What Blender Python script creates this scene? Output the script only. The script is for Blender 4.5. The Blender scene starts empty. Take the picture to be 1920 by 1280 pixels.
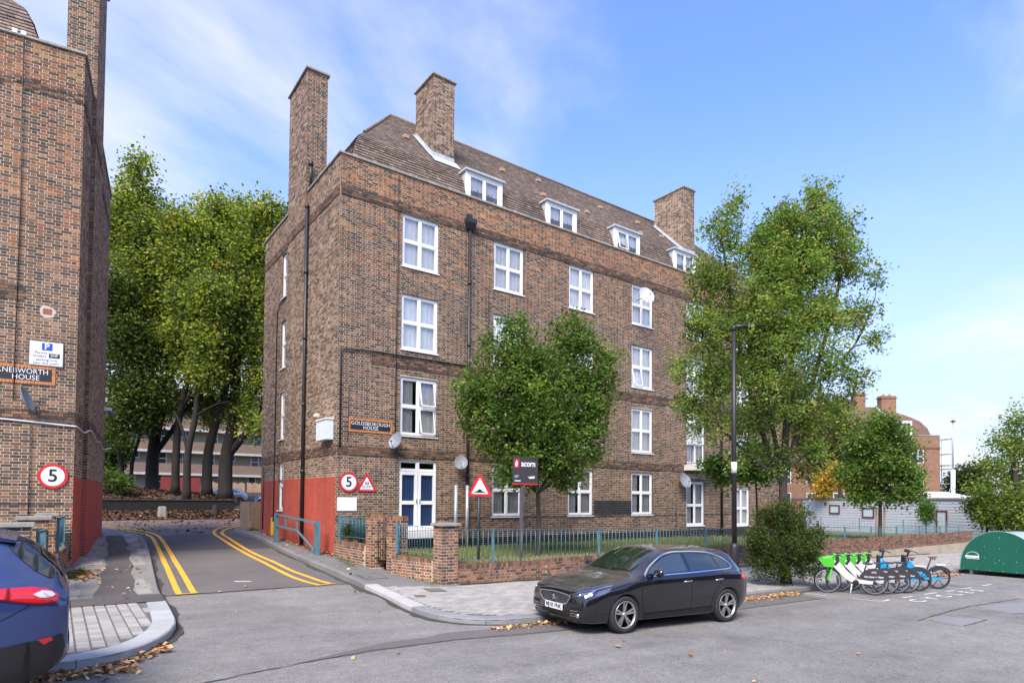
import bpy, bmesh, math, random
import numpy as np
from mathutils import Vector, Matrix
from mathutils.bvhtree import BVHTree
R = math.radians
S = bpy.context.scene
COL = S.collection
random.seed(7)
rng = np.random.default_rng(7)

# ------------------------------------------------------------------ camera
CP = Vector((-6.8636, -18.4389, 1.7983))
YAW, PIT, ROL = 0.634228, 0.028313, 0.008167
FW = Vector((math.sin(YAW) * math.cos(PIT), math.cos(YAW) * math.cos(PIT), math.sin(PIT)))
_r = FW.cross(Vector((0, 0, 1))).normalized(); _u = _r.cross(FW)
RT = _r * math.cos(ROL) + _u * math.sin(ROL)
UP = -_r * math.sin(ROL) + _u * math.cos(ROL)
cd = bpy.data.cameras.new('camera'); cam = bpy.data.objects.new('camera', cd); COL.objects.link(cam)
cd.sensor_width = 36; cd.lens = 1160.2 / 1920 * 36; cd.shift_y = (902.56 - 640) / 1920
cd.clip_start = .1; cd.clip_end = 2000
cam.matrix_world = Matrix(((RT.x, UP.x, -FW.x, CP.x), (RT.y, UP.y, -FW.y, CP.y), (RT.z, UP.z, -FW.z, CP.z), (0, 0, 0, 1)))
S.camera = cam

# ------------------------------------------------------------------ sky, sun, exposure
SUN_EL, SUN_AZ = 48, 230          # azimuth clockwise from +Y: the sun stands behind and left of the camera
w = bpy.data.worlds.new('World'); S.world = w; w.use_nodes = True
nt = w.node_tree; N = nt.nodes; L = nt.links
for n in list(N): N.remove(n)
out = N.new('ShaderNodeOutputWorld'); bg = N.new('ShaderNodeBackground'); L.new(bg.outputs[0], out.inputs[0])
sky = N.new('ShaderNodeTexSky'); sky.sky_type = 'NISHITA'; sky.sun_disc = False
sky.sun_elevation = R(SUN_EL); sky.sun_rotation = R(SUN_AZ); sky.air_density = 1.0; sky.dust_density = .6; sky.ozone_density = 1.5
tc = N.new('ShaderNodeTexCoord'); sx = N.new('ShaderNodeSeparateXYZ'); L.new(tc.outputs['Generated'], sx.inputs[0])
def wm(op, a, b=None, c=None):
    n = N.new('ShaderNodeMath'); n.operation = op
    for i, v in enumerate((a, b, c)):
        if v is None: continue
        if isinstance(v, (int, float)): n.inputs[i].default_value = v
        else: L.new(v, n.inputs[i])
    return n.outputs[0]
den = wm('ADD', wm('MAXIMUM', sx.outputs[2], 0.0), .16)
cx_, cy_ = wm('DIVIDE', sx.outputs[0], den), wm('DIVIDE', sx.outputs[1], den)
cv = N.new('ShaderNodeCombineXYZ'); L.new(cx_, cv.inputs[0]); L.new(cy_, cv.inputs[1])
mp = N.new('ShaderNodeMapping'); mp.inputs['Rotation'].default_value = (0, 0, R(35)); mp.inputs['Scale'].default_value = (.75, 1.25, 1); mp.inputs['Location'].default_value = (-5.2, 8.8, 0)
L.new(cv.outputs[0], mp.inputs[0])
n1 = N.new('ShaderNodeTexNoise'); n1.inputs['Scale'].default_value = .95; n1.inputs['Detail'].default_value = 9; n1.inputs['Roughness'].default_value = .55; n1.inputs['Distortion'].default_value = .35
L.new(mp.outputs[0], n1.inputs[0])
cr = N.new('ShaderNodeMapRange'); cr.interpolation_type = 'SMOOTHSTEP'
cr.inputs['From Min'].default_value = .45; cr.inputs['From Max'].default_value = .70; cr.inputs['To Max'].default_value = .8
L.new(n1.outputs[0], cr.inputs[0])
# pale veil towards the horizon
hz = N.new('ShaderNodeMapRange'); hz.interpolation_type = 'SMOOTHSTEP'
hz.inputs['From Min'].default_value = -.02; hz.inputs['From Max'].default_value = .56; hz.inputs['To Min'].default_value = .88; hz.inputs['To Max'].default_value = 0.02
L.new(sx.outputs[2], hz.inputs[0])
tint = N.new('ShaderNodeMix'); tint.data_type = 'RGBA'; tint.blend_type = 'MULTIPLY'; tint.inputs[0].default_value = 1
tint.inputs[7].default_value = (.56, .655, .96, 1); L.new(sky.outputs[0], tint.inputs[6])
m0 = N.new('ShaderNodeMix'); m0.data_type = 'RGBA'; m0.inputs[7].default_value = (1.65, 1.85, 2.1, 1)
L.new(hz.outputs[0], m0.inputs[0]); L.new(tint.outputs[2], m0.inputs[6])
m1 = N.new('ShaderNodeMix'); m1.data_type = 'RGBA'; m1.inputs[7].default_value = (2.5, 2.45, 2.45, 1)
L.new(cr.outputs[0], m1.inputs[0]); L.new(m0.outputs[2], m1.inputs[6])
L.new(m1.outputs[2], bg.inputs[0]); bg.inputs[1].default_value = .105
sl = bpy.data.lights.new('sun', 'SUN'); sl.energy = 1.5; sl.angle = R(32); sl.color = (1, .90, .74)
sun = bpy.data.objects.new('sun', sl); COL.objects.link(sun)
sd = Vector((math.sin(R(SUN_AZ)) * math.cos(R(SUN_EL)), math.cos(R(SUN_AZ)) * math.cos(R(SUN_EL)), math.sin(R(SUN_EL))))
sun.rotation_euler = sd.to_track_quat('Z', 'Y').to_euler()
S.view_settings.view_transform = 'Standard'; S.view_settings.look = 'None'; S.view_settings.exposure = 2.12; S.view_settings.gamma = 1
S.render.engine = 'CYCLES'
S.cycles.max_bounces = 6; S.cycles.transparent_max_bounces = 12

# ------------------------------------------------------------------ materials
MATS = {}
def mat(name, col=(.5, .5, .5), rough=.7, metal=0, attr=None, objcol=False, noise=None, bump=None, spec=.5, coat=0, trans=0, alpha=1, var=0, stain=None, fn=None, rand=0):
    """noise=(scale, amount) multiplies the colour; bump=(scale, strength)"""
    if name in MATS: return MATS[name]
    m = bpy.data.materials.new(name); m.use_nodes = True; t = m.node_tree; n = t.nodes; l = t.links
    b = n['Principled BSDF']; b.inputs['Roughness'].default_value = rough; b.inputs['Metallic'].default_value = metal
    b.inputs['Specular IOR Level'].default_value = spec; b.inputs['Coat Weight'].default_value = coat; b.inputs['Coat Roughness'].default_value = .05
    b.inputs['Base Color'].default_value = (*col, 1)
    src = None
    if attr:
        a = n.new('ShaderNodeAttribute'); a.attribute_name = attr; src = a.outputs['Color']
    elif objcol:
        a = n.new('ShaderNodeObjectInfo'); src = a.outputs['Color']
    geo = n.new('ShaderNodeNewGeometry')
    def mul(srcsock, fac, val):      # colour * value
        x = n.new('ShaderNodeMix'); x.data_type = 'RGBA'; x.blend_type = 'MULTIPLY'; x.inputs[0].default_value = 1
        if srcsock is None: x.inputs[6].default_value = (*col, 1)
        else: l.new(srcsock, x.inputs[6])
        l.new(val, x.inputs[7]); return x.outputs[2]
    for q in ([noise] if noise and not isinstance(noise, list) else (noise or [])):
        sc, am = q[0], q[1]
        t1 = n.new('ShaderNodeTexNoise'); t1.inputs['Scale'].default_value = sc; t1.inputs['Detail'].default_value = 6; t1.inputs['Roughness'].default_value = .6
        if len(q) > 2:
            mpp = n.new('ShaderNodeMapping'); mpp.inputs['Scale'].default_value = q[2]; l.new(geo.outputs['Position'], mpp.inputs[0]); l.new(mpp.outputs[0], t1.inputs[0])
        else: l.new(geo.outputs['Position'], t1.inputs[0])
        r = n.new('ShaderNodeMapRange'); r.inputs['From Min'].default_value = .3; r.inputs['From Max'].default_value = .7
        r.inputs['To Min'].default_value = 1 - am; r.inputs['To Max'].default_value = 1 + am; l.new(t1.outputs[0], r.inputs[0])
        src = mul(src, 1, r.outputs[0])
    if rand:
        oi = n.new('ShaderNodeObjectInfo'); r = n.new('ShaderNodeMapRange'); r.inputs['To Min'].default_value = 1 - rand; r.inputs['To Max'].default_value = 1 + rand
        l.new(oi.outputs['Random'], r.inputs[0]); src = mul(src, 1, r.outputs[0])
    if stain:      # stain = (scale, threshold, colour, strength, [mapping])
        for q in (stain if isinstance(stain, list) else [stain]):
            t2 = n.new('ShaderNodeTexNoise'); t2.inputs['Scale'].default_value = q[0]; t2.inputs['Detail'].default_value = 8; t2.inputs['Roughness'].default_value = .62
            if len(q) > 4:
                mpp = n.new('ShaderNodeMapping'); mpp.inputs['Scale'].default_value = q[4]; l.new(geo.outputs['Position'], mpp.inputs[0]); l.new(mpp.outputs[0], t2.inputs[0])
            else: l.new(geo.outputs['Position'], t2.inputs[0])
            r = n.new('ShaderNodeMapRange'); r.interpolation_type = 'SMOOTHSTEP'; r.inputs['From Min'].default_value = q[1]; r.inputs['From Max'].default_value = q[1] + .16; r.inputs['To Max'].default_value = q[3]
            l.new(t2.outputs[0], r.inputs[0])
            x = n.new('ShaderNodeMix'); x.data_type = 'RGBA'; l.new(r.outputs[0], x.inputs[0])
            if src is None: x.inputs[6].default_value = (*col, 1)
            else: l.new(src, x.inputs[6])
            x.inputs[7].default_value = (*q[2], 1); src = x.outputs[2]
    if src is not None: l.new(src, b.inputs['Base Color'])
    if bump:
        t3 = n.new('ShaderNodeTexNoise'); t3.inputs['Scale'].default_value = bump[0]; t3.inputs['Detail'].default_value = 5; l.new(geo.outputs['Position'], t3.inputs[0])
        bb = n.new('ShaderNodeBump'); bb.inputs['Strength'].default_value = bump[1]; bb.inputs['Distance'].default_value = .02; l.new(t3.outputs[0], bb.inputs['Height']); l.new(bb.outputs[0], b.inputs['Normal'])
    if fn: fn(m, n, l, b, src)
    MATS[name] = m; return m

def leaf_mat(name, trans=.45):
    if name in MATS: return MATS[name]
    m = bpy.data.materials.new(name); m.use_nodes = True; t = m.node_tree; n = t.nodes; l = t.links
    b = n['Principled BSDF']; o = n['Material Output']
    a = n.new('ShaderNodeAttribute'); a.attribute_name = 'bc'
    l.new(a.outputs['Color'], b.inputs['Base Color']); b.inputs['Roughness'].default_value = .5; b.inputs['Specular IOR Level'].default_value = .3
    tr = n.new('ShaderNodeBsdfTranslucent'); mx = n.new('ShaderNodeMixShader'); mx.inputs[0].default_value = trans
    hs = n.new('ShaderNodeMix'); hs.data_type = 'RGBA'; hs.blend_type = 'MULTIPLY'; hs.inputs[0].default_value = 1; hs.inputs[7].default_value = (1.7, 1.8, .7, 1)
    l.new(a.outputs['Color'], hs.inputs[6]); l.new(hs.outputs[2], tr.inputs[0])
    l.new(b.outputs[0], mx.inputs[1]); l.new(tr.outputs[0], mx.inputs[2]); l.new(mx.outputs[0], o.inputs[0])
    MATS[name] = m; return m

def glass_mat(name, tint=(.75, .82, .84), refl=.30, dark=0):
    m = bpy.data.materials.new(name); m.use_nodes = True; t = m.node_tree; n = t.nodes; l = t.links
    n.remove(n['Principled BSDF']); o = n['Material Output']
    g = n.new('ShaderNodeBsdfGlossy'); g.inputs['Roughness'].default_value = .03; g.inputs['Color'].default_value = (.95, .97, 1, 1)
    tr = n.new('ShaderNodeBsdfTransparent'); tr.inputs[0].default_value = (*tint, 1)
    fr = n.new('ShaderNodeLayerWeight'); fr.inputs[0].default_value = .22
    r = n.new('ShaderNodeMapRange'); r.inputs['To Min'].default_value = refl; r.inputs['To Max'].default_value = .75; l.new(fr.outputs['Fresnel'], r.inputs[0])
    mx = n.new('ShaderNodeMixShader'); l.new(r.outputs[0], mx.inputs[0]); l.new(tr.outputs[0], mx.inputs[1]); l.new(g.outputs[0], mx.inputs[2])
    geo = n.new('ShaderNodeNewGeometry'); t3 = n.new('ShaderNodeTexNoise'); t3.inputs['Scale'].default_value = 1.1; l.new(geo.outputs['Position'], t3.inputs[0])
    bb = n.new('ShaderNodeBump'); bb.inputs['Strength'].default_value = .04; bb.inputs['Distance'].default_value = .05; l.new(t3.outputs[0], bb.inputs['Height']); l.new(bb.outputs[0], g.inputs['Normal'])
    l.new(mx.outputs[0], o.inputs[0]); MATS[name] = m; return m

# ------------------------------------------------------------------ mesh helpers
def tag(o, label=None, cat=None, group=None, kind=None):
    for k, v in (('label', label), ('category', cat), ('group', group), ('kind', kind)):
        if v: o[k] = v
    return o
def empty(name, loc=(0, 0, 0), rz=0, label=None, cat=None, group=None):
    o = bpy.data.objects.new(name, None); o.location = loc; o.rotation_euler = (0, 0, rz); o.empty_display_size = .2
    COL.objects.link(o); tag(o, label, cat, group); return o
def link(name, me, m=None, parent=None, mw=None, kind=None):
    o = bpy.data.objects.new(name, me); COL.objects.link(o)
    if m is not None and not me.materials: me.materials.append(m)
    if parent: o.parent = parent
    if mw is not None: o.matrix_local = mw
    if kind: o['kind'] = kind
    return o
def copy_tree(o, parent=None):
    c = o.copy(); COL.objects.link(c); c.parent = parent
    if parent is not None: c.matrix_parent_inverse = o.matrix_parent_inverse.copy()
    for ch in list(o.children): copy_tree(ch, c)
    return c

class MB:
    """collects polygons; build() links them as ONE mesh object"""
    def __init__(s): s.v = []; s.f = []; s.c = []; s.mi = []; s.sm = []
    def add(s, vs, fs, col=None, mi=0, smooth=False):
        b = len(s.v); s.v.extend([tuple(x) for x in vs])
        for f in fs: s.f.append([b + i for i in f]); s.c.append(col or (1, 1, 1)); s.mi.append(mi); s.sm.append(smooth)
    def quad(s, a, b, c, d, col=None, mi=0): s.add([a, b, c, d], [(0, 1, 2, 3)], col, mi)
    def box(s, lo, hi, col=None, mi=0, M=None):
        x0, y0, z0 = lo; x1, y1, z1 = hi
        v = [(x0, y0, z0), (x1, y0, z0), (x1, y1, z0), (x0, y1, z0), (x0, y0, z1), (x1, y0, z1), (x1, y1, z1), (x0, y1, z1)]
        if M is not None: v = [tuple(M @ Vector(p)) for p in v]
        s.add(v, [(0, 3, 2, 1), (4, 5, 6, 7), (0, 1, 5, 4), (1, 2, 6, 5), (2, 3, 7, 6), (3, 0, 4, 7)], col, mi)
    def fbox(s, F, u0, u1, z0, z1, d0, d1, col=None, mi=0):
        v = [F.p(u, z, d) for z in (z0, z1) for (u, d) in ((u0, d0), (u1, d0), (u1, d1), (u0, d1))]
        s.add(v, [(0, 3, 2, 1), (4, 5, 6, 7), (0, 1, 5, 4), (1, 2, 6, 5), (2, 3, 7, 6), (3, 0, 4, 7)], col, mi)
    def tube(s, pts, r, n=8, col=None, mi=0, cap=True, smooth=True):
        pts = [Vector(p) for p in pts]; rs = r if isinstance(r, (list, tuple)) else [r] * len(pts)
        vs = []; fs = []; prev = None
        for i, p in enumerate(pts):
            d = (pts[min(i + 1, len(pts) - 1)] - pts[max(i - 1, 0)]).normalized()
            if prev is None:
                a = d.orthogonal().normalized()
            else:
                a = prev - d * prev.dot(d)
                a = a.normalized() if a.length > 1e-5 else d.orthogonal().normalized()
            prev = a; b = d.cross(a)
            for k in range(n):
                t = 2 * math.pi * k / n; vs.append(p + (a * math.cos(t) + b * math.sin(t)) * rs[i])
        for i in range(len(pts) - 1):
            for k in range(n): fs.append((i * n + k, i * n + (k + 1) % n, (i + 1) * n + (k + 1) % n, (i + 1) * n + k))
        s.add(vs, fs, col, mi, smooth)
        if cap:
            b0 = len(s.v) - len(vs)
            s.f.append([b0 + k for k in range(n)][::-1]); s.f.append([b0 + (len(pts) - 1) * n + k for k in range(n)])
            s.c += [col or (1, 1, 1)] * 2; s.mi += [mi] * 2; s.sm += [False] * 2
    def lathe(s, prof, M=None, n=24, col=None, mi=0, smooth=True, a0=0, a1=2 * math.pi):
        """profile (r, h) turned round the local z axis"""
        vs = []; fs = []; full = abs(a1 - a0 - 2 * math.pi) < 1e-6; m = n if full else n + 1
        for (r, h) in prof:
            for k in range(m):
                t = a0 + (a1 - a0) * k / n; p = Vector((r * math.cos(t), r * math.sin(t), h)); vs.append(M @ p if M is not None else p)
        for i in range(len(prof) - 1):
            for k in range(n): fs.append((i * m + k, i * m + (k + 1) % m, (i + 1) * m + (k + 1) % m, (i + 1) * m + k))
        s.add(vs, fs, col, mi, smooth)
    def prism(s, poly, d0, d1, P, col=None, mi=0):
        """2-D polygon extruded; P(a, b, d) gives the point"""
        n = len(poly); vs = [P(a, b, d0) for a, b in poly] + [P(a, b, d1) for a, b in poly]
        s.add(vs, [tuple(range(n))[::-1], tuple(range(n, 2 * n))] + [(i, (i + 1) % n, n + (i + 1) % n, n + i) for i in range(n)], col, mi)
    def mesh(s, name, mats, attr=False, recalc=True):
        me = bpy.data.meshes.new(name); me.from_pydata(s.v, [], s.f)
        for m in (mats if isinstance(mats, (list, tuple)) else [mats]): me.materials.append(m)
        if any(s.mi): me.polygons.foreach_set('material_index', s.mi)
        me.polygons.foreach_set('use_smooth', s.sm)
        if attr:
            a = me.attributes.new('bc', 'FLOAT_COLOR', 'CORNER'); arr = []
            for c, f in zip(s.c, s.f): arr.extend([c[0], c[1], c[2], 1.0] * len(f))
            a.data.foreach_set('color', arr)
        if recalc:
            bm = bmesh.new(); bm.from_mesh(me); bmesh.ops.recalc_face_normals(bm, faces=bm.faces); bm.to_mesh(me); bm.free()
        return me
    def build(s, name, mats, parent=None, attr=False, kind=None, recalc=True, mw=None):
        o = bpy.data.objects.new(name, s.mesh(name, mats, attr, recalc)); COL.objects.link(o)
        if parent: o.parent = parent
        if mw is not None: o.matrix_local = mw
        if kind: o['kind'] = kind
        return o

def np_mesh(name, V, nper, F, C, m, parent=None, kind='stuff', smooth=False):
    """V (n*nper,3), F = faces of one unit (k,4), C (n,3) colour per unit"""
    n = len(V) // nper; F = np.asarray(F); k = F.shape[0]; q = F.shape[1]
    idx = (F[None] + (np.arange(n) * nper)[:, None, None]).reshape(-1)
    me = bpy.data.meshes.new(name); me.vertices.add(len(V)); me.vertices.foreach_set('co', np.ascontiguousarray(V, dtype=np.float32).reshape(-1))
    nl = len(idx); me.loops.add(nl); me.loops.foreach_set('vertex_index', idx.astype(np.int32))
    npoly = n * k; me.polygons.add(npoly); me.polygons.foreach_set('loop_start', (np.arange(npoly) * q).astype(np.int32))
    me.polygons.foreach_set('use_smooth', np.full(npoly, bool(smooth)))
    me.update(calc_edges=True)
    a = me.attributes.new('bc', 'FLOAT_COLOR', 'POINT')
    cc = np.ones((len(V), 4), dtype=np.float32); cc[:, :3] = np.repeat(C, nper, axis=0); a.data.foreach_set('color', cc.reshape(-1))
    me.materials.append(m); me.validate()
    o = bpy.data.objects.new(name, me); COL.objects.link(o)
    if parent: o.parent = parent
    if kind: o['kind'] = kind
    return o

class Frame:
    def __init__(s, o, u, n): s.o = Vector(o); s.u = Vector(u).normalized(); s.n = Vector(n).normalized()
    def p(s, u, z, d=0): return s.o + s.u * u + s.n * d + Vector((0, 0, z))
    def M(s, u, z, d=0):
        """x along the wall to the viewer's right, y up, z outward"""
        x = Vector((0, 0, 1)).cross(s.n).normalized(); p = s.p(u, z, d); n = s.n
        return Matrix(((x.x, 0, n.x, p.x), (x.y, 0, n.y, p.y), (x.z, 1, n.z, p.z), (0, 0, 0, 1)))
def at(px, py, d):
    """a world point seen in direction (px, py) at d metres along the view axis"""
    return CP + (FW + RT * ((px - 959.65) / 1160.2) - UP * ((py - 902.56) / 1160.2)) * d

_TC = {}
def text_me(body, size=.1, ext=.002, spacing=1.0, bold=0, align='CENTER', sx=1.0):
    k = (body, size, ext, spacing, bold, align, sx)
    if k in _TC: return _TC[k]
    c = bpy.data.curves.new('t', 'FONT'); c.body = body; c.size = size; c.extrude = ext; c.align_x = align; c.align_y = 'CENTER'; c.space_character = spacing; c.offset = bold; c.resolution_u = 3
    o = bpy.data.objects.new('t', c); COL.objects.link(o); bpy.context.view_layer.update()
    me = bpy.data.meshes.new_from_object(o.evaluated_get(bpy.context.evaluated_depsgraph_get()))
    bpy.data.objects.remove(o)
    if sx != 1: me.transform(Matrix.Diagonal((sx, 1, 1, 1)))
    me.materials.clear(); _TC[k] = me; return me
def text(body, size, m, parent, M, name='lettering', **k):
    me = text_me(body, size, **k).copy(); me.name = name
    return link(name, me, m, parent, M)

# ------------------------------------------------------------------ ground heights
def lerp(x, xs, ys): return float(np.interp(x, xs, ys))
def R0(x): return -.49 - .019 * x if x > 0 else -.49 - .032 * x if x > -14 else -.042
def road_z(x, y):
    m = lerp(y, [-3, 0, 8.5, 12, 18, 22], [-.3, -.07, .25, .35, .5, .6])
    if y < -8: return R0(x)
    if y < -3: t = (y + 8) / 5; return R0(x) * (1 - t) - .3 * t
    return m
def pave_z(x, y):
    if x < -2.4: return road_z(x, y) + .1
    return lerp(y, [-9.4, -5.4, 0, 8.5, 12], [-.39, -.3, .03, .38, .44]) - .019 * max(x, 0) + (.0)
def lawn_z(x, y):
    a = .15 - .0157 * max(x, 0); b = .12 - max(0, x - 18) * .031
    return a + (b - a) * min(1, max(0, (y + 5) / 5))

def sheet(name, poly, zf, m, dz=0, xs=(), ys=(), kind='structure', parent=None, step=None):
    bm = bmesh.new(); vs = [bm.verts.new((x, y, 0)) for x, y in poly]; bm.faces.new(vs).normal_update()
    if step:
        X = [p[0] for p in poly]; Y = [p[1] for p in poly]
        xs = list(xs) + list(np.arange(min(X) + step, max(X), step)); ys = list(ys) + list(np.arange(min(Y) + step, max(Y), step))
    bmesh.ops.triangulate(bm, faces=bm.faces[:])
    for x in xs: bmesh.ops.bisect_plane(bm, geom=bm.verts[:] + bm.edges[:] + bm.faces[:], plane_co=(x, 0, 0), plane_no=(1, 0, 0))
    for y in ys: bmesh.ops.bisect_plane(bm, geom=bm.verts[:] + bm.edges[:] + bm.faces[:], plane_co=(0, y, 0), plane_no=(0, 1, 0))
    for v in bm.verts: v.co.z = zf(v.co.x, v.co.y) + dz
    for f in bm.faces:
        f.normal_update()
        if f.normal.z < 0: f.normal_flip()
        f.smooth = True
    me = bpy.data.meshes.new(name); bm.to_mesh(me); bm.free()
    return link(name, me, m, parent, kind=kind)
def inpoly(x, y, P):
    c = False; n = len(P)
    for i in range(n):
        x0, y0 = P[i]; x1, y1 = P[(i + 1) % n]
        if (y0 > y) != (y1 > y) and x < (x1 - x0) * (y - y0) / (y1 - y0) + x0: c = not c
    return c
def smooth_line(P, k=6):
    out = []
    for i in range(len(P) - 1):
        p0, p1, p2, p3 = P[max(i - 1, 0)], P[i], P[i + 1], P[min(i + 2, len(P) - 1)]
        for j in range(k):
            t = j / k
            out.append(tuple(.5 * (2 * b + (c - a) * t + (2 * a - 5 * b + 4 * c - d) * t * t + (3 * b - a - 3 * c + d) * t ** 3) for a, b, c, d in zip(p0, p1, p2, p3)))
    return out + [tuple(P[-1])]
# ------------------------------------------------------------------ the materials of the place
M_brick = mat('brickwork', attr='bc', rough=.85, noise=[(38, .2), (.8, .12), (2.6, .14, (1, 1, .12))], bump=(90, .35), stain=[(1.6, .57, (.05, .042, .034), .5, (1, 1, .16)), (.9, .64, (.42, .36, .28), .35, (1, 1, .5))])
M_brick1 = mat('brick_piece', objcol=True, rough=.85, noise=[(38, .22), (1.3, .16)], bump=(90, .35))
M_mortar = mat('mortar', attr='bc', rough=.95, noise=[(30, .2), (1.3, .18)], bump=(120, .3))
M_white = mat('white_upvc', (.80, .80, .79), .35, noise=(3, .04))
M_cream = mat('weathered_cream_paint', (.62, .61, .57), .6, noise=(6, .12))
M_glass = glass_mat('window_glass', tint=(.94, .95, .95), refl=.09)
M_net = mat('net_curtain', (.86, .84, .80), .9, rand=.14, noise=[(2.2, .10), (30, .05, (6, 6, .2))])
M_cur = mat('grey_curtain', (.46, .45, .42), .9, noise=[(14, .25, (6, 6, .3))])
M_blue = mat('blue_curtain', (.055, .115, .26), .9, noise=[(14, .3, (5, 5, .2))])
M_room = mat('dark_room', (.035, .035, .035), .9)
M_black = mat('black_iron_paint', (.022, .022, .025), .45, noise=(9, .2))
M_cable = mat('black_cable', (.02, .02, .02), .5)
M_lead = mat('lead_flashing', (.42, .45, .47), .5, noise=(5, .14))
M_stone = mat('weathered_stone', (.30, .285, .25), .9, noise=[(7, .25), (60, .15)], bump=(50, .5), stain=(4, .58, (.10, .11, .06), .6))
M_tile = mat('roof_tile', attr='bc', rough=.85, noise=[(20, .2), (.5, .22)], bump=(60, .3), stain=[(1.2, .60, (.22, .20, .09), .55), (6, .66, (.30, .30, .26), .5)])
M_asph = mat('asphalt', (.238, .224, .203), .9, noise=[(.45, .14), (2.1, .12), (1.1, .13, (.10, 1.3, 1)), (9, .14, (1, 1.4, 1)), (45, .42), (110, .42)], bump=(110, 1.0),
             stain=[(.35, .55, (.135, .130, .125), .8), (1.3, .62, (.085, .082, .08), .6), (.8, .66, (.17, .13, .12), .5), (.6, .60, (.32, .315, .30), .5, (.12, 1, 1))])
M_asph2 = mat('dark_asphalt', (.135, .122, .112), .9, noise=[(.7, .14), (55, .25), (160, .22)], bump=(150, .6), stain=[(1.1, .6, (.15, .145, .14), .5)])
M_asph3 = mat('pale_asphalt_patch', (.215, .215, .215), .9, noise=[(2, .08), (70, .16)], bump=(150, .4))
M_flag = mat('paving_flag', objcol=True, rough=.9, noise=[(2.1, .16), (40, .13)], bump=(80, .35), stain=[(2.2, .62, (.10, .10, .075), .5)])
M_paver = mat('block_paver', objcol=True, rough=.9, noise=[(1.2, .12), (60, .16)], bump=(110, .3))
M_paver_s = mat('block_paver_far', attr='bc', rough=.9, noise=[(1.2, .12), (60, .16)], bump=(110, .3))
M_joint = mat('paving_joint_sand', (.13, .12, .10), .95, noise=[(8, .25)])
M_kerb = mat('kerb_stone', objcol=True, rough=.85, noise=[(3, .10), (70, .14)], bump=(100, .3))
M_yellow = mat('yellow_line_paint', (.74, .375, .038), .8, noise=[(1.4, .08), (30, .12)], stain=[(9, .60, (.16, .14, .10), .8), (40, .62, (.2, .17, .1), .6)])
M_wline = mat('white_line_paint', (.62, .62, .60), .8, noise=(12, .12), stain=[(9, .60, (.18, .18, .18), .8)])
M_soil = mat('soil', (.035, .028, .021), .95, noise=[(2, .3), (30, .3)], bump=(30, .6), stain=[(1.5, .55, (.16, .075, .03), .6)])  # darkened: shade under the plane canopy is put into the colour
M_grassg = mat('lawn_ground', (.085, .105, .030), .95, noise=[(.9, .25), (9, .2)], bump=(40, .5), stain=[(1.1, .58, (.22, .19, .085), .7)])
M_blade = mat('grass_blade', attr='bc', rough=.7)
M_ground = mat('far_ground', (.08, .085, .05), .95, noise=(.3, .25))
M_rail = mat('teal_rail_paint', (.085, .19, .225), .45, noise=[(6, .18)], stain=(12, .66, (.25, .27, .25), .5))
M_bark = mat('bark', (.055, .045, .036), .95, noise=[(5, .3, (1, 1, .25)), (30, .25)], bump=(26, .8))
M_bark2 = mat('plane_bark', (.022, .018, .014), .95, noise=[(1.6, .35, (1, 1, .5)), (9, .25)], bump=(10, .8))
M_leaf = leaf_mat('leaves')
M_litter = mat('fallen_leaf', attr='bc', rough=.8)
M_chrome = mat('chrome', (.75, .75, .76), .12, 1)
M_steel = mat('galvanised_steel', (.42, .44, .47), .45, .6, noise=(8, .1))
M_tyre = mat('tyre_rubber', (.022, .022, .022), .8, bump=(60, .2))
M_dish = mat('dish_grey', (.20, .22, .25), .5, noise=(5, .1))
M_red = mat('sign_red', (.60, .022, .025), .4)
M_signw = mat('sign_white', (.80, .80, .82), .4)
M_signk = mat('sign_black', (.015, .015, .015), .45)
M_signb = mat('sign_blue', (.01, .07, .52), .4)
M_plaqueb = mat('name_plate_black', (.016, .017, .022), .5)
M_tilefr = mat('orange_tile_edge', objcol=True, rough=.8, noise=(40, .2))
M_wood = mat('fence_wood', (.42, .27, .155), .85, noise=[(4, .25, (1, 1, .2)), (40, .15)])
M_rough_white = mat('white_painted_board', (.40, .41, .42), .6, noise=[(2, .05), (12, .05)])
# ------------------------------------------------------------------ brick walls
BH, GAP = .075, .014
def bcol(kind, r=None):
    r = random.random() if r is None else r
    j = random.uniform(.82, 1.18)
    if kind == 'paint': c = (.42, .075, .045); j = random.uniform(.94, 1.06)
    elif kind == 'black': c = (.020, .020, .022)
    elif kind == 'band': c = (.055, .042, .034) if r < .45 else (.13, .08, .055)
    elif kind == 'red':
        c = (.078, .050, .037) if r < .22 else (.18, .080, .042) if r < .58 else (.27, .10, .046) if r < .82 else (.31, .155, .065)
    elif kind == 'garden': c = (.095, .06, .046) if r < .3 else (.20, .105, .066) if r < .7 else (.29, .13, .078)
    elif kind == 'pale': c = (.15, .105, .075) if r < .2 else (.25, .17, .118) if r < .65 else (.32, .22, .155)
    else:
        c = (.060, .044, .037) if r < .27 else (.130, .075, .049) if r < .60 else (.185, .098, .058) if r < .88 else (.25, .145, .088)
    return (c[0] * j, c[1] * j, c[2] * j)
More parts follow.
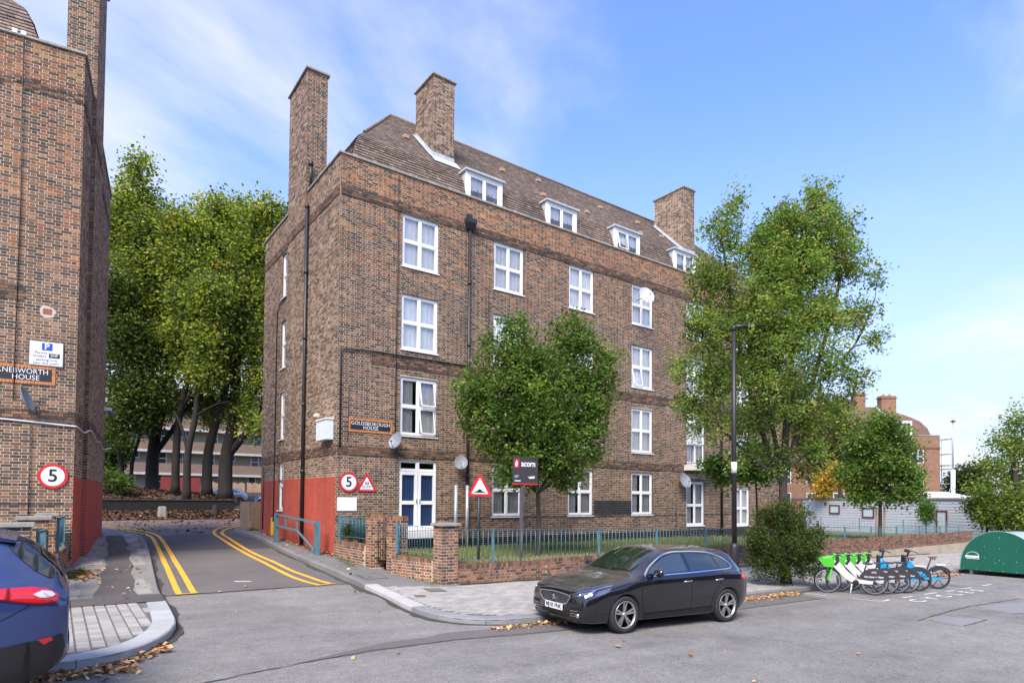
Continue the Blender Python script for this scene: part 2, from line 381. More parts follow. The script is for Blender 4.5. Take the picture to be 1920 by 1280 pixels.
def rows_cells(F, u0, u1, z0, z1, holes=(), zoff=0.0, fn=None, cells=None, soldier=False):
    """Flemish bond; fn(u, z) -> (projection, colour kind)"""
    cells = [] if cells is None else cells
    k0 = int(math.floor((z0 - zoff) / BH + .001)); k1 = int(math.ceil((z1 - zoff) / BH - .001))
    for k in range(k0, k1):
        za = max(zoff + k * BH, z0); zb = min(zoff + (k + 1) * BH - GAP, z1)
        if zb - za < .02: continue
        zm = (za + zb) / 2; blk = [(h[0], h[1]) for h in holes if h[2] < zm < h[3]]
        u = math.floor(u0 / .3375) * .3375 - .3375 + (.16875 if k % 2 else 0); i = 0
        while u < u1:
            wd = .215 if i % 2 == 0 else .1025
            a, b = max(u, u0), min(u + wd, u1)
            if b - a > .02:
                segs = [(a, b)]
                for h0, h1 in blk:
                    ns = []
                    for s0, s1 in segs:
                        if h1 <= s0 or h0 >= s1: ns.append((s0, s1)); continue
                        if h0 - s0 > .02: ns.append((s0, h0))
                        if s1 - h1 > .02: ns.append((h1, s1))
                    segs = ns
                for s0, s1 in segs:
                    d, kd = fn((s0 + s1) / 2, zm) if fn else (0, 'std')
                    cells.append((F, s0, s1, za, zb, d, bcol(kd)))
            u += wd + GAP; i += 1
    return cells
_BM = {}
def brick_mesh(w, h):
    k = (round(w, 2), round(h, 3))
    if k not in _BM:
        m = MB(); m.box((-k[0] / 2, -k[1] / 2, -.04), (k[0] / 2, k[1] / 2, 0)); _BM[k] = m.mesh('brick', M_brick1)
    return _BM[k]
def lay_bricks(cells, parent, single=300, singleparent=None, maxd=16.5, name='brickwork'):
    cells.sort(key=lambda c: (c[0].p((c[1] + c[2]) / 2, (c[3] + c[4]) / 2) - CP).length)
    n1 = 0
    if single:
        for c in cells[:single]:
            F, a, b, za, zb, d, col = c
            if a < -90: continue
            me = brick_mesh(b - a, zb - za)
            o = bpy.data.objects.new('brick', me); COL.objects.link(o); o.parent = singleparent or parent
            o.matrix_local = F.M((a + b) / 2, (za + zb) / 2, d + random.uniform(0, .003)); o.color = (*col, 1); n1 += 1
    rest = cells[single:]
    if rest:
        V = np.empty((len(rest) * 8, 3)); C = np.empty((len(rest), 3)); i = 0
        for (F, a, b, za, zb, d, col) in rest:
            dd = d + random.uniform(0, .0035); o = F.o; u = F.u; n = F.n
            for q, (uu, zz, de) in enumerate(((a, za, dd), (b, za, dd), (b, zb, dd), (a, zb, dd), (a, za, d - .014), (b, za, d - .014), (b, zb, d - .014), (a, zb, d - .014))):
                V[i * 8 + q] = (o.x + u.x * uu + n.x * de, o.y + u.y * uu + n.y * de, o.z + zz)
            C[i] = col; i += 1
        return np_mesh(name, V, 8, [(0, 1, 2, 3), (0, 4, 5, 1), (1, 5, 6, 2), (2, 6, 7, 3), (3, 7, 4, 0)], C, M_brick, parent)
def world_kids(root):
    """the parts above were written in world coordinates: keep them there under the root"""
    bpy.context.view_layer.update(); Mi = root.matrix_world.inverted()
    for c in root.children: c.matrix_parent_inverse = Mi
    return root

def mortar_sheet(mb, F, u0, u1, z0, z1, holes=(), d=-.003, col=(.57, .465, .325), reveal=.11):
    us = sorted({u0, u1} | {x for h in holes for x in h[:2] if u0 < x < u1}); zs = sorted({z0, z1} | {x for h in holes for x in h[2:4] if z0 < x < z1})
    for a, b in zip(us, us[1:]):
        for c, e in zip(zs, zs[1:]):
            um, zm = (a + b) / 2, (c + e) / 2
            if any(h[0] < um < h[1] and h[2] < zm < h[3] for h in holes): continue
            mb.quad(F.p(a, c, d), F.p(b, c, d), F.p(b, e, d), F.p(a, e, d), col)
    rc = (.13, .085, .06)
    for h in holes:
        a, b, c, e = h[:4]
        for q in (((a, c), (b, c)), ((b, c), (b, e)), ((b, e), (a, e)), ((a, e), (a, c))):
            (ua, za), (ub, zb) = q
            mb.quad(F.p(ua, za, d), F.p(ub, zb, d), F.p(ub, zb, d - reveal), F.p(ua, za, d - reveal), rc)

def window(parent, F, a, b, c, e, cols=2, rows=2, split=.5, curtain='net', opened=(), sill=True, name='window', d=-.055, fr=.095, label=None, fan=False, bars=.095, room=True):
    """a frame (the part) with its panes, sill and curtain as sub-parts"""
    mb = MB(); dep = .07
    def bx(u0, u1, z0, z1, k0=0, k1=0): mb.fbox(F, u0, u1, z0, z1, d - dep + k0, d + k1)
    bx(a, a + fr, c, e); bx(b - fr, b, c, e); bx(a + fr, b - fr, c, c + fr); bx(a + fr, b - fr, e - fr, e)
    us = [a + fr]; step = (b - a - 2 * fr) / cols; cells = []
    xs = [a + fr + step * i for i in range(cols + 1)]
    zs = [c + fr, e - fr] if rows == 1 else [c + fr, c + (e - c) * split, e - fr] if rows == 2 else [c + fr, c + (e - c) * .42, c + (e - c) * .86, e - fr]
    for i in range(1, cols): bx(xs[i] - bars / 2, xs[i] + bars / 2, c + fr, e - fr, 0, .004)
    for j in range(1, rows): bx(a + fr, b - fr, zs[j] - bars / 2, zs[j] + bars / 2, 0, .002)
    # inner casement lip
    for i in range(cols):
        for j in range(rows):
            x0 = xs[i] + (bars / 2 if i else 0); x1 = xs[i + 1] - (bars / 2 if i < cols - 1 else 0)
            z0 = zs[j] + (bars / 2 if j else 0); z1 = zs[j + 1] - (bars / 2 if j < rows - 1 else 0)
            cells.append((x0, x1, z0, z1, i, j))
            t = .022
            if (i, j) not in opened:
                for q in ((x0, x0 + t, z0, z1), (x1 - t, x1, z0, z1), (x0 + t, x1 - t, z0, z0 + t), (x0 + t, x1 - t, z1 - t, z1)): mb.fbox(F, *q, d - .045, d - .012)
    o = mb.build(name, [M_white], parent)
    if label: o['label'] = label
    for (x0, x1, z0, z1, i, j) in cells:
        pb = MB()
        if (i, j) in opened:      # tilted casement
            t = .03; dz = z1 - z0; dd = .16
            P = lambda u, z, k=0: F.p(u, z, d - .01 - k + (dd * (z1 - z) / dz))
            pb.add([P(x0, z0), P(x1, z0), P(x1, z1), P(x0, z1)], [(0, 1, 2, 3)], mi=0)
            for q in ((x0, x0 + t, z0, z1), (x1 - t, x1, z0, z1), (x0, x1, z0, z0 + t), (x0, x1, z1 - t, z1)):
                vs = [P(q[0], q[2], -.01), P(q[1], q[2], -.01), P(q[1], q[3], -.01), P(q[0], q[3], -.01), P(q[0], q[2], .03), P(q[1], q[2], .03), P(q[1], q[3], .03), P(q[0], q[3], .03)]
                pb.add(vs, [(0, 1, 2, 3), (4, 7, 6, 5), (0, 4, 5, 1), (1, 5, 6, 2), (2, 6, 7, 3), (3, 7, 4, 0)], mi=1)
            pb.build('pane', [M_glass, M_white], o, recalc=False)
        else:
            pb.quad(F.p(x0, z0, d - .03), F.p(x1, z0, d - .03), F.p(x1, z1, d - .03), F.p(x0, z1, d - .03)); pb.build('pane', [M_glass], o, recalc=False)
    if sill:
        sb = MB(); sb.fbox(F, a - .03, b + .03, c - .035, c - .002, d - .05, .045); sb.build('sill', [M_white if name != 'vent' else M_cream], o)
    cm = {'net': M_net, 'grey': M_cur, 'blue': M_blue}.get(curtain)
    if cm:
        cb = MB(); n = 46; rngs = [(a + .02, b - .02)] if curtain != 'grey' else [(a + .02, a + (b - a) * random.uniform(.34, .44)), (a + (b - a) * random.uniform(.56, .68), b - .02)]
        for (x0, x1) in rngs:
            vs = []
            for i in range(n + 1):
                u = x0 + (x1 - x0) * i / n; q = math.sin(i * 1.15) * .012 + math.sin(i * .37 + x0) * .012
                vs += [F.p(u, c, d - .105 + q), F.p(u, e, d - .105 + q * .6)]
            cb.add(vs, [(2 * i, 2 * i + 2, 2 * i + 3, 2 * i + 1) for i in range(n)], smooth=True)
        cb.build('curtain', [cm], o, recalc=False)
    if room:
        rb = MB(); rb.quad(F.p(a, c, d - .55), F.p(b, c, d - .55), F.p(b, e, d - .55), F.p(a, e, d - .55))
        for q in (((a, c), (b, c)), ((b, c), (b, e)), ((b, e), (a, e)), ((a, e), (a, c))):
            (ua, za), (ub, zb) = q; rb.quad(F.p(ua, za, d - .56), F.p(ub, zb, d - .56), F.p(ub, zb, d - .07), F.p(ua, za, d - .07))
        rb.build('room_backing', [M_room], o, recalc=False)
    return o

def tiles(facets, parent, name='roof_tiles', gauge=.115, wd=.17, mirror=False):
    """facets: (A, B, D, C) bottom-left, bottom-right, top-right, top-left"""
    V = []; C = []
    for (A, B, D, Cc) in facets:
        A, B, D, Cc = map(Vector, (A, B, D, Cc))
        nrows = max(1, int(((Cc - A).length) / gauge)); nn = (B - A).cross(Cc - A).normalized()
        if nn.z < 0: nn = -nn
        for k in range(nrows):
            t0, t1 = k / nrows, min(1.0, (k + 1.25) / nrows)
            l0, r0 = A.lerp(Cc, t0), B.lerp(D, t0); l1, r1 = A.lerp(Cc, t1), B.lerp(D, t1)
            Ln = (r0 - l0).length; m = max(1, int(Ln / wd)); off = .5 if k % 2 else 0
            for i in range(-1 if off else 0, m):
                a = max(0, (i + off) / m); b = min(1, (i + off + .955) / m)
                if b - a < .1 / m: continue
                steep = abs(nn.z) < .55; lift = (.034 if steep else .014) + random.uniform(-.003, .004)
                p0, p1, p2, p3 = l0.lerp(r0, a) + nn * lift, l0.lerp(r0, b) + nn * lift, l1.lerp(r1, b) + nn * .004, l1.lerp(r1, a) + nn * .004
                V += [p0, p1, p2, p3, p0 - nn * (.026 if steep else .012), p1 - nn * (.026 if steep else .012)]
                j = random.uniform(.72, 1.25); q = random.random()
                c = (.165, .120, .090) if q < .6 else (.13, .097, .076) if q < .85 else (.22, .16, .118)
                C.append((c[0] * j, c[1] * j, c[2] * j))
    V = np.array([tuple(v) for v in V])
    return np_mesh(name, V, 6, [(0, 1, 2, 3), (4, 5, 1, 0)], np.array(C), M_tile, parent)

def stack(parent, P, x0, x1, y0, y1, z0, z1, seed, cap=.07, kind='pale', breast=None):
    """a free-standing brick chimney stack; P(x, y, z) maps building axes to the world"""
    ex = (P(1, 0, 0) - P(0, 0, 0)); ey = (P(0, 1, 0) - P(0, 0, 0))
    mb = MB(); col = (.64, .53, .38)
    frs = [(Frame(P(0, y0, 0), ex, -ey), x0, x1), (Frame(P(x0, 0, 0), ey, -ex), y0, y1), (Frame(P(x1, 0, 0), ey, ex), y0, y1), (Frame(P(0, y1, 0), ex, ey), x0, x1)]
    for F, a, b in frs: mortar_sheet(mb, F, a, b, z0, z1, col=col)
    o = mb.build('chimney', [M_mortar], parent, attr=True, recalc=False)
    cells = []
    for i, (F, a, b) in enumerate(frs): rows_cells(F, a + .002, b - .002, z0, z1 - .01, cells=cells, fn=lambda u, z: (0, 'pale' if random.random() < .45 else 'std'))
    lay_bricks(cells, o, single=0)
    c = MB(); Q = [P(x0 - cap, y0 - cap, 0), P(x1 + cap, y0 - cap, 0), P(x1 + cap, y1 + cap, 0), P(x0 - cap, y1 + cap, 0)]
    vs = [(q.x, q.y, z) for z in (z1, z1 + .06) for q in Q]
    c.add(vs, [(0, 3, 2, 1), (4, 5, 6, 7), (0, 1, 5, 4), (1, 2, 6, 5), (2, 3, 7, 6), (3, 0, 4, 7)])
    c.build('chimney_cap', [M_stone], o)
    return o

def pipe_vertical(parent, F, u, z0, z1, d=.09, r=.055, name='downpipe', m=None, collars=()):
    mb = MB(); mb.tube([F.p(u, z0, d), F.p(u, z1, d)], r, 10)
    for z in collars: mb.tube([F.p(u, z - .06, d), F.p(u, z + .06, d)], r * 1.28, 10)
    return mb.build(name, [m or M_black], parent)

def estate_block(name, label, origin, fu, su, zo, flen, front_holes, side_holes, base_z, side_chim=(3.05, 5.1), single=300, roof=True, front_len_u0=0.0, frontfn=None, front_paint=None):
    root = empty(name, origin, 0, label, 'building'); root['worldkids'] = 1
    O = Vector(origin); O0 = Vector((O.x, O.y, 0)); fu = Vector(fu).normalized(); su = Vector(su).normalized()
    F = Frame((O.x, O.y, 0), fu, -su); G = Frame((O.x, O.y, 0), su, -fu)
    P = lambda x, y, z: O0 + fu * x + su * y + Vector((0, 0, z))
    SL = 8.57; top = 12.50 + zo; y0, y1 = side_chim
    mb = MB(); mc = (.64, .53, .37)
    mortar_sheet(mb, F, 0, flen, base_z - .5, top, front_holes, col=mc)
    red = 2.45 if not zo else 2.26
    for (a, b, d) in ((0, y0, 0), (y0, y1, .10), (y1, SL, 0)):
        hh = [h for h in side_holes if a <= h[0] < b]
        mortar_sheet(mb, G, a, b, base_z - .5, red, [(h[0], h[1], max(h[2], base_z - .5), min(h[3], red)) for h in hh if h[2] < red], d=d - .003, col=(.42, .078, .048))
        mortar_sheet(mb, G, a, b, red, top if a != y0 else 16.85 + zo, [(h[0], h[1], max(h[2], red), h[3]) for h in hh if h[3] > red], d=d - .003, col=(.62, .51, .35))
    for y, z1_ in ((y0, 16.85 + zo), (y1, 16.85 + zo)):      # cheeks of the projecting chimney breast
        mb.quad(P(-.089, y, base_z - .5), P(0, y, base_z - .5), P(0, y, z1_), P(-.089, y, z1_), (.36, .28, .2))
    # back and far end so that the block is closed
    mb.quad(P(0, SL, base_z - .5), P(flen, SL, base_z - .5), P(flen, SL, top), P(0, SL, top), (.12, .08, .06))
    mb.quad(P(flen, 0, base_z - .5), P(flen, SL, base_z - .5), P(flen, SL, top), P(flen, 0, top), (.14, .09, .065))
    # back side of the parapet and the flat gutter behind it
    for a, b in ((P(.24, .24, 0), P(flen, .24, 0)), (P(.24, .24, 0), P(.24, SL - .24, 0))):
        mb.add([(a.x, a.y, top - .7), (b.x, b.y, top - .7), (b.x, b.y, top), (a.x, a.y, top)], [(0, 1, 2, 3)], (.2, .14, .1))
    g = [P(.1, .1, top - .45), P(flen - .1, .1, top - .45), P(flen - .1, SL - .1, top - .45), P(.1, SL - .1, top - .45)]
    mb.add(g, [(0, 1, 2, 3)], (.25, .25, .25))
    wall = mb.build('wall', [M_mortar], root, attr=True, recalc=False)
    cells = []
    def ff(u, z):
        z -= zo
        if frontfn:
            r = frontfn(u, z)
            if r: return r
        if z < .42: return (.014, 'black')
        if 1.11 < z < 1.19: return (.012, 'band')
        if 3.13 < z < 3.47: return (.028, 'band' if z > 3.39 or z < 3.2 else 'std')
        if 6.10 < z < 6.45: return (.022 if u > 1.05 else 0, 'band' if z > 6.37 or z < 6.17 else 'std')
        if 11.24 < z < 11.56: return (.034, 'band' if z > 11.45 or z < 11.31 or random.random() < .25 else 'std')
        if z > 11.5: return (0, 'red')
        if z > 9.0: return (0, 'red' if random.random() < .3 else 'std')
        return (0, 'std')
    def sf(u, z):
        if z < red: return (0, 'paint')
        z -= zo
        if 3.13 < z < 3.47 or 11.24 < z < 11.56: return (.026, 'std')
        return (0, 'pale' if random.random() < .62 else 'std')  # paler bricks: light falling on the side face is put into their colour
    def zmin(F_, a): return base_z - .12
    rows_cells(F, .0, flen, base_z - .12, top - .01, front_holes, zo, ff, cells)
    rows_cells(G, .0, y0, base_z - .12, top - .01, side_holes, zo, sf, cells)
    Gb = Frame(P(-.10, 0, 0), su, -fu)
    rows_cells(Gb, y0, y1, base_z - .12, 16.85 + zo, (), zo, sf, cells)
    rows_cells(G, y1, SL, base_z - .12, top - .01, side_holes, zo, sf, cells)
    Fc = Frame(P(0, y0, 0), fu, -su)
    rows_cells(Fc, -.098, -.004, base_z - .12, top + .05, (), zo, lambda u, z: (0, 'paint' if z < red else 'std'), cells)
    lay_bricks(cells, wall, single, wall)
    # coping
    cb = MB()
    def slab(x0_, x1_, ya, yb, z0_, z1_):
        vs = [tuple(P(x, y, z)) for z in (z0_, z1_) for (x, y) in ((x0_, ya), (x1_, ya), (x1_, yb), (x0_, yb))]
        cb.add(vs, [(0, 3, 2, 1), (4, 5, 6, 7), (0, 1, 5, 4), (1, 2, 6, 5), (2, 3, 7, 6), (3, 0, 4, 7)])
    slab(-.05, flen, -.05, .30, top, top + .055)
    slab(-.05, .30, .30, y0, top, top + .055); slab(-.05, .30, y1, SL + .05, top, top + .055)
    cb.build('coping', [M_stone], root)
    # the rest of the chimney above the breast
    mb = MB(); cc = (.64, .53, .38)
    Fr = Frame(P(.62, 0, 0), su, fu); Fk = Frame(P(0, y1, 0), fu, su)
    mortar_sheet(mb, Fc, -.10, .62, top - .6, 16.85 + zo, col=cc); mortar_sheet(mb, Fr, y0, y1, top - .6, 16.85 + zo, col=cc); mortar_sheet(mb, Fk, -.10, .62, top - .6, 16.85 + zo, col=cc)
    ch = mb.build('chimney', [M_mortar], root, attr=True, recalc=False)
    cells = []; rows_cells(Fc, -.098, .618, top + .05, 16.84 + zo, cells=cells); rows_cells(Fr, y0, y1, top - .2, 16.84 + zo, cells=cells, fn=lambda u, z: (0, 'pale'))
    lay_bricks(cells, ch, 0)
    cp = MB(); vs = [tuple(P(x, y, z)) for z in (16.85 + zo, 16.91 + zo) for (x, y) in ((-.17, y0 - .07), (.69, y0 - .07), (.69, y1 + .07), (-.17, y1 + .07))]
    cp.add(vs, [(0, 3, 2, 1), (4, 5, 6, 7), (0, 1, 5, 4), (1, 2, 6, 5), (2, 3, 7, 6), (3, 0, 4, 7)]); cp.build('chimney_cap', [M_stone], ch)
    if roof:
        prof = [(.52, 12.35), (.60, 12.9), (.78, 13.45), (1.06, 13.95), (1.40, 14.28)]; facets = []; RX, RY, RZ = 3.6, 4.28, 17.18
        pts = [(y, y, z + zo) for y, z in prof]; pts[0] = (.52, .52, 12.35 + zo)
        hx = [.52, .60, .76, 1.02, 1.33]
        rb = MB()
        lv = [(hx[i], prof[i][0], prof[i][1] + zo) for i in range(5)] + [(RX, RY, RZ + zo)]
        for i in range(5):
            (xa, ya, za), (xb, yb, zb) = lv[i], lv[i + 1]
            facets.append((P(xa, ya, za), P(flen - xa, ya, za), P(flen - xb, yb, zb), P(xb, yb, zb)))
            facets.append((P(xa, SL - ya, za), P(xa, ya, za), P(xb, yb, zb), P(xb, SL - yb, zb)))
            rb.quad(P(xa, SL - ya, za), P(flen - xa, SL - ya, za), P(flen - xb, SL - yb, zb), P(xb, SL - yb, zb))
            rb.quad(P(flen - xa, SL - ya, za), P(flen - xa, ya, za), P(flen - xb, yb, zb), P(flen - xb, SL - yb, zb))
        for f in facets: rb.quad(*[v - Vector((0, 0, .012)) for v in f])
        # ridge and hip tiles
        rf = rb.build('roof', [mat('roof_underlay', (.05, .035, .03), .9)], root, recalc=False)
        tiles([tuple(v for v in f) for f in facets], rf)
        hb = MB(); hb.tube([P(RX, RY, RZ + zo + .01), P(flen - RX, RY, RZ + zo + .01)], .075, 8)
        hb.tube([P(*lv[4]) + Vector((0, 0, .03)), P(RX, RY, RZ + zo + .01)], .055, 8)
        hb.build('ridge_tiles', [mat('ridge_tile', (.17, .12, .085), .85, noise=[(2, .25), (30, .2)], stain=(1.7, .52, (.25, .23, .09), .7))], rf)
    return root, wall, F, G, P

# ---------------- the main block (right of the side road)
ZC = [(9.46, 11.22), (6.70, 8.55), (3.86, 5.81)]
cols = [2.13, 5.80, 9.45, 13.09, 16.82, 20.55]
FH = []
for ci, c in enumerate(cols):
    for (a, b) in ZC: FH.append((c, c + 1.37, a if not (ci == 4 and a == 3.86) else 3.50, b))
for c in cols[1:4]: FH.append((c, c + 1.37, 1.16, 3.01))
FH.append((2.13, 3.52, .72, 3.06)); FH.append((16.82, 18.16, .62, 2.70)); FH.append((20.6, 21.9, .55, 2.45))
SH = [(5.33, 6.08, a, b) for a, b in ((9.46, 11.18), (6.72, 8.57), (4.0, 5.82), (1.30, 3.11))]
def gfront(u, z):
    if 10.86 < u < 13.06 and 1.16 < z < 1.83: return (.010, 'black')
    return None
gh, gwall, GF, GG, GP = estate_block('apartment_block', 'large brown brick block with white windows and tiled roof, right of the side road', (0, 0, 0), (1, 0, 0), (0, 1, 0), 0, 24.6, FH, SH, 0.0, frontfn=gfront)
opens = {(0, 2): ((1, 0), (1, 1)), (1, 1): ((0, 1),), (3, 1): ((0, 0),)}
for ci, c in enumerate(cols):
    for ri, (a, b) in enumerate(ZC):
        if ci == 4 and ri == 2: window(gh, GF, c, c + 1.37, 3.50, b, 2, 3, curtain='net', opened=((0, 1),), name='balcony_door', label='white balcony door with an open fanlight'); continue
        window(gh, GF, c, c + 1.37, a, b, 2, 2, curtain='grey' if (ci, ri) == (0, 2) else 'net', opened=opens.get((ci, ri), ()), label='white window with a casement tilted open' if (ci, ri) in opens else None)
for c in cols[1:4]: window(gh, GF, c, c + 1.37, 1.16, 3.01, 2, 2, split=.52, curtain='grey')
window(gh, GF, 16.82, 18.16, .62, 2.70, 2, 2, split=.46, curtain='grey', name='french_window')
window(gh, GF, 20.6, 21.9, .55, 2.45, 2, 2, split=.46, curtain='net', name='french_window')
for (a, b, c, e) in SH: window(gh, GG, a, b, c, e, 1, 2, split=.52, curtain='net' if c > 2 else 'grey')
# double door with two fanlights
mb = MB(); a, b, c, e = 2.13, 3.52, .72, 3.06
d_ = window(gh, GF, a, b, 2.70, e, 2, 1, curtain=None, sill=False, name='fanlight', fr=.06)
for i in range(2):
    u0 = a + i * (b - a) / 2; u1 = u0 + (b - a) / 2
    lb = MB(); t = .115
    for q in ((u0 + .01, u0 + t, c, 2.69), (u1 - t, u1 - .01, c, 2.69), (u0 + t, u1 - t, c, c + .16), (u0 + t, u1 - t, 2.69 - t, 2.69), (u0 + t, u1 - t, 1.60, 1.72)): lb.fbox(GF, *q, -.11, -.03)
    lf = lb.build('door', [M_white], gh)
    for (z0, z1) in ((c + .16, 1.60), (1.72, 2.575)):
        pb = MB(); pb.quad(GF.p(u0 + t, z0, -.07), GF.p(u1 - t, z0, -.07), GF.p(u1 - t, z1, -.07), GF.p(u0 + t, z1, -.07)); pb.build('pane', [M_glass], lf, recalc=False)
    hb = MB(); hb.fbox(GF, u0 + (.05 if i else (b - a) / 2 - .07), u0 + (.075 if i else (b - a) / 2 - .045), 1.66, 1.78, -.028, .01); hb.build('handle', [M_chrome], lf)
    cb = MB(); n = 40; vs = []
    for k in range(n + 1):
        u = u0 + (u1 - u0) * k / n; q = math.sin(k * 1.1 + i) * .018; vs += [GF.p(u, c, -.118 + q), GF.p(u, 2.69, -.118 + q)]
    cb.add(vs, [(2 * k, 2 * k + 2, 2 * k + 3, 2 * k + 1) for k in range(n)], smooth=True); cb.build('curtain', [M_blue], lf, recalc=False)
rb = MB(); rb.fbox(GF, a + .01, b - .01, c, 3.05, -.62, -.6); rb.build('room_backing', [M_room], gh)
sb = MB(); sb.fbox(GF, 2.05, 3.6, .50, .71, -.05, .32); sb.build('door_step', [M_cream], gh)
# two opening vents above the far french window
for i in range(2):
    vb = MB(); u0 = 16.86 + i * .66
    for k in range(5): vb.fbox(GF, u0, u0 + .60, 2.84 + k * .05, 2.868 + k * .05, .0 + .10 * (4 - k) / 4, .03 + .10 * (4 - k) / 4)
    vb.build('vent_flap', [M_cream], gh)
# balcony
bb = MB(); bb.fbox(GF, 16.60, 18.75, 3.20, 3.46, .004, .72); bl = bb.build('balcony_slab', [M_cream], gh)
for u0, u1, d0, d1 in ((16.63, 18.72, .66, .66),):
    for z in (3.52, 4.36):
        q = MB(); q.tube([GF.p(16.66, z, .02), GF.p(16.66, z, .66), GF.p(18.69, z, .66), GF.p(18.69, z, .02)], .016, 6); q.build('handrail', [M_black], bl)
    k = 0
    for i in range(20):
        u = 16.66 + i * 2.03 / 19; q = MB(); q.tube([GF.p(u, 3.46, .66), GF.p(u, 4.36, .66)], .010, 5); q.build('baluster', [M_black], bl)
    for u in (16.66, 18.69):
        for i in range(1, 5):
            q = MB(); q.tube([GF.p(u, 3.46, .66 - i * .13), GF.p(u, 4.36, .66 - i * .13)], .010, 5); q.build('baluster', [M_black], bl)
# downpipes with hopper head
pipe_vertical(gh, GF, 4.70, .0, 11.3, collars=(.4, 2.6, 4.9, 7.2, 9.4))
hp = MB(); vs = [GF.p(u, z, d) for (z, k) in ((11.30, .6), (11.50, 1), (11.66, 1)) for (u, d) in ((4.70 - .19 * k, .0 + .012), (4.70 + .19 * k, .012), (4.70 + .19 * k, .26 * k), (4.70 - .19 * k, .26 * k))]
hp.add(vs, [(0, 3, 2, 1), (8, 9, 10, 11)] + [(i * 4 + k, i * 4 + (k + 1) % 4, (i + 1) * 4 + (k + 1) % 4, (i + 1) * 4 + k) for i in range(2) for k in range(4)])
hp.fbox(GF, 4.60, 4.80, 11.66, 11.86, .0, .10); hp.build('hopper_head', [M_black], gh)
pipe_vertical(gh, GF, 19.42, .0, 11.3, collars=(.4, 2.6, 4.9), r=.06)
pipe_vertical(gh, GG, 2.93, .1, 11.95, d=.085, r=.058, collars=(.5, 2.7, 5.0, 7.3, 9.6, 11.9))
q = MB(); q.tube([GP(.02, 2.9, 12.6), GP(.02, 2.9, 13.5)], .055, 8); q.tube([GP(.02, 2.9, 13.35), GP(.02, 2.9, 13.5)], .085, 8); q.build('soil_vent_pipe', [M_black], gh)
# thin cables clipped to the walls
for pts, r_ in (([GF.p(.10, 3.35, .05), GF.p(.09, 6.33, .05), GF.p(.16, 6.40, .05), GF.p(1.2, 6.47, .045), GF.p(4.62, 6.47, .045)], .024), ([GF.p(1.95, 3.5, .03), GF.p(1.96, 12.4, .03)], .012), ([GF.p(.35, 3.5, .03), GF.p(.36, 5.3, .03)], .012),
                ([GF.p(16.05, .5, .03), GF.p(16.05, 2.5, .03)], .012), ([GF.p(5.55, 9.3, .03), GF.p(5.56, 6.6, .03)], .010), ([GG.p(6.55, 1.0, .03), GG.p(6.55, 9.0, .03), GG.p(6.2, 9.3, .03), GG.p(5.4, 9.35, .03)], .018), ([GG.p(8.1, .5, .03), GG.p(8.1, 3.0, .03)], .02)):
    cb = MB(); cb.tube(pts, r_, 6); cb.build('cable', [M_cable], gh)
# stacks on the roof with their lead
for (x0, x1, y0, y1, z0, z1) in ((4.07, 4.98, 1.55, 2.95, 13.9, 17.55), (18.6, 19.45, 1.55, 3.5, 13.9, 17.8)):
    st = stack(gh, GP, x0, x1, y0, y1, z0, z1, 1)
    rz = lambda y: 14.28 + (y - 1.40) * (17.18 - 14.28) / (4.28 - 1.40)
    fb = MB()
    for xa, xb in ((x0 - .12, x0 - .004), (x1 + .004, x1 + .12)):
        fb.add([GP(xa, y0 - .1, rz(y0 - .1) + .06), GP(xb, y0 - .1, rz(y0 - .1) + .06), GP(xb, y1 + .05, rz(y1 + .05) + .06), GP(xa, y1 + .05, rz(y1 + .05) + .06)], [(0, 1, 2, 3)])
        xc = x0 - .006 if xa < x0 else x1 + .006
        fb.add([GP(xc, y0 - .02, rz(y0) + .03), GP(xc, y1, rz(y1) + .03), GP(xc, y1, rz(y1) + .2), GP(xc, y0 - .02, rz(y0) + .2)], [(0, 1, 2, 3)])
    fb.add([GP(x0 - .12, y0 - .38, rz(y0 - .38) + .07), GP(x1 + .12, y0 - .38, rz(y0 - .38) + .07), GP(x1 + .12, y0 - .01, rz(y0) + .08), GP(x0 - .12, y0 - .01, rz(y0) + .08)], [(0, 1, 2, 3)])
    fb.add([GP(x0 - .01, y0 - .012, rz(y0) + .05), GP(x1 + .01, y0 - .012, rz(y0) + .05), GP(x1 + .01, y0 - .012, rz(y0) + .22), GP(x0 - .01, y0 - .012, rz(y0) + .22)], [(0, 1, 2, 3)])
    fb.build('lead_flashing', [M_lead], st, recalc=False)
# lead box and upstand at the hip behind the parapet corner
lb = MB(); lb.box((.18, .5, 12.3), (.55, 2.4, 12.83)); lb.build('lead_gutter_box', [M_lead], gh)
# dormers
for i, x0 in enumerate((4.93, 8.74, 12.60, 16.62)):
    x1 = x0 + 1.62; zb, zt, yf = 12.72, 13.80, .56
    DF = Frame((0, yf, 0), (1, 0, 0), (0, -1, 0)); db = MB()
    yb = lambda z: .55 + max(0, (z - 12.6)) * .52
    for x in (x0, x1):
        db.add([(x, yf + .101, zb), (x, 1.45, zb), (x, 1.45, zt), (x, yf + .101, zt)], [(0, 1, 2, 3)], mi=1)
        xa = x - .012 if x == x0 else x + .012
    for q in ((x0, x0 + .13, zb, zt), (x1 - .13, x1, zb, zt), (x0 + .13, x1 - .13, zt - .09, zt), (x0 + .13, x1 - .13, zb, zb + .10)): db.fbox(DF, *q, -.10, 0)
    dm = db.build('dormer', [M_white, M_lead], gh, recalc=False)
    W = window(dm, DF, x0 + .13, x1 - .13, zb + .10, zt - .09, 2, 1, curtain='net', sill=False, d=-.01, fr=.06, bars=.1, room=True, opened=((0, 0),) if i == 2 else ())
    rb = MB(); rb.box((x0 - .07, yf - .09, zt + .002), (x1 + .07, 1.75, zt + .075)); rb.build('dormer_roof', [M_lead], dm)
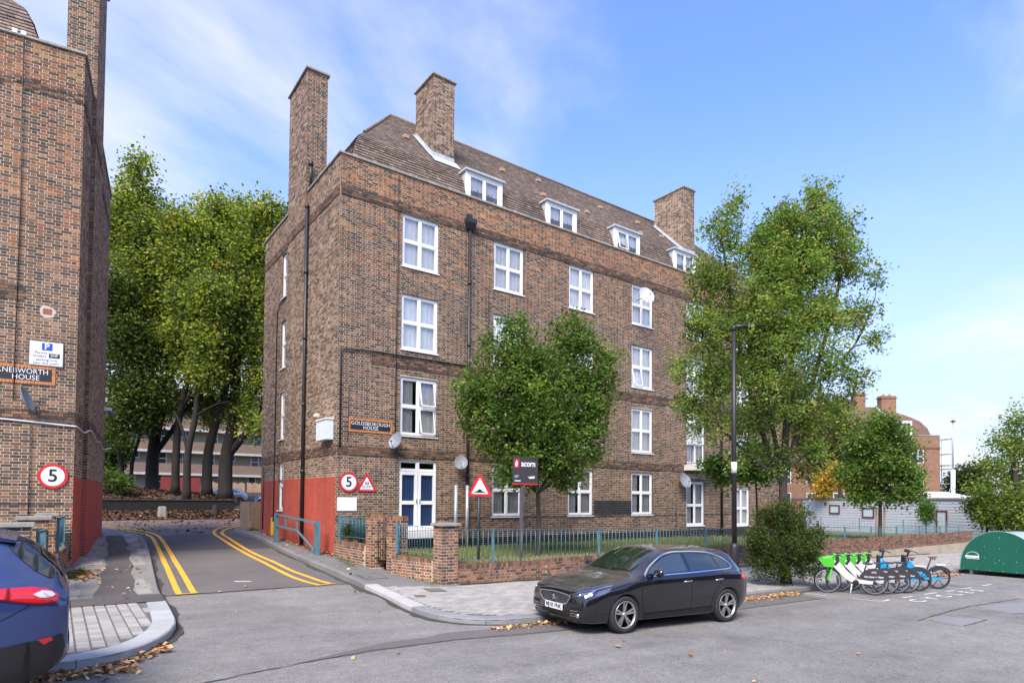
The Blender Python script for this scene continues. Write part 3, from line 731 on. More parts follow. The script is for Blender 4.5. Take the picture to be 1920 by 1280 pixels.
# small tile vents
for (x, t) in ((3.4, .35), (8.2, .55), (10.6, .75), (12.1, .12), (14.2, .62), (9.6, .14), (16.8, .6), (15.6, .1), (17.9, .35)):
    y = 1.5 + t * 2.6; z = 14.28 + (y - 1.40) * 1.007; v = MB(); v.box((x - .1, y - .07, z), (x + .1, y + .10, z + .13)); v.build('tile_vent', [mat('clay_vent', (.42, .26, .18), .8)], gh)

# ---------------- the mirrored block on the left
KA = R(7.0); kfu = (-math.cos(KA), math.sin(KA), 0); ksu = (math.sin(KA), math.cos(KA), 0)
kh, kwall, KF, KG, KP = estate_block('apartment_block', 'windowless looking brown brick block cut off by the left edge of the photo', (-6.535, .43, 0), kfu, ksu, .45, 5.2, [], [], .12, side_chim=(1.88, 4.0), roof=False, frontfn=lambda u, z: (0, 'paint') if (u < .42 and z < -.2) else (0, 'red') if z > 7 and random.random() < .3 else None)
# roof slope: only its lower corner is in view
def kroof():
    zo = .45; flen = 5.2; prof = [(.55, 12.35), (.66, 12.9), (.9, 13.45), (1.15, 13.95), (1.5, 14.28), (4.28, 17.18)]; hx = [.95, 1.05, 1.22, 1.45, 1.75, 4.0]
    lv = [(hx[i], prof[i][0], prof[i][1] + zo) for i in range(6)]; fc = []; rb = MB()
    for i in range(5):
        (xa, ya, za), (xb, yb, zb) = lv[i], lv[i + 1]
        fc.append((KP(flen, ya, za), KP(xa, ya, za), KP(xb, yb, zb), KP(flen, yb, zb)))
        fc.append((KP(xa, ya, za), KP(xa, 8.57 - ya, za), KP(xb, 8.57 - yb, zb), KP(xb, yb, zb)))
    for f in fc: rb.quad(*[v - Vector((0, 0, .012)) for v in f])
    rf = rb.build('roof', [MATS['roof_underlay']], kh, recalc=False)
    return rf, tiles(fc, rf)
krf, kt = kroof()
# ------------------------------------------------------------------ ground, roads, pavements
gm = MB()
gm.quad((-300, -300, -1.6), (600, -300, -1.6), (600, 600, -1.6), (-300, 600, -1.6)); gm.build('ground', [M_ground], kind='structure')
sheet('road', [(-40, -60), (110, -60), (110, -9.2), (2.6, -9.2), (2.6, 23), (-9, 23), (-9, -9), (-40, -9)], lambda x, y: road_z(x, y), M_asph, xs=(0, -14), ys=(-9.4, -8, -7, -6, -5, -4, -3, 0, 8.5, 12, 18, 22))
KR = [(2.4, 12.6), (1.1, 12.2), (.2, 11.6), (-.45, 10.8), (-.75, 9.8), (-.75, 8.6), (-.68, 6.5), (-.85, 3.2), (-1.0, .14), (-.93, -2.6), (-.96, -4.5), (-1.02, -5.8), (-1.16, -7.0), (-1.16, -8.0), (-.93, -8.75), (-.41, -9.2), (.4, -9.36), (1.6, -9.4)]
KL = [(-5.2, 12.6), (-4.72, 11.0), (-4.42, 9.4), (-4.33, 6.9), (-4.55, 3.4), (-4.84, -.2), (-5.08, -3.6), (-5.12, -4.8), (-5.17, -5.8), (-5.26, -7.09), (-5.40, -7.75), (-5.65, -8.41), (-6.07, -9.0), (-6.74, -9.36), (-8.2, -9.45)]
KRs, KLs = smooth_line(KR, 4), smooth_line(KL, 4)
YS = (-9.4, -8, -7, -6, -5.4, -4, -3, -1.5, 0, 3, 6, 8.5, 12)
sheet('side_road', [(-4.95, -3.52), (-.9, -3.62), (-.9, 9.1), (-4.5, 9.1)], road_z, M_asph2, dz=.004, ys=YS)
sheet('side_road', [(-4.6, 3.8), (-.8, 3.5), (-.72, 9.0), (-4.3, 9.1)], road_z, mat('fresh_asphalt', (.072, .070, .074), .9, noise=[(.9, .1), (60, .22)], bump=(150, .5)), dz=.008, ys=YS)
sheet('pavement', KRs[::-1][0:0] + KRs + [(110, -9.4), (110, -5.1), (.9, -5.0), (.45, -3), (.1, -2), (.02, .02), (.02, 12.0)], pave_z, mat('pavement_asphalt', (.165, .163, .158), .9, noise=[(.7, .14), (60, .2)], bump=(140, .5), stain=[(.9, .58, (.11, .105, .09), .6), (2.5, .66, (.20, .19, .16), .6)]), xs=(0, 20, 50), ys=YS)
sheet('pavement', KLs + [(-40, -9.45), (-40, 0), (-6.6, .5), (-5.4, 9.3), (-5.6, 12.0)], lambda x, y: road_z(x, y) + .1, MATS['pavement_asphalt'], xs=(-14,), ys=YS)
sheet('pavement_strip', [(-5.38, 8.4), (-4.86, 8.4), (-4.95, 6.2), (-4.93, 5.2), (-5.10, 4), (-5.08, 2.6), (-5.24, 1.4), (-5.26, 0), (-5.40, -1.0), (-5.38, -2.0), (-5.52, -3.0), (-5.50, -3.9), (-5.1, -4.0), (-5.15, -4.95), (-8, -4.95), (-8, -4.0), (-6.25, -3.95), (-6.20, -3.2), (-6.02, -2.2), (-6.0, -1.0), (-5.80, 0.3), (-5.78, 1.6), (-5.60, 2.8), (-5.58, 4.2), (-5.44, 5.5), (-5.46, 6.8)], lambda x, y: road_z(x, y) + .1, mat('strip_asphalt', (.085, .078, .072), .92, noise=[(.9, .16), (50, .25)], bump=(140, .5), stain=[(1.0, .6, (.14, .13, .12), .5)]), dz=.022, ys=YS)
# deep skirt so that no gap shows under the kerbs
def kerb_run(pts, w, top, m_of, parent, seg=.9, gap=.006, z_of=pave_z, inner=1, drop=.16):
    acc = []; L_ = 0; cur = [pts[0]]; out_ = []
    for a, b in zip(pts, pts[1:]):
        d = math.dist(a, b); n = max(1, int(d / .09))
        for i in range(1, n + 1):
            q = (a[0] + (b[0] - a[0]) * i / n, a[1] + (b[1] - a[1]) * i / n); L_ += d / n; cur.append(q)
            if L_ >= seg: out_.append(cur); cur = [q]; L_ = 0
    if len(cur) > 2: out_.append(cur)
    for s in out_:
        s = s[::3] + ([s[-1]] if (len(s) - 1) % 3 else []); vs = []; fs = []
        for i, p in enumerate(s):
            a, b = s[max(i - 1, 0)], s[min(i + 1, len(s) - 1)]; dx, dy = b[0] - a[0], b[1] - a[1]; l = math.hypot(dx, dy) or 1
            nx, ny = -dy / l * inner, dx / l * inner; e = gap if i == 0 else -gap if i == len(s) - 1 else 0
            px, py = p[0] + dx / l * e, p[1] + dy / l * e; ww = w(p) if callable(w) else w; z = z_of(p[0] + nx * ww, p[1] + ny * ww) + top
            ch = .018
            vs += [(px, py, z - drop), (px, py, z - ch), (px + nx * ch, py + ny * ch, z), (px + nx * ww, py + ny * ww, z), (px + nx * ww, py + ny * ww, z - drop)]
        for i in range(len(s) - 1):
            for k in range(4): fs.append((i * 5 + k, i * 5 + k + 1, (i + 1) * 5 + k + 1, (i + 1) * 5 + k))
        n_ = len(vs); fs += [(0, 1, 2, 3, 4), tuple(range(n_ - 5, n_))[::-1]]
        mb = MB(); mb.add(vs, fs); o = mb.build('kerb_stone', [M_kerb], parent); c = m_of(s[len(s) // 2]); j = random.uniform(.9, 1.1); o.color = (c[0] * j, c[1] * j, c[2] * j, 1)
kr = MB(); kr.box((-.2, -9.36, -2), (-.1, -9.3, -1.9)); kerbR = kr.build('kerb', [M_kerb], kind='structure')
kerb_run(KRs, lambda p: .30 if p[1] < -4.4 else .13, .012, lambda p: (.42, .41, .385) if -7.4 < p[1] < -4.4 else (.22, .22, .225) if p[1] < -7 else (.20, .195, .185), kerbR, inner=1)
kerb_run([(1.6, -9.4), (40, -9.4)], .15, .012, lambda p: (.20, .195, .19), kerbR, seg=.92)
kr = MB(); kr.box((-5.8, -8.36, -2), (-5.7, -8.3, -1.9)); kerbL = kr.build('kerb', [M_kerb], kind='structure')
kerb_run(KLs, lambda p: .33 if p[1] < -4.7 else .13, .012, lambda p: (.38, .38, .37) if p[1] < -4.7 else (.19, .185, .175), kerbL, inner=-1, z_of=lambda x, y: road_z(x, y) + .1)
# block paving: single blocks near the camera, joined ones beyond
_PM = {}
def pave_grid(poly, lx, ly, z_of, dz, colf, parent, single=300, bond=True, gap=.008, rot=0, far=None, name='paver'):
    xs = [p[0] for p in poly]; ys = [p[1] for p in poly]; cells = []
    ny = int((max(ys) - min(ys)) / ly) + 1; nx = int((max(xs) - min(xs)) / lx) + 2
    for j in range(ny):
        for i in range(-1, nx):
            x = min(xs) + (i + (.5 if bond and j % 2 else 0)) * lx; y = min(ys) + j * ly
            if inpoly(x + lx / 2, y + ly / 2, poly): cells.append((x, y, colf()))
    cells.sort(key=lambda c: math.dist(c[:2], (CP.x, CP.y)))
    k = (lx, ly, gap)
    if k not in _PM:
        m = MB(); a, b = lx / 2 - gap / 2, ly / 2 - gap / 2; c = .006
        m.add([(-a, -b, -.02), (a, -b, -.02), (a, b, -.02), (-a, b, -.02), (-a + c, -b + c, 0), (a - c, -b + c, 0), (a - c, b - c, 0), (-a + c, b - c, 0)], [(4, 5, 6, 7), (0, 1, 5, 4), (1, 2, 6, 5), (2, 3, 7, 6), (3, 0, 4, 7)])
        _PM[k] = m.mesh(name, M_paver)
    for x, y, c in cells[:single]:
        o = bpy.data.objects.new(name, _PM[k]); COL.objects.link(o); o.parent = parent; cx, cy = x + lx / 2, y + ly / 2
        z = z_of(cx, cy); o.location = (cx, cy, z + dz + random.uniform(-.001, .0015))
        o.rotation_euler = (math.atan((z_of(cx, cy + .05) - z_of(cx, cy - .05)) / .1), -math.atan((z_of(cx + .05, cy) - z_of(cx - .05, cy)) / .1), 0); o.color = (*c, 1)
    rest = cells[single:]
    if rest:
        V = []; C = []
        for x, y, c in rest:
            t = random.uniform(-.001, .0015)
            for (a, b, h) in ((x + gap / 2, y + gap / 2, -.02), (x + lx - gap / 2, y + gap / 2, -.02), (x + lx - gap / 2, y + ly - gap / 2, -.02), (x + gap / 2, y + ly - gap / 2, -.02),
                              (x + gap / 2 + .006, y + gap / 2 + .006, 0), (x + lx - gap / 2 - .006, y + gap / 2 + .006, 0), (x + lx - gap / 2 - .006, y + ly - gap / 2 - .006, 0), (x + gap / 2 + .006, y + ly - gap / 2 - .006, 0)):
                V.append((a, b, z_of(a, b) + dz + h + t))
            C.append(c)
        np_mesh(name + 's', np.array(V), 8, [(4, 5, 6, 7), (0, 1, 5, 4), (1, 2, 6, 5), (2, 3, 7, 6), (3, 0, 4, 7)], np.array(C), M_paver_s, parent)
def cpale():
    j = random.uniform(.78, 1.14); return (.335 * j, .315 * j, .285 * j)
PR = [(-.66, -4.95), (-.72, -5.8), (-.86, -7.1), (-.84, -7.9), (-.66, -8.5), (-.2, -8.9), (.5, -9.06), (1.7, -9.22), (40, -9.24), (40, -5.5), (1.2, -5.5), (.7, -5.5)]
sh = sheet('pavement_bed', PR, pave_z, M_joint, dz=.004, xs=(0, 20), ys=YS)
pave_grid(PR, .20, .10, pave_z, .013, cpale, sh, gap=.005)
PL = [(-5.56, -5.02), (-5.50, -5.8), (-5.6, -7.0), (-5.85, -8.05), (-6.3, -8.75), (-6.8, -9.05), (-9, -9.12), (-9, -5.02)]
shl = sheet('pavement_bed', PL, lambda x, y: road_z(x, y) + .1, M_joint, dz=.004, ys=YS)
pave_grid(PL, .17, .22, lambda x, y: road_z(x, y) + .1, .013, cpale, shl, bond=False, gap=.018)
def cred():
    j = random.uniform(.75, 1.2); return (.175 * j, .125 * j, .105 * j)
PB = [(-4.55, 9.15), (-.7, 9.1), (-.6, 10.6), (.1, 11.7), (1.1, 12.3), (2.55, 12.7), (2.55, 19.2), (-6.5, 19.2), (-5.3, 12.9), (-4.8, 11.2)]
sb_ = sheet('crossing_bed', PB, road_z, M_joint, dz=.003, ys=(12, 18))
pave_grid(PB, .20, .10, road_z, .012, cred, sb_, single=0, gap=.008)
# flagstones on the left pavement
def flags(poly, lx, ly, z_of, parent, skew=0):
    xs = [p[0] for p in poly]; ys = [p[1] for p in poly]
    y = min(ys); j = 0
    while y < max(ys):
        h = ly * random.uniform(.85, 1.15); x = min(xs) - lx * random.random() * .5
        while x < max(xs):
            w_ = lx * random.uniform(.8, 1.2); mb = MB(); cxm, cym = x + w_ / 2, y + h / 2
            if inpoly(cxm, cym, poly):
                g = .009; q = [(x + g, y + g), (x + w_ - g, y + g), (x + w_ - g, y + h - g), (x + g, y + h - g)]; t = random.uniform(0, .004)
                mb.add([(a, b, z_of(a, b) - .01) for a, b in q] + [(a, b, z_of(a, b) + .012 + t) for a, b in q], [(4, 5, 6, 7), (0, 1, 5, 4), (1, 2, 6, 5), (2, 3, 7, 6), (3, 0, 4, 7)])
                o = mb.build('flagstone', [M_flag], parent); c = random.uniform(.8, 1.15); o.color = (.27 * c, .26 * c, .23 * c, 1)
            x += w_
        y += h; j += 1
LP = lambda x, y: road_z(x, y) + .1
fl = sheet('pavement_bed', [(-5.4, 9.0), (-4.4, 9.0), (-5.2, -3.9), (-6.9, -3.9), (-6.7, .3)], LP, mat('concrete_bed', (.20, .195, .17), .9, noise=[(1.5, .2), (30, .15)], stain=[(1.2, .6, (.10, .11, .06), .6)]), dz=.002, ys=YS)
flags([(-5.45, 8.6), (-5.65, 4), (-6.05, 0), (-6.3, -2), (-6.6, -3.9), (-7.2, -3.9), (-6.9, -.6), (-6.62, .2), (-6.2, 3), (-5.75, 7)], .42, .62, LP, fl)
flags([(-4.80, 8.4), (-4.5, 8.2), (-4.72, 3.4), (-5.02, -.2), (-5.22, -3.7), (-5.46, -3.7), (-5.25, 0), (-4.98, 4)], .30, .62, LP, fl)
# road paint
def line_strip(name, pts, w, m, z_of, dz=.010, kind='structure'):
    pts = smooth_line(pts, 6); vs = []
    for i, p in enumerate(pts):
        a, b = pts[max(i - 1, 0)], pts[min(i + 1, len(pts) - 1)]; dx, dy = b[0] - a[0], b[1] - a[1]; l = math.hypot(dx, dy) or 1; nx, ny = -dy / l, dx / l
        ww = w * random.uniform(.94, 1.05)
        for s in (-.5, .5):
            x, y = p[0] + nx * ww * s, p[1] + ny * ww * s; vs.append((x, y, z_of(x, y) + dz))
    mb = MB(); mb.add(vs, [(2 * i, 2 * i + 1, 2 * i + 3, 2 * i + 2) for i in range(len(pts) - 1)]); return mb.build(name, [m], kind=kind)
LA = [(-4.69, -3.46), (-4.58, -1.55), (-4.44, .76), (-4.19, 4.28), (-3.95, 8.0), (-4.0, 9.4), (-4.25, 11.1), (-4.65, 12.6), (-5.3, 14.0)]
LB = [(-4.40, -3.46), (-4.30, -1.65), (-4.18, .64), (-3.93, 4.18), (-3.70, 8.0), (-3.72, 9.6), (-3.95, 11.4), (-4.4, 13.1), (-5.1, 14.7)]
RA = [(-1.72, -3.61), (-1.86, -2.83), (-1.98, -1.96), (-2.06, .65), (-1.95, 4.09), (-1.77, 7.09), (-1.62, 9.25), (-1.2, 11.2), (-.5, 12.9), (.34, 14.05), (1.3, 14.7)]
RB = [(-1.41, -3.5), (-1.58, -2.37), (-1.74, -1.14), (-1.80, 1.83), (-1.68, 4.51), (-1.50, 7.01), (-1.32, 9.3), (-.85, 11.1), (-.15, 12.6), (.55, 13.5), (1.3, 14.1)]
def rz_hi(x, y): return road_z(x, y) + (.012 if y > 9 else 0)
for p in (LA, LB, RA, RB): line_strip('double_yellow_line', p, .125, M_yellow, rz_hi, dz=.014)
line_strip('double_yellow_line', [(-4.75, -3.50), (-4.32, -3.50)], .07, M_yellow, rz_hi, dz=.018); line_strip('double_yellow_line', [(-1.78, -3.66), (-1.3, -3.56)], .07, M_yellow, rz_hi, dz=.018)
for p in ([(9.43, -9.62), (9.43, -10.22)], [(9.62, -10.79), (9.74, -11.39), (10.3, -11.39)], [(11.0, -11.40), (11.6, -11.43)], [(12.34, -11.42), (13.17, -11.44)], [(13.75, -11.48), (14.28, -11.5)], [(15.07, -11.05), (15.08, -11.42), (15.7, -11.5)], [(16.68, -11.48), (17.5, -11.47)], [(-3.35, -2.35), (-3.0, -2.5)]):
    line_strip('bay_marking', p, .07, M_wline, road_z, dz=.011)
# lettering on the road by the cycle bay, read from the carriageway
for i, chs in enumerate('CYCLES'):
    me = text_me(chs, .62, .001, bold=.012).copy(); o = link('road_lettering', me, M_wline, kind='structure')
    x = 10.75 + i * .84; o.matrix_world = Matrix.Translation((x, -11.86, R0(x) + .012)) @ Matrix.Rotation(math.atan(.019), 4, 'Y') @ Matrix.Diagonal((1.15, .75, 1, 1))
# patches and sunken repairs
for nm, poly, m in (('road_patch', [(7.79, -13.04), (8.59, -13.13), (9.04, -13.8), (7.58, -13.84)], M_asph3), ('road_patch', [(10.98, -13.06), (12.2, -13.16), (13.31, -13.36), (10.94, -13.95), (10.5, -13.87)], M_asph3),
                    ('road_patch', [(-4.4, -10.32), (-3.6, -9.98), (-2.8, -9.66), (-2.0, -9.58), (-1.6, -9.42), (.5, -9.55), (9, -9.6), (9, -10.4), (3, -10.35), (-.8, -10.12), (-1.7, -10.0), (-3.1, -10.1)], M_asph2)):
    sheet(nm, poly, road_z, m, dz=.004, ys=(-10,), xs=(0, 5), kind='structure')
# cracks: thin sunken tar seams
def crack(pts, w=.02):
    P = []
    for a, b in zip(pts, pts[1:]):
        n = max(2, int(math.dist(a, b) / .12))
        for i in range(n): P.append((a[0] + (b[0] - a[0]) * i / n + random.gauss(0, .012), a[1] + (b[1] - a[1]) * i / n + random.gauss(0, .012)))
    P.append(pts[-1]); vs = []
    for i, p in enumerate(P):
        a, b = P[max(i - 1, 0)], P[min(i + 1, len(P) - 1)]; dx, dy = b[0] - a[0], b[1] - a[1]; l = math.hypot(dx, dy) or 1; ww = w * random.uniform(.5, 1.4)
        for s in (-.5, .5): x, y = p[0] - dy / l * ww * s, p[1] + dx / l * ww * s; vs.append((x, y, road_z(x, y) + .009))
    mb = MB(); mb.add(vs, [(2 * i, 2 * i + 1, 2 * i + 3, 2 * i + 2) for i in range(len(P) - 1)]); mb.build('road_crack', [mat('crack_tar', (.05, .05, .05), .9)], kind='structure')
crack([(-6.5, -11.0), (-4.26, -10.3), (-3.11, -10.05), (-1.73, -9.98), (-.8, -10.08), (1.0, -10.2), (4, -10.34), (9, -10.4)], .024)
crack([(-4.95, -3.55), (-2.9, -3.6), (-.95, -3.7)], .035); crack([(7.4, -13.1), (9.3, -12.95), (11, -12.9), (14, -13.1)], .03); crack([(7.58, -13.84), (9.04, -13.82), (9.3, -13.2)], .022)
crack([(10.4, -13.1), (10.5, -13.87), (11, -14.0), (13, -13.5)], .022); crack([(-4.7, -1.2), (-3.8, -1.0), (-3, -1.25), (-2.2, -1.1)], .015)
# lawn behind the garden wall
sheet('lawn', [(.75, -5.0), (1.2, -5.15), (120, -5.15), (120, 80), (25, 80), (25, 9), (24.7, 9), (24.7, .1), (0, .1), (.1, -2.0), (.4, -3.0)], lawn_z, M_grassg, dz=-.015, step=2.4)
# land behind the crossing: leafy bank and far yard
def bank_z(x, y):
    b = lerp(y, [19, 23], [.5, .95])
    if y >= 23.2:
        top = lerp(x, [-4.5, -2.4, .8, 2.0, 4.5], [1.85, 1.70, 1.45, 1.1, .85]); hi = lerp(x, [-4.5, -2.6, -.6, 1.6, 3.2, 6], [2.42, 2.3, 2.08, 1.98, 1.6, 1.0])
        b = lerp(y, [23.2, 23.9, 26.5, 30, 36, 62], [1.57 if x < 1.2 else top, top, hi, hi * .98, 1.75, 2.75])
    return b
sheet('leafy_bank', [(-16, 19.2), (16, 19.2), (16, 23.0), (-16, 23.0)], bank_z, M_soil, dz=.01, step=1.5)
sheet('leafy_bank', [(-16, 23.3), (7, 23.3), (26, 62), (30, 110), (-30, 110), (-16, 60)], bank_z, M_soil, dz=0, step=2)
sheet('yard', [(2.5, 8.6), (24, 8.6), (24, 23.4), (2.5, 23.4)], lambda x, y: .45, M_asph2, dz=0)

# grime lying in the gutters: an uneven dark strip along each kerb foot
M_grime = mat('gutter_grime', (.055, .048, .038), .95, noise=[(6, .3), (40, .3)])
def grime(name, pts, side, w0, w1, z_of):
    vs = []; n = 0
    for a, b in zip(pts, pts[1:]):
        k = max(1, int(math.dist(a, b) / .10))
        for i in range(k):
            x, y = a[0] + (b[0] - a[0]) * i / k, a[1] + (b[1] - a[1]) * i / k; dx, dy = b[0] - a[0], b[1] - a[1]; l = math.hypot(dx, dy) or 1
            w_ = w0 + (w1 - w0) * (.5 + .5 * math.sin(n * .31) * math.sin(n * .083)) * random.uniform(.6, 1.2); nx, ny = dy / l * side, -dx / l * side
            for q in (-.02, w_): vs.append((x + nx * q, y + ny * q, z_of(x + nx * q, y + ny * q) + .0075))
            n += 1
    mb = MB(); mb.add(vs, [(2 * i, 2 * i + 1, 2 * i + 3, 2 * i + 2) for i in range(len(vs) // 2 - 1)]); return mb.build(name, [M_grime], kind='structure')
grime('gutter', KRs + [(40, -9.4)], 1, .05, .20, road_z)
grime('gutter', KLs, -1, .05, .18, road_z)
grime('wall_foot_dirt', [(1.2, -5.32), (30, -5.32)], 1, .02, .12, lambda x, y: pave_z(x, y) + .012)
grime('wall_foot_dirt', [(0, .2), (0, 8.4)], -1, .02, .14, pave_z)
# ------------------------------------------------------------------ garden walls, piers, railings
def brick_box(root, x0, x1, y0, y1, z0, z1, single=120, faces='FLRB', kind='garden', shear=None, soldier=True, zoff=0, part='core'):
    """bricks round a box; shear=(dx per metre of y) keeps slanting walls simple"""
    sh = shear or 0
    ex = Vector((1, 0, 0)); ey = Vector((sh, 1, 0)); en = Vector((1, -sh, 0)).normalized(); ly = ey.length
    mb = MB(); c = (.62, .53, .38)
    fr = {'F': (Frame((0, y0, 0), ex, (0, -1, 0)), x0, x1), 'B': (Frame(((y1 - y0) * sh, y1, 0), ex, (0, 1, 0)), x0, x1),
          'L': (Frame((x0, y0, 0), ey, -en), 0, (y1 - y0) * ly), 'R': (Frame((x1, y0, 0), ey, en), 0, (y1 - y0) * ly)}
    for k, (F, a, b) in fr.items(): mortar_sheet(mb, F, a + .008 if k in 'FB' else a, b - .008 if k in 'FB' else b, z0 - .3, z1 - .012, col=c, d=-.003)
    D = (y1 - y0) * sh
    mb.quad((x0 + .01, y0 + .01, z1 - .02), (x1 - .01, y0 + .01, z1 - .02), (x1 - .01 + D, y1 - .01, z1 - .02), (x0 + .01 + D, y1 - .01, z1 - .02), c)
    core = mb.build(part, [M_mortar], root, attr=True, recalc=False)
    cells = []; zs = z1 - .115 if soldier else z1
    for k in faces:
        F, a, b = fr[k]; rows_cells(F, a, b, z0, zs, zoff=zs + GAP - BH * 40, fn=lambda u, z: (0, kind), cells=cells)
        if soldier:
            n = int((b - a) / .075)
            for i in range(n): cells.append((F, a + i * (b - a) / n, a + (i + 1) * (b - a) / n - .009, zs + .010, z1, 0, bcol(kind)))
    lay_bricks(cells, core, single)
    if soldier:
        tb = MB(); n = int((x1 - x0) / .075) if (x1 - x0) > (y1 - y0) else int((y1 - y0) / .075)
        for i in range(n):
            cc = bcol(kind); cc = (cc[0] * .8 + .03, cc[1] * .8 + .035, cc[2] * .8 + .015)
            if (x1 - x0) > (y1 - y0): tb.box((x0 + i * (x1 - x0) / n, y0, z1 - .03), (x0 + (i + 1) * (x1 - x0) / n - .009, y1, z1 + random.uniform(-.002, .003)), cc)
            else:
                ya = y0 + i * (y1 - y0) / n; yb = y0 + (i + 1) * (y1 - y0) / n - .009; s0, s1 = (ya - y0) * sh, (yb - y0) * sh
                tb.add([(x0 + s0, ya, z1 - .03), (x1 + s0, ya, z1 - .03), (x1 + s1, yb, z1 - .03), (x0 + s1, yb, z1 - .03), (x0 + s0, ya, z1), (x1 + s0, ya, z1), (x1 + s1, yb, z1), (x0 + s1, yb, z1)], [(4, 5, 6, 7), (0, 1, 5, 4), (1, 2, 6, 5), (2, 3, 7, 6), (3, 0, 4, 7)], cc)
        o = tb.build('coping_bricks', [M_brick], core, attr=True); o['kind'] = 'stuff'
    return core
def cap(root, x0, x1, y0, y1, z, h=.08, over=.06, m=None):
    bm = bmesh.new(); bmesh.ops.create_cube(bm, size=1)
    for v in bm.verts: v.co = Vector((v.co.x * (x1 - x0 + 2 * over) + (x0 + x1) / 2, v.co.y * (y1 - y0 + 2 * over) + (y0 + y1) / 2, z + h / 2 + v.co.z * h))
    bmesh.ops.bevel(bm, geom=bm.edges[:], offset=.015, segments=2, affect='EDGES'); me = bpy.data.meshes.new('cap'); bm.to_mesh(me); bm.free()
    return link('cap_stone', me, m or M_stone, root)
GRP = 'brick gate piers of the two gardens'
def pier(x0, x1, y0, y1, z0, z1, label, stone=True, single=160, faces='FL', kind='garden'):
    r = empty('brick_pier', ((x0 + x1) / 2, (y0 + y1) / 2, z0), 0, label, 'pier', GRP); r['worldkids'] = 1
    brick_box(r, x0, x1, y0, y1, z0, z1, single=single, faces='FLRB', soldier=not stone, kind=kind, part='pier_core')
    if stone: cap(r, x0, x1, y0, y1, z1)
    return r
pier(.71, 1.17, -5.30, -4.86, -.33, 1.12, 'tall brick corner pier with a flat stone cap at the pavement corner of the garden', single=120)
pier(.28, .74, -3.42, -3.08, -.2, 1.32, 'brick gate pier without a stone cap, nearer the road, left of the double doors', stone=False, kind='red', single=80)
pier(.10, .50, -2.50, -2.12, -.1, 1.35, 'brick gate pier without a stone cap, nearer the building corner, beside the ivy', stone=False, kind='red', single=80)
def garden_wall(label, *a, **k):
    r = empty('garden_wall', (a[0], a[2], a[4]), 0, label, 'wall', 'low brick garden walls'); r['worldkids'] = 1; brick_box(r, *a, **k); return r
garden_wall('short low brick wall between the building corner and the brick gate piers', .02, .25, -2.12, -.02, -.15, .51, single=110, faces='LR', shear=-.02)
garden_wall('short low brick wall between the gate pier and the stone capped corner pier', .66, .89, -4.84, -3.44, -.32, .30, single=110, faces='LR', shear=-.28)
# the long retaining wall along the pavement, in steps following the slope
gw = empty('garden_wall', (1.2, -5.3, -.33), 0, 'long low brick retaining wall along the pavement under the teal railings', 'wall', 'low brick garden walls'); gw['worldkids'] = 1
segs = [(1.18, 6.0), (6.0, 11.1), (11.1, 18.5), (18.5, 27), (27, 36)]
for i, (a, b) in enumerate(segs):
    # a sheared brick wall: build level and tilt by the slope
    mb = MB(); F = Frame((0, -5.32, 0), (1, 0, -.0157), (0, -1, 0)); F.u = Vector((1, 0, -.0157))
    z1 = .19; z0 = -.50
    mortar_sheet(mb, F, a, b, z0, z1 - .01, col=(.40, .34, .24), d=-.005)
    mb.quad(F.p(a, z1 - .01, -.009), F.p(b, z1 - .01, -.009), F.p(b, z1 - .01, -.33), F.p(a, z1 - .01, -.33), (.2, .18, .13))
    core = mb.build('wall_length', [M_mortar], gw, attr=True, recalc=False); cells = []
    rows_cells(F, a, b, z0 + .05, z1 - .115, zoff=z1 - .115 + GAP - BH * 40, fn=lambda u, z: (0, 'garden'), cells=cells)
    n = int((b - a) / .075)
    for k in range(n): cells.append((F, a + k * (b - a) / n, a + (k + 1) * (b - a) / n - .009, z1 - .105, z1, 0, bcol('garden')))
    lay_bricks(cells, core, 150 if i == 0 else 0)
    tb = MB()
    for k in range(n):
        cc = bcol('garden'); cc = (cc[0] * .7 + .02, cc[1] * .7 + .03, cc[2] * .7 + .01); tb.fbox(F, a + k * (b - a) / n, a + (k + 1) * (b - a) / n - .009, z1 - .03, z1 + .001, -.23, 0, cc)
    o = tb.build('coping_bricks', [M_brick], core, attr=True); o['kind'] = 'stuff'
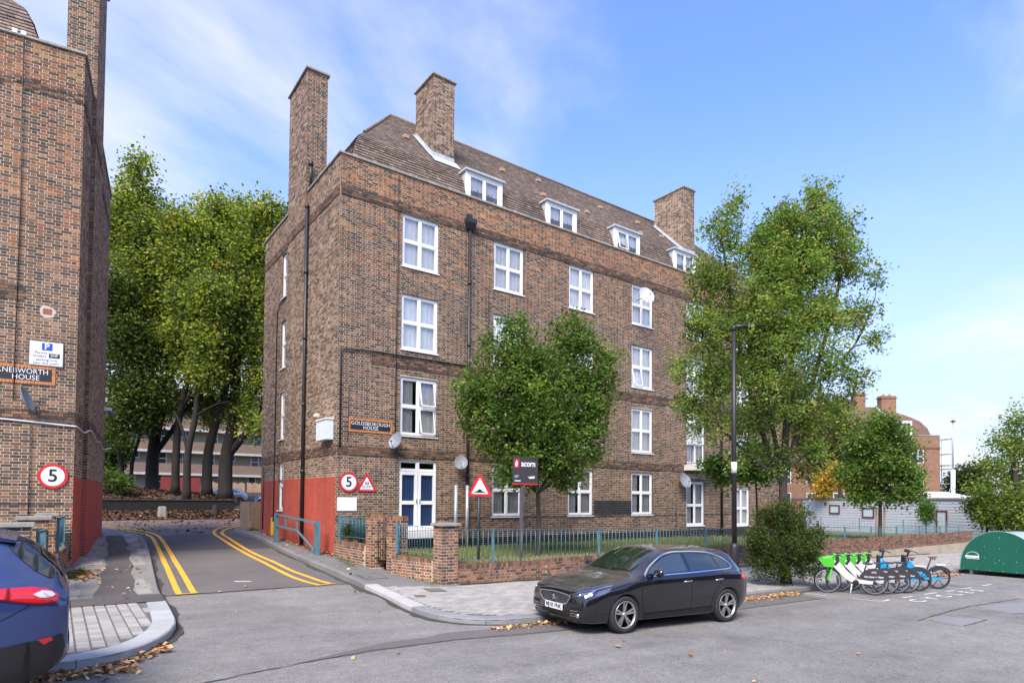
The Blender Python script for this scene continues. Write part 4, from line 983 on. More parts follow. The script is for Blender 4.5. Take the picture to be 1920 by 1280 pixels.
# railings
_RM = {}
def railing(label, pts, zt, zb, posts, spacing=.155, post_w=.055, zpost=None, single=300, flat=False, group='teal railings of the front garden'):
    """pts: polyline (x, y); zt/zb: functions giving top and bottom rail height along distance s"""
    r = empty('railing_fence', (pts[0][0], pts[0][1], zb(0)), 0, label, 'railing', group); r['worldkids'] = 1
    A, B = Vector((*pts[0], 0)), Vector((*pts[-1], 0)); Ln = (B - A).length; d = (B - A).normalized(); nrm = Vector((-d.y, d.x, 0))
    at_ = lambda s, z, o=0: A + d * s + nrm * o + Vector((0, 0, z))
    for zf in (zt, zb):
        mb = MB(); w2, h2 = .020, .005
        vs = [at_(s, zf(s) + q, o) for s in (0, Ln) for (o, q) in ((-w2, -h2), (w2, -h2), (w2, h2), (-w2, h2))]
        mb.add(vs, [(0, 1, 2, 3), (7, 6, 5, 4), (0, 4, 5, 1), (1, 5, 6, 2), (2, 6, 7, 3), (3, 7, 4, 0)]); mb.build('rail', [M_rail], r)
    for s in posts:
        mb = MB(); p = at_(s, 0); zz = zpost if zpost else zb(s) - .12; hw = post_w / 2
        vs = [p + d * a + nrm * b + Vector((0, 0, z)) for z in (zz, zt(s) + .012) for (a, b) in ((-hw, -hw), (hw, -hw), (hw, hw), (-hw, hw))]
        mb.add(vs, [(0, 3, 2, 1), (4, 5, 6, 7), (0, 1, 5, 4), (1, 2, 6, 5), (2, 3, 7, 6), (3, 0, 4, 7)]); mb.build('post', [M_rail], r)
    n = int(Ln / spacing); cnt = 0; far = MB()
    for i in range(1, n):
        s = i * spacing
        if any(abs(s - q) < .05 for q in posts): continue
        h = round(zt(s) - zb(s), 2)
        if cnt < single:
            if h not in _RM:
                m = MB(); m.tube([(0, 0, 0), (0, 0, h)], .0085, 5); _RM[h] = m.mesh('baluster', [M_rail])
            o = bpy.data.objects.new('baluster', _RM[h]); COL.objects.link(o); o.parent = r; o.location = at_(s, zb(s)); cnt += 1
        else: far.tube([at_(s, zb(s)), at_(s, zt(s))], .0085, 4)
    if far.v: far.build('far_balusters', [M_rail], r, kind='stuff')
    return r
railing('long teal railing on the retaining wall beside the pavement, right of the stone capped pier', [(1.17, -5.24), (35.5, -5.24)], lambda s: 1.03 - .0162 * s, lambda s: .265 - .0157 * s,
        [q - 1.17 for q in (2.25, 6.04, 8.6, 11.1, 13.6, 16.1, 18.5, 20.95, 23.43, 26.1, 28.8, 31.4, 34.1)])
railing('short teal railing panel between the building corner and the gate piers, ivy behind it', [(.10, -.12), (.13, -2.12)], lambda s: 1.24, lambda s: .66, [.03], post_w=.075, spacing=.10)
railing('short teal railing panel between the gate pier and the stone capped corner pier', [(.42, -3.42), (.78, -4.86)], lambda s: 1.14 - .07 * s, lambda s: .46 - .03 * s, [.03], post_w=.075, spacing=.10)
# narrow black gate between the two piers
g = empty('garden_gate', (.33, -2.8, -.1), 0, 'narrow see-through garden gate between the two uncapped brick piers', 'gate'); g['worldkids'] = 1
for z in (.05, 1.12):
    mb = MB(); mb.tube([(.40, -3.06, z), (.30, -2.52, z)], .012, 6); mb.build('rail', [M_black], g)
for i in range(6):
    t = i / 5; mb = MB(); mb.tube([(.40 - .1 * t, -3.06 + .54 * t, .05), (.40 - .1 * t, -3.06 + .54 * t, 1.2)], .008, 5); mb.build('bar', [M_black], g)
# mirrored piers and edge-on railings of the left garden
pier(-8.0, -7.22, -4.25, -3.85, -.2, 1.22, 'stone capped brick pier nearest the camera in the left garden, behind the blue car', kind='std')
pier(-7.45, -6.98, -2.95, -2.6, -.15, 1.30, 'stone capped brick pier in the middle of the left garden row', kind='red')
pier(-7.15, -6.86, -1.75, -1.45, -.1, 1.34, 'stone capped brick pier of the left garden nearest the brick building', kind='red')
garden_wall('low mossy brick wall running from the left pier row to the red painted corner', -6.95, -6.76, -1.44, .36, -.1, .55, single=40, faces='LR', shear=.09)
railing('teal railing seen edge on between the two front piers of the left garden', [(-7.13, -3.84), (-7.03, -2.96)], lambda s: 1.12, lambda s: .40, [.03, .85], spacing=.07, group='teal railings of the left garden')
railing('teal railing seen edge on between the rear left pier and the painted corner', [(-6.82, -1.42), (-6.70, .28)], lambda s: 1.30, lambda s: .68, [.03, 1.65], spacing=.07, group='teal railings of the left garden')
for (x, y0, y1, z0, z1) in ((-7.06, -3.80, -3.0, .38, 1.13),): pass
# stone kerb between garden and the side of the block
# ------------------------------------------------------------------ swing barrier on the right pavement
b = empty('swing_barrier', (-.35, .3, .03), 0, 'teal steel swing barrier gate standing in front of the red painted wall', 'barrier'); b['worldkids'] = 1
def bx(name, a, c, w_, h_, m=M_rail, par=b):
    a, c = Vector(a), Vector(c); d = (c - a).normalized(); up = Vector((0, 0, 1)) if abs(d.z) < .9 else Vector((0, 1, 0)); s = d.cross(up).normalized(); u2 = s.cross(d)
    mb = MB(); vs = [p + s * (q * w_ / 2) + u2 * (t * h_ / 2) for p in (a, c) for (q, t) in ((-1, -1), (1, -1), (1, 1), (-1, 1))]
    mb.add(vs, [(0, 1, 2, 3), (7, 6, 5, 4), (0, 4, 5, 1), (1, 5, 6, 2), (2, 6, 7, 3), (3, 7, 4, 0)]); return mb.build(name, [m], par)
bxx = lambda t: -.42 - .10 * t     # from near post (t=0) to far post (t=1)
bx('post', (-.42, .30, -.1), (-.42, .30, 1.08), .115, .115); bx('hanging_stile', (-.435, .45, .12), (-.435, .45, 1.06), .075, .075)
bx('post', (-.53, 4.35, .1), (-.53, 4.35, 1.22), .12, .12)
bx('top_rail', (-.435, .45, 1.03), (-.53, 4.5, 1.20), .06, .06); bx('lower_rail', (-.475, 2.15, .72), (-.53, 4.45, .80), .06, .06)
bx('brace', (-.435, .5, .17), (-.475, 2.15, .72), .05, .05)
for y in (2.15, 3.3): bx('strut', (-.435 - (y - .45) * .0235, y, .72), (-.435 - (y - .45) * .0235, y, 1.08 + (y - 2) * .04), .05, .05)
for z in (.95, .2): bx('hinge', (-.43, .36, z), (-.43, .42, z), .10, .07, M_black)
bx('padlock_box', (-.56, 4.42, 1.0), (-.56, 4.6, 1.0), .08, .14, M_black)
yp = empty('yellow_post', (-.06, 6.6, .3), 0, 'slim yellow upright against the red wall behind the far barrier post', 'post'); yp['worldkids'] = 1
bx('upright', (-.07, 6.55, .2), (-.07, 6.55, 1.02), .08, .12, mat('yellow_plastic', (.75, .50, .03), .5), yp)
tag(bx('cap', (-.07, 6.55, 1.02), (-.07, 6.55, 1.05), .085, .125, M_black, yp))
# timber fence panel closing the gap behind the block
wf = empty('timber_fence', (-.1, 9.3, .3), 0, 'weathered timber fence end behind the red wall corner of the large block', 'fence'); wf['worldkids'] = 1
for i in range(5):
    x = -.24 + i * .10; mb = MB(); mb.box((x, 9.15 + i * .01, .15), (x + .09, 9.18 + i * .01, 1.62 - random.uniform(0, .04))); mb.build('board', [M_wood], wf)
for i in range(14):
    x = .26; y = 9.3 + i * .12; mb = MB(); mb.box((-.26, y, .2), (-.235, y + .11, 1.6)); mb.build('board', [M_wood], wf)
# ------------------------------------------------------------------ signs
def disc(root, F, u, z, r, d, m, name, n=40, th=.004):
    mb = MB(); mb.prism([(u + r * math.cos(2 * math.pi * k / n), z + r * math.sin(2 * math.pi * k / n)) for k in range(n)], d, d + th, lambda a, b_, dd: F.p(a, b_, dd)); return mb.build(name, [m], root)
def poly(root, F, pts, d, th, m, name): mb = MB(); mb.prism(pts, d, d + th, lambda a, b_, dd: F.p(a, b_, dd)); return mb.build(name, [m], root)
def tri(cx, cz, r, rnd=.035, k=5):
    P = []
    for a in (90, 210, 330):
        vx, vz = cx + (r - rnd * 2) * math.cos(R(a)), cz + (r - rnd * 2) * math.sin(R(a))
        for i in range(k + 1): t = R(a - 60 + 120 * i / k); P.append((vx + rnd * math.cos(t), vz + rnd * math.sin(t)))
    return P
def speed5(F, u, z, label, r=.305):
    s = empty('speed_limit_sign', F.p(u, z, .03), 0, label, 'road sign', 'round 5 signs'); s['worldkids'] = 1
    disc(s, F, u, z, r, .035, M_red, 'red_ring'); disc(s, F, u, z, r * .78, .0395, M_signw, 'white_face')
    for dz in (-.1, .1):
        q = MB(); q.fbox(F, u - .2, u + .2, z + dz - .02, z + dz + .02, .004, .034); q.build('bracket', [M_steel], s)
    text('5', r * 1.42, M_signk, s, F.M(u, z, .046), name='numeral', bold=.006); return s
speed5(GF, .41, 2.28, 'round 5 speed limit sign with red border, left of the SLOW triangle')
speed5(KF, .41, 2.27, 'round 5 speed limit sign with red border on the brick wall at the left')
s = empty('slow_children_sign', GF.p(1.0, 2.22, .03), 0, 'red bordered triangular SLOW sign with two running figures, beside the 5 sign', 'road sign'); s['worldkids'] = 1
poly(s, GF, tri(1.0, 2.20, .40), .035, .004, M_red, 'red_triangle'); poly(s, GF, tri(1.0, 2.195, .27, .015), .0395, .003, M_signw, 'white_face')
text('SLOW', .115, M_signk, s, GF.M(1.0, 2.155, .044)); poly(s, GF, [(.87, 2.079), (1.13, 2.079), (1.13, 2.089), (.87, 2.089)], .0430, .001, M_dish, 'small_print_line')
for dx in (-.035, .035):
    fg = MB(); u, z = 1.0 + dx, 2.235
    for pts, r_ in (([(0, .03), (0, .065)], .012), ([(0, .03), (-.022, -.015)], .007), ([(0, .03), (.022, -.012)], .007), ([(0, .06), (-.022, .03)], .005), ([(0, .06), (.022, .04)], .005)):
        fg.tube([GF.p(u + a, z + b_, .045) for a, b_ in pts], r_, 5)
    disc(s, GF, u, z + .085, .013, .043, M_signk, 'figure_head', 12); fg.build('running_figure', [M_signk], s)
s = tag(poly(None, GF, [(.06, 1.40), (.68, 1.40), (.68, 1.82), (.06, 1.82)], .012, .02, M_signw, 'blank_panel'), 'blank white rectangular board on the brick corner under the 5 sign', 'sign')
# name plates
def plate(F, u0, u1, z0, z1, rows, label, size, sgn=1, inset=.075):
    s = empty('name_plaque', F.p((u0 + u1) / 2, (z0 + z1) / 2, .01), 0, label, 'sign', 'house name plaques'); s['worldkids'] = 1
    poly(s, F, [(u0 + inset, z0 + inset), (u1 - inset, z0 + inset), (u1 - inset, z1 - inset), (u0 + inset, z1 - inset)], .006, .012, M_plaqueb, 'black_panel')
    n = int((u1 - u0) / .068)
    for i in range(n):
        for z in (z0, z1 - inset):
            a = u0 + i * (u1 - u0) / n; o = poly(s, F, [(a, z), (a + (u1 - u0) / n - .006, z), (a + (u1 - u0) / n - .006, z + inset - .004), (a, z + inset - .004)], .006, .018, M_tilefr, 'edge_tile'); j = random.uniform(.85, 1.1); o.color = (.50 * j, .20 * j, .065 * j, 1)
    m_ = int((z1 - z0 - 2 * inset) / .068)
    for i in range(m_):
        for u in (u0, u1 - inset + .004):
            c = z0 + inset + i * (z1 - z0 - 2 * inset) / m_; o = poly(s, F, [(u, c), (u + inset - .006, c), (u + inset - .006, c + (z1 - z0 - 2 * inset) / m_ - .006), (u, c + (z1 - z0 - 2 * inset) / m_ - .006)], .006, .018, M_tilefr, 'edge_tile'); j = random.uniform(.85, 1.1); o.color = (.50 * j, .20 * j, .065 * j, 1)
    for body, u, z, sx in rows: text(body, size, M_signw, s, F.M(u, z, .0205), spacing=1.02, sx=sx, bold=-.001)
    return s
plate(GF, .37, 1.86, 3.86, 4.30, [('GOLDSBOROUGH', 1.115, 4.135, 1.0), ('HOUSE', 1.115, 4.005, 1.0)], 'black name plaque reading GOLDSBOROUGH HOUSE framed by orange tiles', .158)
for u in (0,): pass
plate(KF, .42, 2.0, 4.50, 4.95, [('KNEBWORTH', 1.06, 4.795, .90), ('HOUSE', 1.0, 4.645, .95)], 'black name plaque reading KNEBWORTH HOUSE framed by orange tiles', .175)
s = empty('permit_parking_sign', KF.p(.61, 5.25, .02), 0, 'white permit holders parking sign with blue P above the left name plaque', 'sign'); s['worldkids'] = 1
poly(s, KF, [(.27, 4.96), (.95, 4.96), (.95, 5.56), (.27, 5.56)], .03, .008, mat('sign_edge', (.2, .2, .2), .5), 'sign_plate'); poly(s, KF, [(.285, 4.975), (.935, 4.975), (.935, 5.545), (.285, 5.545)], .0385, .003, M_signw, 'sign_face')
poly(s, KF, [(.49, 5.34), (.70, 5.34), (.70, 5.52), (.49, 5.52)], .042, .003, M_signb, 'blue_square'); text('P', .20, M_signw, s, KF.M(.60, 5.43, .0465), bold=.004)
text('Permit', .088, M_signk, s, KF.M(.72, 5.275, .043)); text('holders', .088, M_signk, s, KF.M(.745, 5.195, .043)); text('parking only', .088, M_signk, s, KF.M(.60, 5.105, .043)); text('past this point', .088, M_signk, s, KF.M(.61, 5.025, .043))
poly(s, KF, [(.34, 5.165), (.56, 5.165), (.56, 5.275), (.34, 5.275)], .042, .003, M_signk, 'black_square'); text('SHF', .095, M_signw, s, KF.M(.45, 5.222, .0465))
# clay air brick with its patch of white mortar
s = empty('air_brick', KF.p(.62, 6.31, .01), 0, 'orange clay air brick in a ragged patch of white mortar, above the parking sign', 'vent'); s['worldkids'] = 1
pp = [(.62 + .17 * random.uniform(.8, 1.1) * math.cos(t), 6.30 + .15 * random.uniform(.8, 1.15) * math.sin(t)) for t in [2 * math.pi * k / 18 for k in range(18)]]
poly(s, KF, pp, .002, .004, mat('white_mortar', (.5, .47, .42), .9, noise=(30, .2)), 'mortar_patch'); poly(s, KF, [(.53, 6.24), (.71, 6.24), (.71, 6.38), (.53, 6.38)], .006, .008, mat('terracotta', (.42, .15, .06), .8), 'vent_plate')
for k in range(5): poly(s, KF, [(.55 + k * .032, 6.25), (.56 + k * .032, 6.25), (.56 + k * .032, 6.37), (.55 + k * .032, 6.37)], .0145, .002, mat('vent_slot', (.10, .04, .02), .9), 'slot')
# ------------------------------------------------------------------ satellite dishes
def dish(F, u, z, r, label, yaw=0, m=None, stand=.22, tiltup=22, grp='satellite dishes'):
    s = empty('satellite_dish', F.p(u, z, 0), 0, label, 'satellite dish', grp); s['worldkids'] = 1
    c = F.p(u, z, stand); ax = Matrix.Rotation(R(yaw), 3, 'Z') @ F.n; ax = (ax * math.cos(R(tiltup)) + Vector((0, 0, math.sin(R(tiltup))))).normalized()
    q = ax.to_track_quat('Z', 'Y').to_matrix().to_4x4(); Mx = Matrix.Translation(c) @ q
    prof = [(0, 0)] + [(r * t, .30 * r * t * t) for t in (.2, .4, .6, .8, .95, 1)] + [(r * 1.02, .31 * r), (r * 1.0, .27 * r), (r * .6, .07 * r), (0, -.02)]
    mb = MB(); mb.lathe(prof, Mx @ Matrix.Diagonal((.93, 1.06, 1, 1)), 28); mb.build('dish', [m or M_dish], s)
    am = MB(); low = Mx @ Vector((0, -r * 1.0, .28 * r)); foc = Mx @ Vector((0, -r * .45, r * 1.05)); am.tube([low, foc], .009, 6); am.tube([Mx @ Vector((0, 0, -.02)), F.p(u, z - .05, .05), F.p(u, z - .05, 0)], .018, 6); am.build('arm', [M_black], s)
    lb = MB(); dr = (Mx @ Vector((0, 0, 0)) - foc).normalized(); lb.tube([foc, foc + dr * .07], .022, 8); lb.build('receiver', [M_black], s)
    return s
dish(GF, 1.90, 3.62, .26, 'grey satellite dish low on the block just below and right of the name plaque', yaw=-66, stand=.25)
dish(GF, 4.33, 3.02, .24, 'grey satellite dish mounted beside the black downpipe above the hump warning sign', yaw=-30, stand=.25)
dish(GF, 13.35, 10.55, .37, 'large white satellite dish in front of a top floor window', yaw=-18, m=mat('dish_white', (.52, .52, .52), .5), stand=.55)
dish(GF, 16.32, 2.68, .33, 'blue grey satellite dish beside the french window under the balcony', yaw=-10, stand=.25)
dish(KF, .98, 4.05, .30, 'grey satellite dish seen edge on under the left name plaque', yaw=80, stand=.30)
# ------------------------------------------------------------------ alarm box, flood lamp, camera, cables
s = empty('junction_box', GG.p(.45, 3.95, .1), 0, 'pale grey equipment box on the side wall near the corner', 'box'); s['worldkids'] = 1
q = MB(); q.fbox(GG, .20, 1.15, 3.60, 4.22, .02, .24); q.build('box_body', [mat('box_grey', (.62, .68, .69), .5, noise=(6, .08))], s)
q = MB(); q.fbox(GG, .17, 1.18, 4.22, 4.26, .01, .27); q.build('box_lid', [M_white], s)
s = empty('flood_lamp', GG.p(1.4, 4.38, .2), 0, 'small dome flood lamp above the pale equipment box', 'lamp'); s['worldkids'] = 1
q = MB(); q.lathe([(0, .14), (.07, .12), (.12, .06), (.13, -.02), (0, -.02)], Matrix.Translation(GG.p(1.15, 4.36, .22)), 16); q.tube([GG.p(1.15, 4.4, 0), GG.p(1.15, 4.4, .2)], .02, 6); q.build('lamp_housing', [mat('lamp_cream', (.45, .42, .33), .6)], s)
q = MB(); q.lathe([(0, -.10), (.06, -.08), (.11, -.022), (0, -.022)], Matrix.Translation(GG.p(1.15, 4.36, .22)), 16); q.build('diffuser', [mat('amber_lens', (.42, .28, .08), .3)], s)
s = empty('security_camera', KG.p(8.3, 4.9, .1), 0, 'small white dome security camera high on the far end of the left block', 'camera'); s['worldkids'] = 1
q = MB(); q.fbox(KG, 8.2, 8.5, 4.92, 5.04, 0, .22); q.build('bracket', [M_signw], s); q = MB(); q.lathe([(0, -.18), (.08, -.15), (.12, -.06), (.13, 0), (0, 0)], Matrix.Translation(KG.p(8.35, 4.92, .22)), 14); q.build('dome', [M_dish], s)
s = empty('wall_cable', KF.p(1, 3.56, .04), 0, 'thick white cable strung across the left block below the dish', 'cable'); s['worldkids'] = 1
q = MB(); pts = [KF.p(2.4, 3.65, .03), KF.p(1.46, 3.61, .035), KF.p(.64, 3.56, .035), KF.p(.05, 3.52, .04), KG.p(.15, 3.52, .04), KG.p(1.5, 3.50, .05), KG.p(2.0, 3.60, .16), KG.p(3.9, 3.42, .16), KG.p(4.6, 3.5, .05), KG.p(6.4, 3.6, .05), KG.p(7.4, 3.45, .05), KG.p(8.9, 3.6, .2)]
q.tube([Vector(p) for p in smooth_line([tuple(p) for p in pts], 4)], .022, 6); q.build('cable', [mat('white_cable', (.6, .6, .6), .5)], s)
q = MB(); q.tube([KF.p(1.24, 12.9, .04), KF.p(1.2, 9, .03), KF.p(1.22, 4.1, .03)], .012, 5); q.build('cable', [M_cable], s); q = MB(); q.tube([KF.p(.87, 3.5, .03), KF.p(.87, .4, .03)], .012, 5); q.build('cable', [M_cable], s)
for u in (1.24, 1.41):
    q = MB(); q.fbox(KF, u - .05, u + .05, 12.98, 13.08, .0, .06); tag(q.build('white_clip_box', [M_signw]), 'small white junction box, ' + ('right' if u < 1.3 else 'left') + ' one of the pair at the top of the left block', 'box', 'white boxes under the parapet')
# pale vertical poles beside the double door
for i, u in enumerate((3.96, 4.41)):
    q = MB(); q.tube([(u, -.55, .05), (u, -.55, 2.26)], .062, 12); tag(q.build('steel_pole', [M_steel]), ('left' if i == 0 else 'right') + ' one of two pale grey upright poles beside the double doors', 'pole', 'pale poles beside the doors')
# ------------------------------------------------------------------ hump warning sign and sale board
SF = Frame((2.12, -4.80, 0), (.985, -.17, 0), (-.17, -.985, 0))
s = empty('warning_sign', (2.12, -4.8, .1), 0, 'triangular road hump warning sign on a black post inside the garden railing', 'road sign'); s['worldkids'] = 1
q = MB(); q.tube([(2.12, -4.76, -.1), (2.12, -4.76, 2.3)], .038, 10); q.build('post', [M_black], s)
poly(s, SF, tri(0, 2.08, .42, .03), .0, .004, M_red, 'red_triangle'); poly(s, SF, tri(0, 2.075, .285, .015), .0045, .003, M_signw, 'white_face')
hp = [(-.16, 1.965)] + [(-.16 + .32 * i / 16, 1.985 + .075 * math.exp(-((i - 7.5) / 3.6) ** 2)) for i in range(17)] + [(.16, 1.965)]
poly(s, SF, hp, .008, .003, M_signk, 'hump_symbol')
s = empty('letting_board', (3.45, -4.9, .05), 0, 'charcoal estate agent board reading acorn on a grey post under the maple', 'sign'); s['worldkids'] = 1
q = MB(); q.box((3.415, -4.90, -.1), (3.485, -4.83, 2.25)); q.build('post', [mat('board_post', (.09, .08, .10), .7)], s)
BF = Frame((3.54, -4.92, 0), (1, -.09, 0), (-.09, -1, 0)); kb = mat('board_charcoal', (.045, .042, .044), .5)
poly(s, BF, [(-.42, 2.20), (.40, 2.20), (.40, 2.97), (-.42, 2.97)], 0, .02, kb, 'board'); poly(s, BF, [(-.42, 2.20), (.40, 2.20), (.40, 2.235), (-.42, 2.235)], .0205, .002, M_red, 'red_edge')
poly(s, BF, [(-.38, 2.66), (-.22, 2.66), (-.22, 2.90), (-.38, 2.90)], .0205, .003, mat('board_red', (.55, .03, .04), .5), 'red_logo'); poly(s, BF, [(-.335, 2.69), (-.28, 2.70), (-.265, 2.80), (-.30, 2.87), (-.325, 2.82), (-.345, 2.76)], .0245, .002, M_signw, 'acorn_emblem')
text('acorn', .235, M_signw, s, BF.M(.08, 2.775, .0225), bold=.005, sx=.86); text('LET', .085, M_signw, s, BF.M(-.30, 2.42, .0225)); poly(s, BF, [(-.36, 2.292), (-.17, 2.292), (-.17, 2.318), (-.36, 2.318)], .0205, .002, M_signw, 'small_print_line'); poly(s, BF, [(.06, 2.46), (.10, 2.40), (.15, 2.43), (.30, 2.44), (.28, 2.38), (.12, 2.37), (.08, 2.41)], .0205, .002, M_signw, 'bird_emblem')
# ------------------------------------------------------------------ street lamp
s = empty('street_lamp', (7.18, -9.0, -.53), 0, 'slim black street lamp behind the black car', 'street lamp'); s['worldkids'] = 1
q = MB(); q.tube([(7.18, -9, -.6), (7.18, -9, .62), (7.18, -9, .72)], [.105, .105, .085], 14); q.build('base', [M_black], s)
q = MB(); q.tube([(7.18, -9, .72), (7.18, -9, 6.28)], [.066, .05], 12); q.build('column', [M_black], s)
q = MB(); q.tube([(7.16, -9, 6.20), (7.18, -9.0, 6.30), (7.30, -9.03, 6.33)], .055, 10); q.build('bracket', [M_black], s)
hd = MB(); vs = []
for t, w_, h_, zc in ((0, .05, .045, 6.31), (.15, .085, .055, 6.33), (.35, .11, .06, 6.355), (.6, .11, .045, 6.385), (.85, .08, .02, 6.405), (.95, .03, .008, 6.41)):
    for (a, b_) in ((-1, -.6), (1, -.6), (1, .3), (.5, 1), (-.5, 1), (-1, .3)): vs.append((7.2 + t * .93, -9.03 - t * .35 + a * w_, zc + b_ * h_))
hd.add(vs, [(i * 6 + k, i * 6 + (k + 1) % 6, (i + 1) * 6 + (k + 1) % 6, (i + 1) * 6 + k) for i in range(5) for k in range(6)] + [tuple(range(6))[::-1], tuple(range(30, 36))], smooth=True); hd.build('lamp_head', [M_black], s)
q = MB(); q.tube([(7.18, -9, 2.52), (7.18, -9, 2.80)], .072, 12); q.build('white_sticker', [M_signw], s)
# ------------------------------------------------------------------ stones, covers
for i, (x, y, z, w_, lab) in enumerate(((-2.15, 20.5, .62, .22, 'pale squat stone bollard in the leaves before the tree bank'), (.53, 20.6, .62, .13, 'dark narrow bollard in the leaves, right of the pale stone'))):
    bm = bmesh.new(); bmesh.ops.create_cube(bm, size=1)
    for v in bm.verts: k = 1 if v.co.z < 0 else .86; v.co = Vector((x + v.co.x * 2 * w_ * k, y + v.co.y * 2 * w_ * k, z + .3 + v.co.z * (.66 if i == 0 else .8)))
    bmesh.ops.bevel(bm, geom=bm.edges[:], offset=.05, segments=3, affect='EDGES'); me = bpy.data.meshes.new('stone_bollard'); bm.to_mesh(me); bm.free()
    tag(link('stone_bollard', me, M_stone if i == 0 else M_bark), lab, 'bollard')
def cover(pts, lab, zf, m=None, dz=.018):
    s = empty('inspection_cover', (pts[0][0], pts[0][1], zf(*pts[0])), 0, lab, 'manhole cover', 'covers set in the ground'); s['worldkids'] = 1
    c = (sum(p[0] for p in pts) / 4, sum(p[1] for p in pts) / 4)
    for k, d_, mm, nm in ((1, dz, mat('rusty_iron', (.10, .075, .06), .8, noise=(40, .3)), 'frame'), (.86, dz + .003, m or mat('cover_plate', (.15, .135, .12), .85, noise=(30, .25)), 'plate')):
        q = MB(); q.add([(c[0] + (x - c[0]) * k, c[1] + (y - c[1]) * k, zf(x, y) + d_) for x, y in pts], [(0, 1, 2, 3)]); q.build(nm, [mm], s)
cover([(-.02, -6.05), (.36, -6.2), (.42, -5.72), (.04, -5.58)], 'rusty square inspection cover in the pale block paving near the corner pier', pave_z, dz=.020)
cover([(-.60, -6.50), (-.38, -6.56), (-.34, -6.34), (-.56, -6.28)], 'small grey stopcock cover in the pale block paving', pave_z, dz=.020)
cover([(-.66, -3.95), (-.06, -4.0), (-.06, -3.35), (-.66, -3.3)], 'flush tarmac filled inspection cover on the side road pavement', pave_z, MATS['pavement_asphalt'], dz=.006)
cover([(-2.9, 14.6), (-1.4, 14.6), (-1.4, 15.6), (-2.9, 15.6)], 'wide iron cover in the brick paved crossing', road_z, dz=.018)
# bed wall along the leafy bank, its colours darkened for the tree shade
s = empty('bank_wall', (-6, 23, .9), 0, 'dark low retaining wall in front of the tree bank', 'wall'); s['worldkids'] = 1
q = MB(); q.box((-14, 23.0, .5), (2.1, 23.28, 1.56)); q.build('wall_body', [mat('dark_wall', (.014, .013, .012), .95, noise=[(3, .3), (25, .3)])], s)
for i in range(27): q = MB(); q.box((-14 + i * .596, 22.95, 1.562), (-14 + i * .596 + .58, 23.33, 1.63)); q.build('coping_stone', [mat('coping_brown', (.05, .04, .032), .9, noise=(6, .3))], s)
# ------------------------------------------------------------------ vehicles
def dusty(m, n, l, b, src):
    geo = n.new('ShaderNodeNewGeometry'); s = n.new('ShaderNodeSeparateXYZ'); l.new(geo.outputs['Normal'], s.inputs[0])
    t = n.new('ShaderNodeTexNoise'); t.inputs['Scale'].default_value = 4; t.inputs['Detail'].default_value = 8; l.new(geo.outputs['Position'], t.inputs[0])
    r = n.new('ShaderNodeMapRange'); r.interpolation_type = 'SMOOTHSTEP'; r.inputs['From Min'].default_value = .62; r.inputs['From Max'].default_value = .96; r.inputs['To Max'].default_value = .20; l.new(s.outputs[2], r.inputs[0])
    k = n.new('ShaderNodeMath'); k.operation = 'MULTIPLY'; l.new(r.outputs[0], k.inputs[0]); r2 = n.new('ShaderNodeMapRange'); r2.inputs['From Min'].default_value = .3; r2.inputs['From Max'].default_value = .7; r2.inputs['To Min'].default_value = .7; r2.inputs['To Max'].default_value = 1.2; l.new(t.outputs[0], r2.inputs[0]); l.new(r2.outputs[0], k.inputs[1])
    dd = n.new('ShaderNodeBsdfDiffuse'); dd.inputs[0].default_value = (.23, .205, .18, 1); mx = n.new('ShaderNodeMixShader'); l.new(k.outputs[0], mx.inputs[0]); l.new(b.outputs[0], mx.inputs[1]); l.new(dd.outputs[0], mx.inputs[2]); l.new(mx.outputs[0], n['Material Output'].inputs[0])
M_cblack = mat('black_car_paint_dusty', (.006, .006, .008), .10, spec=.5, coat=1, fn=dusty)
M_cglass = mat('car_glass', (.012, .018, .018), .04, spec=.9, coat=1)
M_cside = mat('car_side_glass', (.030, .040, .044), .05, spec=.9, coat=1)  # lighter base colour stands in for reflections in the side glass
M_ctrim = mat('black_trim', (.012, .012, .013), .5)
M_seam = mat('panel_gap', (.002, .002, .002), .6)
M_alu = mat('machined_alloy', (.60, .57, .55), .3, .9); M_alud = mat('dark_alloy', (.03, .03, .035), .4, .6)
M_head = mat('headlamp_glass', (.16, .18, .20), .06, .6, coat=1); M_bulb = mat('lamp_reflector', (.8, .8, .82), .1, 1)
M_plate = mat('number_plate_white', (.72, .72, .72), .4)
M_cblue = mat('blue_car_paint', (.030, .055, .165), .25, .4, spec=.5, coat=1)
M_tail = mat('tail_lamp_red', (.52, .010, .012), .08, coat=1); M_taild = mat('tail_lamp_dark', (.16, .006, .008), .1, coat=1); M_clear = mat('tail_lamp_clear', (.55, .52, .52), .08, coat=1)

